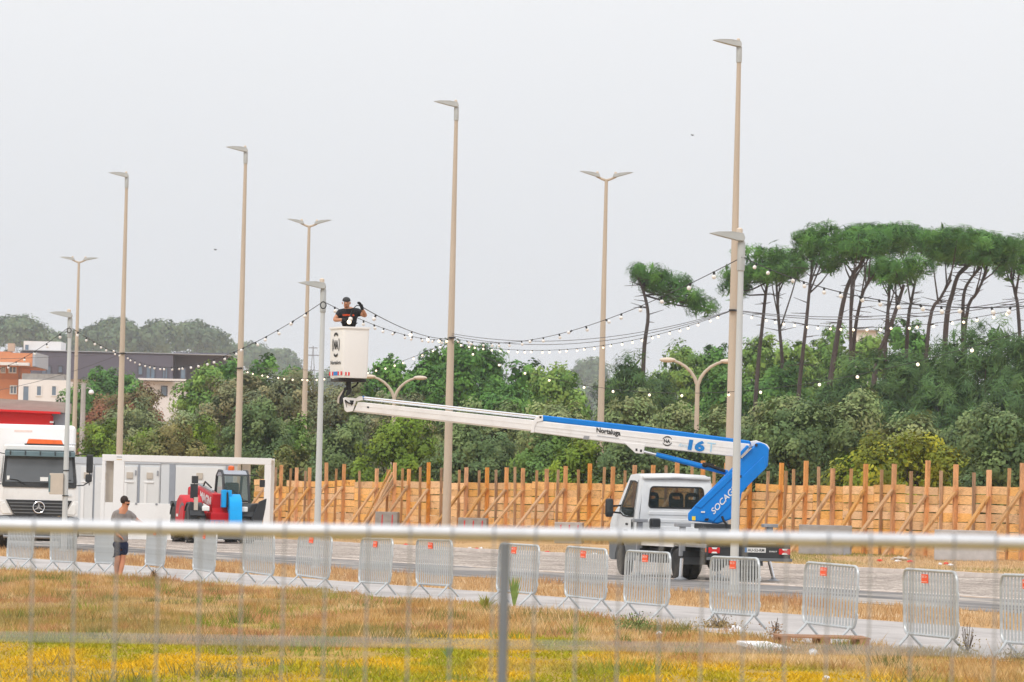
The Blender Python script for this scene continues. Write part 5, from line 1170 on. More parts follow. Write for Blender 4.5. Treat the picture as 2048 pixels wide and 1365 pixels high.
# blue head
hd_ = te('lifting_head', M['tele_blue'], MB().prism([(-0.62,y,z) for y,z in [(1.85,1.75),(2.15,1.62),(2.30,1.45),(2.42,0.75),(2.42,0.42),(2.2,0.42),(2.05,1.0),(1.85,1.2)]], (0.44,0,0)).prism([(-0.72,2.40,0.40),(-0.10,2.40,0.40),(-0.18,2.40,0.78),(-0.62,2.40,0.78)], (0,0.06,0)), bevel=0.02)
te('head_link', M['tele_blue'], MB().box((-0.02,1.95,1.58),(0.16,0.30,0.62)).box((-0.22,1.92,1.60),(0.14,0.28,0.56)), hd_, bevel=0.02)
te('head_gap', M['black'], MB().box((-0.12,2.0,1.55),(0.05,0.25,0.5)), hd_)
te('head_notch', M['darkplastic'], MB().box((-0.40,2.47,0.47),(0.26,0.02,0.10)), hd_)
te('carriage_blade', M['greyplastic'], MB().box((-0.15,2.35,0.34),(2.5,0.16,0.36)), bevel=0.02)
te('carriage_guard', M['blue_dark'], MB().box((0.25,2.3,0.62),(0.5,0.03,0.03)).box((0.25,2.3,0.80),(0.5,0.03,0.03)).box((0.02,2.3,0.7),(0.03,0.03,0.25)).box((0.18,2.3,0.7),(0.03,0.03,0.25)).box((0.34,2.3,0.7),(0.03,0.03,0.25)).box((0.49,2.3,0.7),(0.03,0.03,0.25)).box((-0.55,2.3,0.7),(0.03,0.03,0.25)).box((-0.62,2.3,0.80),(0.3,0.03,0.03)))
for sx, hz in ((1,1.42),(-1,1.40)):
    x0 = 0.62 if sx > 0 else -0.70
    fm = te('front_fender', M['darkplastic'], MB().prism([(x0,2.05,0.45),(x0+sx*0.55,2.05,0.45),(x0+sx*0.62,2.05,1.25),(x0+sx*0.55,2.05,1.45),(x0+sx*0.30,2.05,1.40),(x0,2.05,1.0)], (0,-0.35,0)), bevel=0.03)
    te('work_light', M['clear_light'], MB().box((x0+sx*0.02,2.14,1.22),(0.26,0.10,0.18)), fm, bevel=0.03)
te('bucket_side', M['darkplastic'], MB().prism([(-1.18,2.1,0.4),(-0.98,2.1,0.9),(-1.24,2.1,1.5),(-1.50,2.1,1.62),(-1.46,2.1,1.25),(-1.30,2.1,0.4)], (0,0.14,0)), bevel=0.015)
te('post_marker', M['inner_beige'], MB().box((0.98,2.06,1.38),(0.14,0.05,0.45)))
# cab
cg = MB()
cpts = [(-0.75,0.85),(-0.85,1.6),(-0.55,2.40),(-0.2,2.56),(0.35,2.55),(0.62,2.42),(0.95,1.6),(1.0,0.85)]
xl_, xr_ = -1.12, -0.22
cabt = te('cab_frame', M['darkplastic'], MB().tube([(xr_,y,z) for y,z in cpts],0.05,8).tube([(xl_,y,z) for y,z in cpts],0.05,8).box(((xl_+xr_)/2,0.1,1.15),(0.9,1.75,0.6)).tube([(xl_,0.95,1.5),(xr_,0.95,1.5)],0.04,6).tube([(xl_,-0.8,1.5),(xr_,-0.8,1.5)],0.04,6))
te('cab_roof', M['cont_slate'], MB().prism([(xl_-0.02,y,z) for y,z in [(-0.55,2.42),(-0.2,2.58),(0.35,2.57),(0.64,2.44),(0.60,2.40),(-0.5,2.38)]], (xr_-xl_+0.04,0,0)), cabt)
te('windscreen', M['glass_tele'], MB().add([(xl_,0.64,2.40),(xr_,0.64,2.40),(xr_,0.98,1.5),(xl_,0.98,1.5)], [(0,1,2,3)]), cabt)
for x in (xl_, xr_): te('side_glass', M['glass_tele'], MB().add([(x,y,z) for y,z in [(-0.82,1.5),(-0.55,2.38),(-0.2,2.52),(0.35,2.51),(0.60,2.38),(0.93,1.5)]], [list(range(6))]), cabt)
te('seat', M['seat'], MB().box((-0.68,-0.1,1.75),(0.5,0.2,0.8)), cabt, bevel=0.06)
te('wiper', M['black'], MB().tube([(-0.9,0.98,1.55),(-0.55,0.86,1.9)],0.015,5), cabt)
te('beacon', M['amber'], MB().lathe([(0.11,2.58),(0.12,2.62),(0.11,2.72),(0.05,2.75)],12,(-0.62,0.0,0)), cabt)
te('mirror', M['darkplastic'], MB().box((0.98,1.75,2.22),(0.22,0.10,0.26)).box((1.0,1.75,1.82),(0.26,0.10,0.50)).tube([(1.0,1.75,1.5),(1.0,1.75,2.3)],0.02,6), bevel=0.03)
te('mirror', M['darkplastic'], MB().box((-1.62,0.7,2.14),(0.18,0.08,0.26)).tube([(-1.12,0.62,2.40),(-1.4,0.66,2.44),(-1.6,0.7,2.32)],0.018,6), bevel=0.0)
# ================================================================== PEOPLE
def skin(name, J, edges, mt, parent, root, sub=2):
    """J: name -> (world point, radius x, radius y); one continuous surface grown over the joints"""
    keys = list(J); idx = {k: i for i, k in enumerate(keys)}
    Mi = wmat(parent).inverted()
    me = bpy.data.meshes.new(name); me.from_pydata([tuple(Mi @ Vector(J[k][0])) for k in keys], [(idx[a], idx[b]) for a, b in edges], [])
    ob = bpy.data.objects.new(name, me); COL.objects.link(ob)
    ob.modifiers.new('skin', 'SKIN'); 
    sv = me.skin_vertices[0].data
    for k in keys: sv[idx[k]].radius = (J[k][1], J[k][2] if len(J[k]) > 2 else J[k][1]); sv[idx[k]].use_root = (k == root)
    ss = ob.modifiers.new('sub', 'SUBSURF'); ss.levels = sub; ss.render_levels = sub
    dg = bpy.context.evaluated_depsgraph_get(); dg.update()
    m2 = bpy.data.meshes.new_from_object(ob.evaluated_get(dg)); bpy.data.objects.remove(ob)
    m2.name = name; m2.materials.clear(); m2.materials.append(mt)
    m2.polygons.foreach_set('use_smooth', [True]*len(m2.polygons))
    return link(name, m2, parent)
def hand(J, E, key, wrist, d, side, up, r=0.009, curl=0.6, L_=0.085):
    """palm and five bent fingers leaving the wrist along d"""
    d = Vector(d).normalized(); side = Vector(side).normalized(); up = Vector(up).normalized()
    w_ = Vector(J[wrist][0]); J[key+'palm'] = (w_ + d*0.055, 0.036, 0.020); E.append((wrist, key+'palm'))
    for i, (o, l) in enumerate(((-0.030,0.86),(-0.010,1.0),(0.011,0.95),(0.030,0.76))):
        k1, k2, k3 = key+'f%da'%i, key+'f%db'%i, key+'f%dc'%i; b0 = w_ + d*0.10 + side*o
        J[k1] = (b0, r); J[k2] = (b0 + d*L_*0.45*l - up*L_*0.15*curl, r*0.95); J[k3] = (b0 + d*L_*0.7*l - up*L_*0.62*curl, r*0.8)
        E += [(key+'palm', k1), (k1, k2), (k2, k3)]
    J[key+'t1'] = (w_ + d*0.045 + side*-0.045, r*1.15); J[key+'t2'] = (w_ + d*0.085 + side*-0.062 - up*0.012, r); E += [(key+'palm', key+'t1'), (key+'t1', key+'t2')]
# ---- man standing at the barriers, seen from behind
ft = G(236, 1155.5); d = ft.y
man = thing('person', 'man in grey t-shirt and navy shorts with sunglasses, standing with his back turned', 'person', ft)
def Q(x, y, off=0.0): return P(x, y, d+off)
J = {}; E = []
J['hip'] = (Q(241,1084), 0.155, 0.125); J['waist'] = (Q(242,1066), 0.15, 0.11); J['chest'] = (Q(243.5,1042), 0.165, 0.12)
J['collar'] = (Q(246,1024), 0.10, 0.085); J['neck'] = (Q(249,1016,-0.02), 0.062, 0.062); J['skull0'] = (Q(251,1009,-0.02), 0.078, 0.088); J['skull1'] = (Q(251.5,1003), 0.090, 0.105); J['skull2'] = (Q(251,997.5), 0.070, 0.085)
J['nose'] = (Q(258.5,1005,-0.05), 0.020, 0.016); E += [('skull1','nose')]
E += [('hip','waist'),('waist','chest'),('chest','collar'),('collar','neck'),('neck','skull0'),('skull0','skull1'),('skull1','skull2')]
J['shL'] = (Q(231,1028,-0.02), 0.075); J['elL'] = (Q(226,1052,-0.02), 0.046); J['wrL'] = (Q(235,1070,-0.20), 0.034)
J['shR'] = (Q(260,1029,0.05), 0.072); J['elR'] = (Q(273,1040,0.14), 0.046); J['wrR'] = (Q(289,1050,0.34), 0.033)
E += [('collar','shL'),('shL','elL'),('elL','wrL'),('collar','shR'),('shR','elR'),('elR','wrR')]
hand(J, E, 'L', 'wrL', (0.6,0.2,-0.4), (0,1,0), (0,0,1)); hand(J, E, 'R', 'wrR', (0.8,0.5,-0.2), (0.3,-0.9,0), (0,0,1))
J['thL'] = (Q(236.5,1094,-0.02), 0.095); J['knL'] = (Q(234.5,1122,-0.05), 0.060); J['caL'] = (Q(233,1134,0.0), 0.060); J['anL'] = (Q(233,1151,0.02), 0.038); J['toL'] = (Q(235,1154.5,0.15), 0.036, 0.028); J['heL'] = (Q(232,1155,-0.03), 0.034)
J['thR'] = (Q(246,1094,0.03), 0.095); J['knR'] = (Q(245,1121,0.0), 0.060); J['caR'] = (Q(243.5,1133,-0.04), 0.062); J['anR'] = (Q(239.5,1151.5,-0.08), 0.038); J['toR'] = (Q(243,1155.5,0.06), 0.036, 0.028); J['heR'] = (Q(238.5,1156,-0.12), 0.034)
for s_ in 'LR': E += [('hip','th'+s_),('th'+s_,'kn'+s_),('kn'+s_,'ca'+s_),('ca'+s_,'an'+s_),('an'+s_,'to'+s_),('an'+s_,'he'+s_)]
body = skin('body', J, E, M['skin'], man, 'hip')
T = {}; TE = [('a','b'),('b','c'),('c','d'),('d','e'),('c','sl'),('sl','sl2'),('c','sr'),('sr','sr2'),('d','sl'),('d','sr')]
TE = [('a','a2'),('a2','b'),('b','c'),('c','d'),('d','sl'),('sl','sl2'),('d','sr'),('sr','sr2'),('d','e')]
T['a'] = (Q(242,1088), 0.192, 0.155); T['a2'] = (Q(242,1077), 0.19, 0.15); T['b'] = (Q(242,1064), 0.18, 0.135); T['c'] = (Q(243.5,1043), 0.195, 0.145); T['d'] = (Q(245.5,1026), 0.14, 0.11); T['e'] = (Q(247.5,1019.5), 0.075, 0.08)
T['sl'] = (Q(231,1029,-0.02), 0.095); T['sl2'] = (Q(227,1046,-0.02), 0.078); T['sr'] = (Q(260,1030,0.05), 0.092); T['sr2'] = (Q(271,1039,0.12), 0.075)
skin('t_shirt', T, TE, M['tee_grey'], man, 'c')
T = {}
T['w'] = (Q(241,1078), 0.165, 0.135); T['h'] = (Q(241,1087), 0.175, 0.145); T['l1'] = (Q(236,1098,-0.02), 0.118, 0.118); T['l2'] = (Q(235.3,1115,-0.04), 0.108, 0.108); T['r1'] = (Q(246.5,1098,0.02), 0.118, 0.118); T['r2'] = (Q(247,1113,0.0), 0.110, 0.110)
skin('shorts', T, [('w','h'),('h','l1'),('l1','l2'),('h','r1'),('r1','r2')], M['navy'], man, 'h')
hc = Q(249.6, 1001.0, 0.0)
hm = MB().ell(Q(248.6,1000.6,-0.02), (0.090,0.108,0.100), 16, 12); hm.v = [Vector((p.x, p.y, max(p.z, Q(249,1006).z-0.01*(1 if p.x < hc.x else -2)))) for p in hm.v]
hm.build('hair', M['hair'], man, world=True)
MB().ell(Q(256.5,1002.8,-0.06), (0.030,0.02,0.022), 10, 6).ell(Q(257.5,1003,0.05), (0.030,0.02,0.022), 10, 6).bar(Q(257,1001.8,-0.075), Q(249.5,1002.2,-0.105), 0.012, 0.014).build('sunglasses', M['black'], man, world=True)
MB().ell(Q(251.2,1006.2,-0.105), (0.016,0.010,0.028), 8, 6).build('ear', M['skin'], man, world=True)
MB().ell(Q(255.6,1009.2,-0.03), (0.038,0.07,0.026), 10, 6).build('beard', M['hair'], man, world=True)
for s_, (x, y, o) in {'l': (234.5,1155.2,0.07), 'r': (241.5,1156.4,-0.02)}.items():
    MB().ell(Q(x, y, o) - Vector((0,0,0.012)), (0.055,0.14,0.03), 12, 6).build('shoe', M['greyplastic'], man, world=True)

# ---- worker in the basket, facing us
d = bk0 + 0.0
fl_ = bc + Vector((0,0,0.06))
wk = thing('person', 'worker in black t-shirt, gloves and dark cap handling bulbs inside the lift basket', 'person', fl_)
def Q(x, y, off=0.0): return P(x, y, d+off)
J = {}; E = []
J['hip'] = (Q(697,664), 0.15, 0.115); J['waist'] = (Q(697.5,650), 0.145, 0.11); J['chest'] = (Q(699,632), 0.17, 0.12); J['collar'] = (Q(697,621), 0.10, 0.08)
J['neck'] = (Q(694.5,616,-0.03), 0.06, 0.06); J['jaw'] = (Q(692.8,612,-0.06), 0.066, 0.082); J['face'] = (Q(692.6,606.5,-0.05), 0.080, 0.100); J['brow'] = (Q(692.8,601,-0.02), 0.078, 0.095)
J['nose'] = (Q(692.2,607.5,-0.16), 0.018, 0.016)
E += [('hip','waist'),('waist','chest'),('chest','collar'),('collar','neck'),('neck','jaw'),('jaw','face'),('face','brow'),('face','nose')]
J['shA'] = (Q(680,626,0.0), 0.075); J['elA'] = (Q(668,641,-0.10), 0.050); J['wrA'] = (Q(686,640,-0.30), 0.036)
J['shB'] = (Q(716,624,0.0), 0.075); J['elB'] = (Q(732,633,-0.08), 0.050); J['wrB'] = (Q(725,619,-0.22), 0.036)
E += [('collar','shA'),('shA','elA'),('elA','wrA'),('collar','shB'),('shB','elB'),('elB','wrB')]
for s_, x in (('A',690),('B',704)):
    J['th'+s_] = (Q(x,680), 0.09); J['kn'+s_] = (Q(x,714), 0.062); J['an'+s_] = (Q(x,744), 0.042); J['to'+s_] = (Q(x,749,-0.13), 0.04, 0.03)
    E += [('hip','th'+s_),('th'+s_,'kn'+s_),('kn'+s_,'an'+s_),('an'+s_,'to'+s_)]
skin('body', J, E, M['skin2'], wk, 'hip')
T = {}
T['a'] = (Q(697,660), 0.175, 0.14); T['b'] = (Q(698,645), 0.17, 0.135); T['c'] = (Q(698.5,632), 0.19, 0.14); T['d'] = (Q(697.5,623.5), 0.135, 0.105); T['e'] = (Q(696,618.5,-0.02), 0.075, 0.08)
T['sl'] = (Q(680.5,626,0.0), 0.095); T['sl2'] = (Q(672,636,-0.06), 0.082); T['sr'] = (Q(715.5,624.5,0.0), 0.098); T['sr2'] = (Q(726,629,-0.04), 0.082)
skin('t_shirt', T, [('a','b'),('b','c'),('c','d'),('d','e'),('d','sl'),('sl','sl2'),('d','sr'),('sr','sr2')], M['tee_black'], wk, 'c')
T = {}
T['h'] = (Q(697,667), 0.165, 0.13)
for s_, x in (('A',690),('B',704)): T['u'+s_] = (Q(x,682), 0.105); T['k'+s_] = (Q(x,714), 0.082); T['e'+s_] = (Q(x,744), 0.07)
skin('trousers', T, [('h','uA'),('uA','kA'),('kA','eA'),('h','uB'),('uB','kB'),('kB','eB')], M['navy'], wk, 'h')
G_ = {}; GE = []
G_['w'] = (Q(684,640,-0.28), 0.045); G_['w2'] = (Q(687,640,-0.31), 0.042); GE.append(('w','w2'))
hand(G_, GE, 'h', 'w2', (0.85,-0.3,-0.15), (0.1,-0.3,1), (0.2,1,0), r=0.012)
skin('glove', G_, GE, M['tee_black'], wk, 'w', 1)
G_ = {}; GE = []
G_['w'] = (Q(726,620,-0.20), 0.044); G_['w2'] = (Q(724,617,-0.24), 0.043); GE.append(('w','w2'))
hand(G_, GE, 'h', 'w2', (-0.35,-0.2,0.75), (-0.6,0.5,-0.2), (0.7,0.7,0), r=0.013, curl=0.9)
skin('glove', G_, GE, M['tee_black'], wk, 'w', 1)
cm = MB().ell(Q(692.9,601.5,-0.03), (0.094,0.115,0.085), 16, 12); zc = Q(692.9,603.0).z
cm.v = [Vector((p.x, p.y, max(p.z, zc))) for p in cm.v]
cm.ell(Q(692.6,603.2,-0.11), (0.070,0.055,0.012), 12, 6)
cm.build('cap', M['cap_grey'], wk, world=True)
MB().ell(Q(690.2,606.3,-0.142), (0.014,0.008,0.006), 6, 4).ell(Q(694.8,606.3,-0.142), (0.014,0.008,0.006), 6, 4).build('eyes', M['hair'], wk, world=True)
MB().ell(Q(692.4,611.2,-0.135), (0.028,0.01,0.007), 8, 4).build('mouth', M['red_mark'], wk, world=True)
for x in (684.9, 700.6): MB().ell(Q(x,606.5,-0.02), (0.012,0.02,0.03), 8, 6).build('ear', M['skin2'], wk, world=True)
a = Q(685.5,632.5,-0.165); text_on('shirt_print', 'NORTALUGA', a, Q(709,632.5,-0.165)-a, Q(685.5,628.8,-0.165)-a, M['orange_tag'], wk, 0.05)
# the string end in his hands
pts = [Q(722,613,-0.30), Q(714,611,-0.25), Q(709,615,-0.2), Q(704,622,-0.2), Q(699,634,-0.32), Q(690,641,-0.36)]
es = thing('light_string', 'bulb string held in the worker raised glove, running to the middle mast', 'string lights', Q(722,613,-0.30), 0, 'strings of bulbs between the lamp masts')
MB().tube(pts, 0.011, 5).build('loose_end', M['cable'], es, world=True)
a = Q(722,613,-0.30); b = P(903,678,dT[2]); pts = []
for i in range(31):
    t_ = i/30; p = a.lerp(b, t_); p.z -= 0.22*4*t_*(1-t_); pts.append(p)
MB().tube(pts, 0.011, 5).build('cable', M['cable'], es, world=True)
for t_ in (0.10, 0.42, 0.63, 0.8, 0.93):
    p = a.lerp(b, t_); p.z -= 0.22*4*t_*(1-t_)
    o = link('socket', sock, es); o.location = p - a; o.rotation_euler = (0, 0.4, 0); link('bulb', bulb_on if t_ > 0.3 else bulb_off, o)
for x, y in ((703,637),(700.5,643)):
    o = link('socket', sock, es); o.location = Q(x, y-8, -0.38) - a; o.rotation_euler = (0, 0.2, 0); link('bulb', bulb_on if y > 640 else bulb_off, o)
# ================================================================== VEGETATION
def norm(v): return v/np.maximum(1e-9, np.linalg.norm(v, axis=-1, keepdims=True))
def crown(name, lobes, parent, pal, seed, gap=0.62, cr=0.5, per=34, leaf=0.17, asp=0.55, mt=None, upb=0.15, tip=None, tipp=0.0, fill=0.5, low=-0.55, spread=0.85, cvar=0.28):
    """lobes: (centre, radii) in the plant's own space; leaf clumps spread over them"""
    r = np.random.RandomState(seed); C = []; Dr = []
    L_ = [(np.array(c, float), np.array(q, float)) for c, q in lobes]
    for i, (c, q) in enumerate(L_):
        area = 4*math.pi*((q[0]*q[1])**1.6/3 + (q[0]*q[2])**1.6/3 + (q[1]*q[2])**1.6/3)**(1/1.6)
        k = max(6, int(area/gap**2)); dd = norm(r.normal(size=(k, 3))); dd = dd[dd[:, 2] > low]
        p = c + dd*q*(0.86+0.20*r.rand(len(dd), 1))
        keep = np.ones(len(p), bool)
        for j, (c2, q2) in enumerate(L_):
            if j != i: keep &= (np.linalg.norm((p-c2)/q2, axis=1) > 0.80)
        nn = norm(dd/q); C.append(p[keep]); Dr.append(nn[keep])
    C = np.concatenate(C); Dr = np.concatenate(Dr); K = len(C)
    pal = np.array(pal, float)
    base = pal[r.randint(len(pal), size=K)]*(1-cvar+2*cvar*r.rand(K, 1))
    rad = cr*(0.6+0.8*r.rand(K))
    cc = np.repeat(np.arange(K), per); n = len(cc)
    d2 = norm(Dr[cc]*spread + r.normal(size=(n, 3))*0.75 + np.array((0,0,upb)))
    shell = r.rand(n)**0.40; pos = C[cc] + d2*(rad[cc]*shell)[:, None]
    nr = norm(d2*0.65 + Dr[cc]*0.75 + r.normal(size=(n, 3))*0.22 + np.array((0,0,0.10)))
    col = base[cc]*(0.84+0.32*r.rand(n, 1))
    if tip is not None:
        k = (shell > 0.80) & (r.rand(n) < 1.7*tipp*np.clip((d2*Dr[cc]).sum(1)*0.8+d2[:, 2]*0.5, 0, 1))      # outer, upward leaves picked for a paler tint: young growth and painted lit tops; col[k] = np.array(tip)*(0.72+0.4*r.rand(k.sum(), 1))
    if fill:      # inner leaves close the view through the middle
        m_ = int(K*fill*22); k = r.randint(K, size=m_); p2 = C[k] - Dr[k]*(0.5+0.9*r.rand(m_, 1))*cr + r.normal(size=(m_, 3))*cr*0.35
        pos = np.concatenate([pos, p2]); nr = np.concatenate([nr, norm(Dr[k]+0.5*r.normal(size=(m_, 3)))]); col = np.concatenate([col, base[k]*(0.8+0.4*r.rand(m_, 1))])
    n = len(pos); t = norm(np.cross(nr, r.normal(size=(n, 3)))); b = np.cross(nr, t)
    s = leaf*(0.6+0.8*r.rand(n)); 
    if fill: s[-m_:] *= 1.45
    v = np.zeros((n, 4, 3)); ta = t*(s*0.9)[:, None]; ba = b*(s*asp)[:, None]
    if fill: ba[-m_:] = b[-m_:]*(s[-m_:]*max(asp*2.2, 0.2) if asp < 0.2 else s[-m_:]*0.9)[:, None]
    v[:, 0] = pos-ta; v[:, 1] = pos+ba-ta*0.1; v[:, 2] = pos+ta; v[:, 3] = pos-ba-ta*0.1
    return np_mesh(name, v.reshape(-1, 3), 4, col, mt or M['leaf'], parent)
PAL = {
 'pitto': dict(pal=[(0.072,0.096,0.044),(0.092,0.115,0.056),(0.056,0.082,0.042)], tip=(0.27,0.30,0.165), tipp=0.46),
 'olive': dict(pal=[(0.125,0.140,0.070),(0.150,0.155,0.085),(0.100,0.125,0.062)], tip=(0.33,0.32,0.19), tipp=0.50),
 'greybr': dict(pal=[(0.110,0.108,0.070),(0.140,0.118,0.080),(0.085,0.095,0.066)], tip=(0.27,0.225,0.155), tipp=0.42),
 'greygr': dict(pal=[(0.125,0.140,0.082),(0.150,0.155,0.095),(0.10,0.118,0.075)], tip=(0.34,0.33,0.215), tipp=0.42),
 'redbr': dict(pal=[(0.165,0.058,0.042),(0.130,0.066,0.042),(0.105,0.085,0.050)], tip=(0.32,0.125,0.09), tipp=0.40),
 'acid': dict(pal=[(0.105,0.165,0.018),(0.135,0.190,0.022),(0.080,0.130,0.018)], tip=(0.24,0.29,0.040), tipp=0.30),
 'mustard': dict(pal=[(0.150,0.165,0.014),(0.190,0.185,0.016),(0.110,0.130,0.016)], tip=(0.29,0.26,0.025), tipp=0.30),
 'mid': dict(pal=[(0.070,0.115,0.032),(0.090,0.135,0.040),(0.055,0.095,0.030)], tip=(0.17,0.22,0.075), tipp=0.22),
 'brown': dict(pal=[(0.155,0.125,0.060),(0.130,0.115,0.055),(0.110,0.120,0.045)], tip=(0.22,0.18,0.10), tipp=0.25),
 'poplar': dict(pal=[(0.050,0.105,0.028),(0.070,0.130,0.036),(0.040,0.085,0.026)], tip=(0.14,0.20,0.060), tipp=0.22),
 'lime': dict(pal=[(0.085,0.130,0.038),(0.110,0.150,0.045),(0.065,0.110,0.034)], tip=(0.20,0.22,0.080), tipp=0.24),
 'euca': dict(pal=[(0.060,0.085,0.055),(0.075,0.095,0.060)], tip=(0.12,0.14,0.09), tipp=0.15),
 'pine': dict(pal=[(0.045,0.098,0.026),(0.062,0.122,0.032),(0.036,0.078,0.026)], tip=(0.105,0.155,0.046), tipp=0.20),
 'dpine': dict(pal=[(0.052,0.092,0.034),(0.070,0.112,0.040),(0.042,0.074,0.032)], tip=(0.120,0.145,0.055), tipp=0.18),
}
for _k in PAL:
    _g = {'poplar': (1.85,2.1,1.4), 'lime': (2.0,2.2,1.5), 'pine': (1.75,2.0,1.4), 'dpine': (1.45,1.65,1.25)}.get(_k, (1.7,1.85,1.35))
    if _k in ('acid','mustard'): _g = (1.45,1.45,1.2)
    PAL[_k]['pal'] = [tuple(c*g for c, g in zip(q, _g)) for q in PAL[_k]['pal']]; PAL[_k]['tip'] = tuple(c*1.35 for c in PAL[_k]['tip'])
def plant(name, kind, cat, x, wpx, ytop, d, label, group, seed, nl=7, trunk=None, flat=1.0, depth=0.8, gap=0.62, leaf=0.17, cr=0.5, per=34, ybot=None, peaky=0.0, **kw):
    s_ = FPX/d; top = P(x, ytop, d); z0 = gz(top.x); base = Vector((top.x, d, z0)); H_ = top.z - z0; W_ = wpx/s_
    t = thing(name, label, cat, base, 0, group); r = random.Random(seed); lobes = []
    zb = 0.0 if ybot is None else max(0.0, P(x, ybot, d).z - z0)
    Hc = H_ - zb
    core_c = Vector((0,0,zb+Hc*0.42)); core_r = Vector((W_*0.40, W_*0.40*depth, Hc*0.50))
    lobes.append((tuple(core_c), tuple(core_r*0.93)))
    nbp = nl + int(W_*0.9)
    for i in range(nbp):           # bumps all over the dome, like a cauliflower
        zf = 1 - 1.35*(i+0.5)/nbp; az_ = i*2.39996 + r.uniform(-.25,.25); rr_ = math.sqrt(max(0.0, 1-zf*zf))
        q = min(max(r.uniform(0.10,0.19)*W_, 0.45), 2.6); qz = min(q*(0.85+0.5*peaky*max(0, zf))*flat, Hc*0.35)
        c = core_c + Vector((rr_*math.cos(az_)*core_r.x, rr_*math.sin(az_)*core_r.y, zf*core_r.z))*r.uniform(0.84,1.04)
        c.z = min(c.z, zb+Hc-qz*r.uniform(0.9,1.15)); c.z = max(c.z, qz*0.4)
        lobes.append((tuple(c), (q, q, qz)))
    k = dict(PAL[kind]); k.update(kw)
    crown('crown', lobes, t, seed=seed, gap=gap, leaf=leaf, cr=cr, per=per, **k)
    tr = MB(); hh = max(zb, Hc*0.4) + 0.3
    rb_ = trunk or max(0.08, W_*0.03)
    tr.tube([(0,0,-0.2),(r.uniform(-.1,.1),0,hh*0.5),(r.uniform(-.2,.2),0,hh)], [rb_, rb_*0.8, rb_*0.5], 7)
    for c, q in lobes[1:6]: tr.tube([(0,0,hh*0.35),(c[0]*0.5,c[1]*0.5,(hh*0.4+c[2])/2),(c[0]*0.85,c[1]*0.85,c[2])], [rb_*0.5, rb_*0.35, rb_*0.15], 5)
    tr.build('trunk', M['stem'], t)
    return t
GA, GB, GC = 'shrubs just behind the hoarding', 'rounded shrubs of the middle row', 'leafy trees behind the shrubs'
def dfen(x, extra): return on_line(x, 66).y + extra
A = [ # x, width, ytop, kind, extra, label
 (205,110,843,'acid',12,'low bright green shrub left of the container mast, behind the site cabins'),
 (335,190,846,'brown',9,'low brownish green shrub patch above the white container roof'),
 (285,90,856,'acid',14,'small bright green shrub right of the container mast'),
 (405,60,838,'acid',22,'bright green shrub tip left of the telehandler mast'),
 (512,165,812,'pitto',10,'pale speckled dark green shrub behind the telehandler'),
 (590,110,838,'mid',16,'mid green shrub left of the lamp post beside the basket'),
 (582,120,898,'brown',6,'low brownish shrub at the left end of the hoarding'),
 (690,130,836,'pitto',10,'pale speckled shrub right of the lamp post below the basket'),
 (800,185,832,'acid',14,'broad bright green shrub under the end of the white boom'),
 (950,175,848,'pitto',8,'large dark green shrub behind the middle mast'),
 (1095,150,868,'mid',14,'mid green shrub under the joint of the boom'),
 (1160,110,888,'acid',6,'low bright green shrub at the hoarding below the boom joint'),
 (1262,150,862,'pitto',10,'dark green shrub above the truck cab'),
 (1400,170,862,'pitto',12,'dark green shrub behind the boom lettering'),
 (1500,130,866,'pitto',9,'dark green shrub behind the blue lift arm'),
 (1620,250,798,'pitto',12,'largest rounded dark green shrub right of the blue lift arm'),
 (1815,290,874,'mustard',8,'wide mustard green shrub behind the hoarding at right'),
 (1730,110,912,'acid',5,'low green shrub at the left foot of the mustard shrub'),
 (2020,190,812,'pitto',5,'dark green shrub cut by the right edge'),
]
for i, (x, w_, y, kd, ex, lb_) in enumerate(A):
    plant('shrub', kd, 'shrub', x, w_, y, dfen(x, ex), lb_, GA, 100+i, nl=14, gap=0.72, leaf=0.085, cr=0.50, per=105, flat=1.0, spread=0.6)
B = [
 (262,180,798,'greygr',60,'grey-green layered shrub below the reddish shrub'),
 (375,110,810,'greygr',62,'grey-green shrub between container mast and telehandler mast'),
 (215,80,772,'redbr',85,'dark reddish shrub just left of the container mast'),
 (282,120,768,'redbr',85,'rust red domed shrub just right of the container mast'),
 (190,60,808,'redbr',75,'small dark red shrub beside the concrete lamp post'),
 (470,180,745,'greybr',55,'grey-brown shrub left of the telehandler mast top row'),
 (575,200,730,'greybr',60,'highest grey-brown domed shrub left of the basket'),
 (690,150,752,'greybr',58,'grey-brown shrub directly under the basket'),
 (800,170,775,'greybr',60,'grey-brown shrub around the curved lamp beside the basket'),
 (930,130,806,'olive',40,'olive shrub just right of the middle mast behind the boom'),
 (1010,150,812,'olive',45,'olive shrub above the middle of the boom'),
 (1120,170,800,'olive',48,'olive shrub left of the double mast behind the boom'),
 (1250,190,788,'olive',45,'pale olive shrub right of the double mast behind the boom'),
 (1350,140,796,'olive',45,'pale olive shrub at the foot of the curved lamp'),
 (1440,120,800,'olive',50,'olive shrub just left of the mast behind the blue arm'),
 (1545,190,788,'olive',48,'broad olive shrub right of the grey lamp post'),
 (1700,200,796,'olive',50,'broad olive shrub behind the largest rounded shrub'),
 (1830,160,818,'olive',45,'olive shrub above the mustard shrub'),
 (1925,110,838,'pitto',40,'dark olive shrub between mustard shrub and right edge'),
]
for i, (x, w_, y, kd, ex, lb_) in enumerate(B):
    plant('shrub', kd, 'shrub', x, w_, y, dfen(x, ex), lb_, GB, 200+i, nl=12, gap=0.72, leaf=0.10, cr=0.56, per=90, spread=0.6)
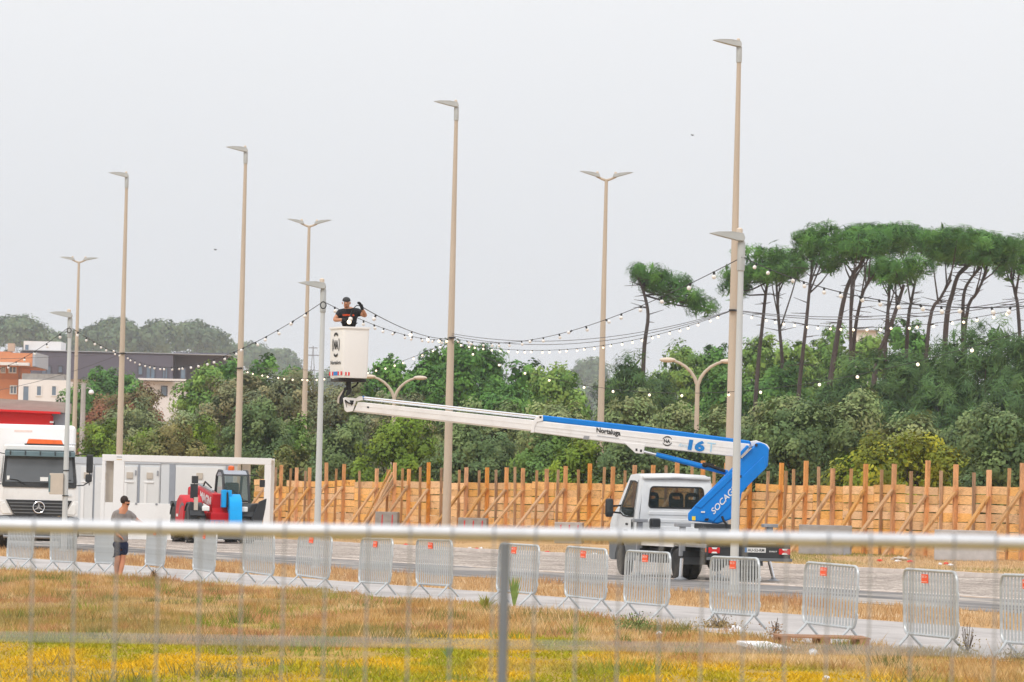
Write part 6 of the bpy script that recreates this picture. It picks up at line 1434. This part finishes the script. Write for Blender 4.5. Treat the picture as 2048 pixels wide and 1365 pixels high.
C_ = [
 (225,150,722,'poplar',420,'green tree in front of the dark building, left of the container mast',0.8),
 (150,110,760,'poplar',415,'green tree in front of the white house',0.3),
 (410,130,712,'lime',330,'green tree between container mast and telehandler mast',0.3),
 (455,120,704,'poplar',335,'green tree just left of the telehandler mast',0.5),
 (520,90,702,'poplar',340,'slim green tree right of the telehandler mast',1.0),
 (585,60,712,'poplar',345,'small green treetop left of the lamp post beside the basket',0.8),
 (775,120,686,'poplar',300,'green tree just right of the basket',1.0),
 (850,130,690,'poplar',310,'green tree between basket and middle mast',0.8),
 (915,110,664,'poplar',300,'tall green tree directly behind the middle mast',1.0),
 (975,120,674,'poplar',305,'tall green tree first to the right of the middle mast',1.0),
 (1050,110,700,'poplar',295,'green tree behind the bulbs above the boom joint',1.0),
 (1115,130,704,'lime',290,'yellowish green tree left of the double mast behind the boom',1.0),
 (1000,150,760,'poplar',280,'low dense green tree above the boom joint',0.4),
 (1255,150,698,'dpine',290,'dense dark young pine right of the double mast behind the boom',0.5),
 (1310,110,720,'dpine',300,'dark young pine under the lone leaning pine',0.5),
 (1365,130,660,'lime',345,'pale green tree left of the mast behind the blue arm',0.6),
 (1430,120,655,'poplar',350,'green tree right behind the mast with bulb strings',0.6),
 (1520,130,650,'lime',350,'green tree between the grey lamp post and first pine trunks',0.7),
 (1590,120,652,'lime',348,'yellow-green tree behind the third pine trunk',0.7),
 (1660,120,650,'lime',352,'green tree behind the long curved pine trunk',0.7),
 (1735,120,640,'lime',350,'pale green tree behind the bunch of pine trunks',0.7),
 (1820,130,622,'poplar',352,'green tree behind the right bunch of pine trunks',0.7),
 (1560,160,715,'poplar',310,'lower dark green tree at the feet of the first pine trunks',0.3),
 (1450,150,730,'poplar',312,'lower dark green tree beside the mast behind the blue arm',0.3),
 (1690,170,720,'dpine',265,'dark green pine sapling mass right of the long curved trunk',0.3),
 (1800,190,680,'dpine',262,'dark bushy pine left of the right-hand pine thicket',0.3),
 (1890,180,655,'dpine',268,'dark bushy pine below the crossing pine trunks',0.4),
 (1975,170,618,'dpine',258,'tallest dark bushy pine near the right edge',0.5),
 (2055,150,640,'dpine',250,'dark bushy pine cut by the right edge',0.4),
 (1900,220,745,'dpine',245,'low dark pine thicket above the olive shrub at right',0.2),
 (2020,180,740,'dpine',240,'low dark pine thicket at the right edge',0.2),
]
for i, (x, w_, y, kd, d, lb_, pk) in enumerate(C_):
    pn = kd == 'dpine'
    plant('young_pine' if pn else 'leafy_tree', kd, 'tree', x, w_, y, d, lb_, GC, 300+i, nl=11, gap=0.85, leaf=0.15 if not pn else 0.27, cr=0.66, per=60, peaky=pk, flat=1.15, asp=0.5 if not pn else 0.09, mt=M['needle'] if pn else None, tipp=0.2)
# distant hazy trees
F_ = [(25,170,640,1660,'far hazy round-topped tree at the left edge'),(95,90,668,1680,'far hazy tree behind the white penthouse'),(170,120,665,1730,'far hazy tree left of the container mast'),(225,110,642,1680,'tallest far hazy tree behind the container mast'),
 (285,110,668,1720,'far hazy low tree right of the container mast'),(325,110,648,1680,'far hazy flat-topped tree between the masts'),(385,90,648,1700,'far hazy tree left of the telehandler mast'),(425,80,664,1730,'last far hazy tree of the left grove'),
 (500,110,690,2100,'fainter far tree right of the telehandler mast'),(560,80,700,2200,'faint far tree left of the double mast beside the basket'),(680,60,735,2200,'faint far treetop behind the basket lamp post'),(1185,70,720,2100,'faint far tree in the gap left of the double mast')]
for i, (x, w_, y, d, lb_) in enumerate(F_):
    plant('distant_tree', 'euca', 'tree', x, w_, y, d, lb_, 'far hazy trees', 400+i, nl=10, gap=3.0, leaf=0.75, cr=2.4, per=34, peaky=0.2, flat=0.8, ybot=y+60, trunk=0.5, fill=0.12)
    # lower grove mass under the crowns belongs to the same far wood
vs = []; r = np.random.RandomState(3); d = 1780.0
lob = []
x0 = P(-120, 700, d)
fw = bpy.data.objects.new('far_wood', None); COL.objects.link(fw); fw.location = (x0.x, d, 0)
for k in range(-14, 36):
    x = -120 + 45*k; yt = 714 + 8*math.sin(k*1.7) + (0 if x < 460 else 40 if x < 700 else 60)
    tp_ = P(x, yt, d); hh = tp_.z
    lob.append(((tp_.x-x0.x, r.uniform(-15,15), hh*0.5), (6.8, 9, hh*0.5)))
bpy.data.objects.remove(fw)
lob2 = [((c[0]+x0.x, c[1]+d, c[2]), q) for c, q in lob]
tag(crown('far_wood', lob2, None, seed=5, gap=4.6, leaf=1.15, cr=3.4, per=24, fill=0.4, **PAL['euca']), 'hazy far wood filling the skyline below the distant treetops', 'wood', kind='stuff')

# ---- tall umbrella pines
PINES = [
 ([(1283,905),(1286,760),(1289,690),(1296,630),(1286,580),(1272,548)], [(1296,552,28,17),(1330,575,36,20),(1365,596,32,15),(1404,614,20,13),(1284,543,16,9)], 'lone windswept pine leaning away to the right above the boom'),
 ([(1505,905),(1515,750),(1525,650),(1533,575),(1540,550)], [(1522,512,36,13),(1492,555,42,17),(1532,545,44,18),(1468,578,26,11)], 'pine just right of the grey lamp post'),
 ([(1570,905),(1566,740),(1557,640),(1552,560)], [(1566,538,40,17),(1588,516,24,14),(1552,552,34,11)], 'second pine right of the grey lamp post, trunk leaning left'),
 ([(1590,905),(1600,760),(1612,650),(1620,570),(1628,515)], [(1625,482,26,15),(1650,468,25,15),(1624,503,28,13),(1653,533,20,13)], 'slim straight pine with a narrow dark crown'),
 ([(1648,905),(1655,800),(1672,690),(1685,610),(1700,560),(1728,520)], [(1695,492,44,18),(1738,472,52,22),(1685,512,30,11)], 'pine with the long curved trunk reaching lowest'),
 ([(1700,905),(1702,740),(1702,620),(1706,540)], [(1715,500,40,18),(1735,486,34,16)], 'straight pine directly right of the long curved trunk'),
 ([(1700,905),(1708,690),(1722,600),(1740,555)], [(1772,472,48,20),(1750,500,38,16)], 'thin pine slanting right behind the curved trunk'),
 ([(1765,905),(1770,700),(1777,610),(1780,560)], [(1765,548,32,14),(1786,555,34,13)], 'upright pine under the low middle crown'),
 ([(1735,905),(1752,740),(1785,640),(1808,570)], [(1812,535,44,17),(1795,556,30,10)], 'thick slanting pine crossing the upright one'),
 ([(1805,905),(1815,660),(1823,600),(1832,560)], [(1835,490,48,22),(1812,470,36,18)], 'pine between the two bunches of trunks'),
 ([(1840,905),(1858,650),(1882,595),(1902,560)], [(1890,482,48,22),(1868,508,40,16)], 'leftmost slanting pine of the right-hand bunch'),
 ([(1880,905),(1892,655),(1905,590),(1920,545),(1955,522)], [(1925,478,46,20),(1920,512,44,18)], 'pale-barked pine with a forked top in the right-hand bunch'),
 ([(1926,905),(1926,660),(1928,590),(1940,560),(1962,535)], [(1962,492,42,22),(1945,515,34,14)], 'dark crooked pine in the right-hand bunch'),
 ([(1915,905),(1932,640),(1955,585),(1974,545)], [(1995,492,40,22),(1985,520,34,16)], 'rightmost slanting pine of the right-hand bunch'),
 ([(2050,905),(2038,640),(2030,585),(2022,550)], [(2032,520,38,26),(2052,498,30,20),(2020,545,24,10)], 'pine leaning left at the right edge'),
]
for i, (tp_, cr_, lb_) in enumerate(PINES):
    d = 296.0 + (i*7 % 5)*5 - (12 if i in (4,8) else 0); s_ = FPX/d
    bp_ = P(*tp_[0], d); base = Vector((bp_.x, d, gz(bp_.x))); t = thing('umbrella_pine', 'tall ' + lb_, 'tree', base, 0, 'tall umbrella pines'); r = random.Random(i)
    pts = [Vector((0,0,-0.3))] + [P(x, y, d) + Vector((0, r.uniform(-.3,.3), 0)) - base for x, y in tp_]
    pts = [pts[0]] + [p for p in pts[1:] if p.z > 0.5]
    n_ = len(pts); rb_ = 0.25 if i in (4, 8, 11) else 0.185
    # smooth the bends
    sp = []
    for k in range(n_-1):
        p0 = pts[max(0,k-1)]; p1 = pts[k]; p2 = pts[k+1]; p3 = pts[min(n_-1,k+2)]
        for q in range(4):
            u = q/4; sp.append(0.5*((2*p1)+(p2-p0)*u+(2*p0-5*p1+4*p2-p3)*u*u+(3*p1-p0-3*p2+p3)*u**3))
    sp.append(pts[-1]); N_ = len(sp)
    trk = MB().tube(sp, [rb_*(1-0.60*k/(N_-1)) for k in range(N_)], 8).build('trunk', M['bark'], t)
    lobes = []
    for (cx, cy, rx, ry) in cr_:
        c = P(cx, cy, d) - base; rx_ = 1.46*rx/s_; ry_ = 0.92*ry/s_
        for q in range(3):
            lobes.append(((c.x + r.uniform(-.45,.45)*rx_, c.y + (q-1)*rx_*0.55, c.z + r.uniform(-.2,.2)*ry_), (rx_*r.uniform(.5,.72), rx_*0.5, ry_*r.uniform(.6,.9))))
        lobes.append(((c.x, c.y, c.z), (rx_*0.8, rx_*0.7, ry_*0.75)))
    crown('crown', lobes, t, seed=600+i, gap=0.80, leaf=0.29, cr=0.50, per=58, asp=0.07, mt=M['needle'], upb=0.5, low=-0.85, fill=0.16, spread=0.40, cvar=0.30, **PAL['pine'])
    br = MB(); topp = sp[-1]
    for k, (c, q) in enumerate(lobes):
        if k % 2: continue
        s0 = sp[max(0, N_-2-(k % 5))]; e = Vector(c) - Vector((0,0,q[2]*0.5)); mid_ = s0.lerp(e, 0.55) - Vector((0,0,0.15))
        br.tube([s0, mid_, e, e + (e-s0)*0.15], [0.065, 0.05, 0.032, 0.015], 5)
    br.build('limbs', M['bark'], t)
    for k in range(16):
        u = r.uniform(0.45, 0.93); p = sp[int(u*(N_-1))]; a_ = r.uniform(0, 2*math.pi); l_ = r.uniform(0.4, 1.5)
        e = p + Vector((math.cos(a_)*l_, math.sin(a_)*l_*0.6, r.uniform(-0.1,0.35)*l_)); MB().tube([p, e], [0.035, 0.012], 4).build('dead_branch', M['bark'], t)

# ================================================================== BUILDINGS
def facade(t, name, x0, y0, x1, y1, d, thick, mt, base=True):
    """wall block whose face fills the picture rectangle; reaches the ground when base"""
    a = P((x0+x1)/2, y0, d); s_ = FPX/d; zt = a.z; zb = gz(a.x) - 0.2 if base else P((x0+x1)/2, y1, d).z
    return MB().box((a.x, d + thick/2, (zt+zb)/2), ((x1-x0)/s_, thick, zt-zb)).build(name, mt, t, world=True)
def window(t, x0, y0, x1, y1, d, fm=None, bars=0):
    a = P((x0+x1)/2, (y0+y1)/2, d); s_ = FPX/d; w_ = (x1-x0)/s_; h_ = (y1-y0)/s_
    fo = [(a.x+u, d-0.10, a.z+v) for u, v in ((-w_/2-.12,-h_/2-.12),(w_/2+.12,-h_/2-.12),(w_/2+.12,h_/2+.12),(-w_/2-.12,h_/2+.12))]
    fi = [(a.x+u, d-0.10, a.z+v) for u, v in ((-w_/2,-h_/2),(w_/2,-h_/2),(w_/2,h_/2),(-w_/2,h_/2))]
    f = MB().ring(fo, fi, (0,0.12,0)).build('window', fm or M['clad_light'], t, world=True, smooth=False)
    MB().box((a.x, d-0.025, a.z), (w_, 0.03, h_)).build('pane', M['pane'], f, world=True)
    for k in range(bars): MB().box((a.x - w_/2 + w_*(k+1)/(bars+1), d-0.06, a.z), (0.12, 0.04, h_)).build('mullion', fm or M['plate'], f, world=True)
d = 520.0
bo_ = thing('brick_apartment_block', 'orange brick apartment block with white canopy at the left edge', 'building', (P(0,800,d).x, d, gz(P(0,800,d).x)))
facade(bo_, 'wall', -90, 757, 36, 900, d, 14, M['brick_orange'])
facade(bo_, 'upper_wall', -90, 705, 65, 733, d-1.2, 15, M['brick_orange'], base=False)
facade(bo_, 'recessed_wall', -90, 733, 37, 757, d+0.3, 13, M['brick_orange'], base=False)
facade(bo_, 'wall_edge', 65.2, 704.5, 70, 733, d-1.25, 15, M['clad_light'], base=False)
facade(bo_, 'canopy', -90, 724, 57, 730, d-2.6, 1.35, M['render_white'], base=False)
facade(bo_, 'roof_parapet', -90, 702.5, 20, 705.2, d+4, 5, M['brick_orange'], base=False)
facade(bo_, 'chimney', 15, 687, 28, 703, d+5, 1.2, M['pole_beige'], base=False)
for r4 in ((3,733,9,745),(19,733,31,745)): window(bo_, *r4, d+0.3, M['plate'], 1)
for r4 in ((21.5,773,32,787),(19,817,32,840),(-20,773,-8,787)): window(bo_, *r4, d, M['plate'], 1)
d = 545.0
db = thing('dark_apartment_building', 'long dark violet-grey modern building with flat roof and white lower wall', 'building', (P(250,800,d).x, d, gz(P(250,800,d).x)))
facade(db, 'upper_storeys', 40, 706, 346, 760, d, 16, M['clad_dark'], base=False)
facade(db, 'set_back_wing', 346.2, 706, 456, 760, d+3, 13, M['clad_dark'])
facade(db, 'lower_wall', 60, 760.2, 372, 900, d+0.6, 14, M['render_white'])
facade(db, 'white_ledge', 276, 757.5, 372, 761.5, d-0.8, 0.75, M['render_white'], base=False)
facade(db, 'penthouse', 47, 683, 122, 706.2, d+6, 6, M['render_white'], base=False)
facade(db, 'roof_edge', 40, 704.6, 460, 706, d-0.2, 18, M['clad_light'], base=False)
window(db, 50, 690, 57, 704, d+6, M['render_white'])
for r4, nb_ in (((84,733,101,748),1),((117,733,124,745),0),((277,733,284,749),0),((293,735,309,757),1),((326,737,334,757),1),((362,738,370,757),0)): window(db, *r4, d, M['clad_frame'], nb_)
window(db, 324, 774, 333, 791, d+0.6, M['clad_frame'], 0)
wh = thing('white_house', 'white rendered house with grey flat roof beside the brick block', 'building', (P(85,800,515).x, 515, gz(0)))
d = 515.0
facade(wh, 'wall', 37, 760, 132, 900, d, 8, M['render_white'])
facade(wh, 'roof', 44, 748, 128, 759.8, d+0.5, 7, M['concrete'], base=False)
for r4 in ((46.5,773,57,804),(74,773,82,791),(104,773,112,791)): window(wh, *r4, d, M['render_white'], 0)
d = 420.0
sh_ = thing('distant_white_house', 'small white house glimpsed between the treetops behind the pine trunks', 'building', (P(1733,700,d).x, d, gz(8)))
facade(sh_, 'wall', 1712, 662, 1756, 900, d, 8, M['render_white']); facade(sh_, 'roof', 1709, 659.5, 1759, 662, d-0.4, 9, M['roof_taupe'], base=False)
# ---- pylon
d = 1150.0; s_ = FPX/d; c = P(625, 745, d); py = thing('electricity_pylon', 'thin grey lattice electricity pylon on the skyline left of the basket', 'pylon', (c.x, d, gz(c.x)))
zt = P(625, 692, d).z; zg = gz(c.x); tw = MB(); Hh = zt - zg
for sx in (-1, 1):
    for sy in (-1, 1): tw.tube([(sx*2.6,sy*2.6,0),(sx*0.55,sy*0.55,Hh*0.78),(0,0,Hh)], 0.11, 4)
for k in range(12):
    z0 = Hh*0.86*k/12; z1 = Hh*0.86*(k+1)/12; w0 = 2.6-2.05*min(1,z0/(Hh*0.78)); w1 = 2.6-2.05*min(1,z1/(Hh*0.78))
    tw.tube([(-w0,-w0,z0),(w1,-w1,z1)], 0.07, 4).tube([(w0,-w0,z0),(-w1,-w1,z1)], 0.07, 4)
tw.build('lattice', M['pylon'], py)
MB().tube([(-1.1,0,Hh-0.5),(1.1,0,Hh-0.5)], 0.12, 4).build('crossarm', M['pylon'], py)
MB().tube([(-1.6,0,Hh-2.4),(1.6,0,Hh-2.4)], 0.13, 4).build('crossarm', M['pylon'], py)

# ================================================================== SMALL THINGS
# birds
for i, (x, y) in enumerate(((1385,271),(431,500))):
    p = P(x, y, 160); b_ = MB().ell(p, (0.05,0.025,0.018), 8, 6)
    b_.add([p+Vector((0,0,0.02)), p+Vector((-0.02,-0.01,0.04)), p+Vector((-0.09,0,0.02))], [(0,1,2)]).add([p+Vector((0,0,0.02)), p+Vector((0.03,0.01,0.03)), p+Vector((0.08,0,0.015))], [(0,1,2)])
    tag(b_.build('bird', M['bird']), ['tiny bird in the sky between the two right masts','tiny bird in the sky left of the telehandler mast'][i], 'bird', 'birds in the sky')
# pallet
pc_ = G(1642, 1294); pal_ = thing('wooden_pallet', 'weathered wooden pallet lying in the dry grass before the barrier', 'pallet', pc_, 0.05)
for k in range(6): MB().box((0,-0.42+0.17*k,0.135),(1.2,0.10,0.022)).build('deck_board', M['pallet'], pal_)
for x in (-0.52,0,0.52):
    for y in (-0.42,0,0.42): MB().box((x,y,0.075),(0.13,0.11,0.095)).build('block', M['pallet'], pal_)
for y in (-0.42,0,0.42): MB().box((0,y,0.014),(1.2,0.10,0.022)).build('bottom_board', M['pallet'], pal_)
# crumpled litter
def crumple(label, x, y, sx, sy, sz, seed, mt=None, name='plastic_litter'):
    p = G(x, y); r = random.Random(seed); e = MB().ell((0,0,sz*0.5), (sx/2, sy/2, sz/2), 12, 8)
    e.v = [Vector((v.x*r.uniform(.6,1.15), v.y*r.uniform(.6,1.15), max(0.0, v.z*r.uniform(.55,1.25)))) for v in e.v]
    o = e.build(name, mt or M['plastic_white'], ang=25); o.location = p; tag(o, label, 'litter', 'litter on the ground'); return o
crumple('crumpled white plastic bag by the barrier behind the lift truck', 1473, 1268, 0.24, 0.18, 0.12, 1)
crumple('small white plastic scrap in the grass right of the pallet centre', 1626, 1314, 0.14, 0.12, 0.09, 2)
crumple('white scrap at the bottom edge below the pallet', 1652, 1363, 0.10, 0.1, 0.06, 3)
crumple('white scrap under the leafy weed', 1318, 1271, 0.09, 0.08, 0.05, 4)
o = MB().box((0,0,0.05),(0.42,0.9,0.05)).build('white_board', M['plastic_white']); o.location = G(1527, 1300); o.rotation_euler = (0.05,0,0.3); tag(o, 'flat white board lying in the green grass left of the pallet', 'litter', 'litter on the ground')
rt = random.Random(9)
for i, (x, y) in enumerate([(800,1094),(812,1092),(940,1099),(952,1101),(962,1099),(1095,1107),(1190,1111),(1235,1112),(1795,1125),(1820,1126),(1880,1131),(1892,1130),(1900,1133),(1760,1124)]):
    o = crumple('scrap of red and white tape on the far roadside, ' + ORD[i] + ' from the left', x, y, rt.uniform(0.12,0.3), 0.12, 0.07, 20+i, M['red_fascia'] if i % 2 else M['plastic_white'], 'tape_scrap')
crumple('torn cardboard lying at the foot of the right hoarding', 1800, 1122, 0.6, 0.4, 0.12, 50, M['inner_beige'], 'cardboard')
# weeds
def weed(label, x, y, w_, h_, n, pal, seed, spiky=False):
    p = G(x, y); t = thing('weed', label, 'plant', p, 0, 'weeds in the dry grass'); r = np.random.RandomState(seed)
    if spiky:
        m_ = MB()
        for k in range(n):
            a_ = r.rand()*6.28; l_ = h_*r.uniform(.6,1.1); e = Vector((math.cos(a_)*w_*r.rand(), math.sin(a_)*w_*0.5*r.rand(), l_)); q = Vector((0.012,0.004,0))
            mid_ = e*0.5 + Vector((0,0,l_*0.1)); m_.add([-q, q, mid_+q*0.9, e, mid_-q*0.9], [(0,1,2,3,4)])
        m_.build('leaves', mat('weed_leaf', pal, 0.7, var=0.25, scale=9), t, smooth=False)
    else:
        pos = r.normal(size=(n, 3))*np.array((w_*0.35, w_*0.3, h_*0.28)); pos[:, 2] = np.abs(pos[:, 2]) + 0.02
        nr = norm(r.normal(size=(n, 3)) + np.array((0,0,0.6))); tt = norm(np.cross(nr, r.normal(size=(n, 3)))); bb = np.cross(nr, tt); s = 0.016*(0.6+r.rand(n))
        v = np.zeros((n, 4, 3)); ta = tt*s[:, None]; ba = bb*(s*0.5)[:, None]; v[:, 0] = pos-ta; v[:, 1] = pos+ba; v[:, 2] = pos+ta; v[:, 3] = pos-ba
        np_mesh('leaves', v.reshape(-1, 3), 4, np.array(pal)*(0.6+0.8*r.rand(n, 1)), M['leaf'], t)
        m_ = MB()
        for k in range(14): a_ = r.rand()*6.28; m_.tube([(0,0,0),(math.cos(a_)*w_*0.3,math.sin(a_)*w_*0.3,h_*r.uniform(.5,1))], 0.004, 4)
        m_.build('stems', M['stem'], t)
weed('leafy dark green weed in front of the barrier by the truck wheels', 1272, 1262, 0.42, 0.30, 900, (0.20,0.27,0.09), 1)
weed('spiky reed clump just left of the fence post', 972, 1222, 0.28, 0.28, 40, (0.30,0.30,0.06), 2, True)
weed('spiky green reed clump just right of the fence post', 1028, 1215, 0.18, 0.55, 36, (0.22,0.30,0.07), 3, True)
weed('dry brown weed at the barrier before the truck tail lights', 1438, 1258, 0.45, 0.22, 700, (0.36,0.26,0.12), 4)
weed('dry flowering weed at the fourth barrier', 308, 1158, 0.12, 0.26, 300, (0.32,0.18,0.07), 5)
weed('dry weed stalks between the last two barriers at the right', 1935, 1312, 0.25, 0.42, 160, (0.36,0.28,0.12), 6)
weed('dark rosette weed in the yellow grass near the fence post', 897, 1318, 0.13, 0.16, 22, (0.20,0.28,0.08), 7, True)
weed('brown stalks weed between the two right barriers', 1550, 1272, 0.2, 0.26, 160, (0.36,0.22,0.12), 8)
weed('rough dark weed at the right edge under the last barrier', 2040, 1330, 0.4, 0.2, 600, (0.28,0.23,0.09), 9)

# ================================================================== HAZE
hz = MB().box((0, 2065, 25), (8360, 4400, 148)).build('haze', None, smooth=False)
hz['kind'] = 'stuff'; hz['label'] = 'thin pale coastal haze filling the air over the whole place'; hz['category'] = 'haze'
hm_ = bpy.data.materials.new('pale_haze'); hm_.use_nodes = True; tn = hm_.node_tree; tn.nodes.clear()
ho = tn.nodes.new('ShaderNodeOutputMaterial'); pv = tn.nodes.new('ShaderNodeVolumePrincipled')
pv.inputs['Color'].default_value = (0.78,0.88,1.0,1); pv.inputs['Density'].default_value = HAZE; pv.inputs['Anisotropy'].default_value = 0.2
tn.links.new(pv.outputs[0], ho.inputs['Volume']); hz.data.materials.append(hm_)
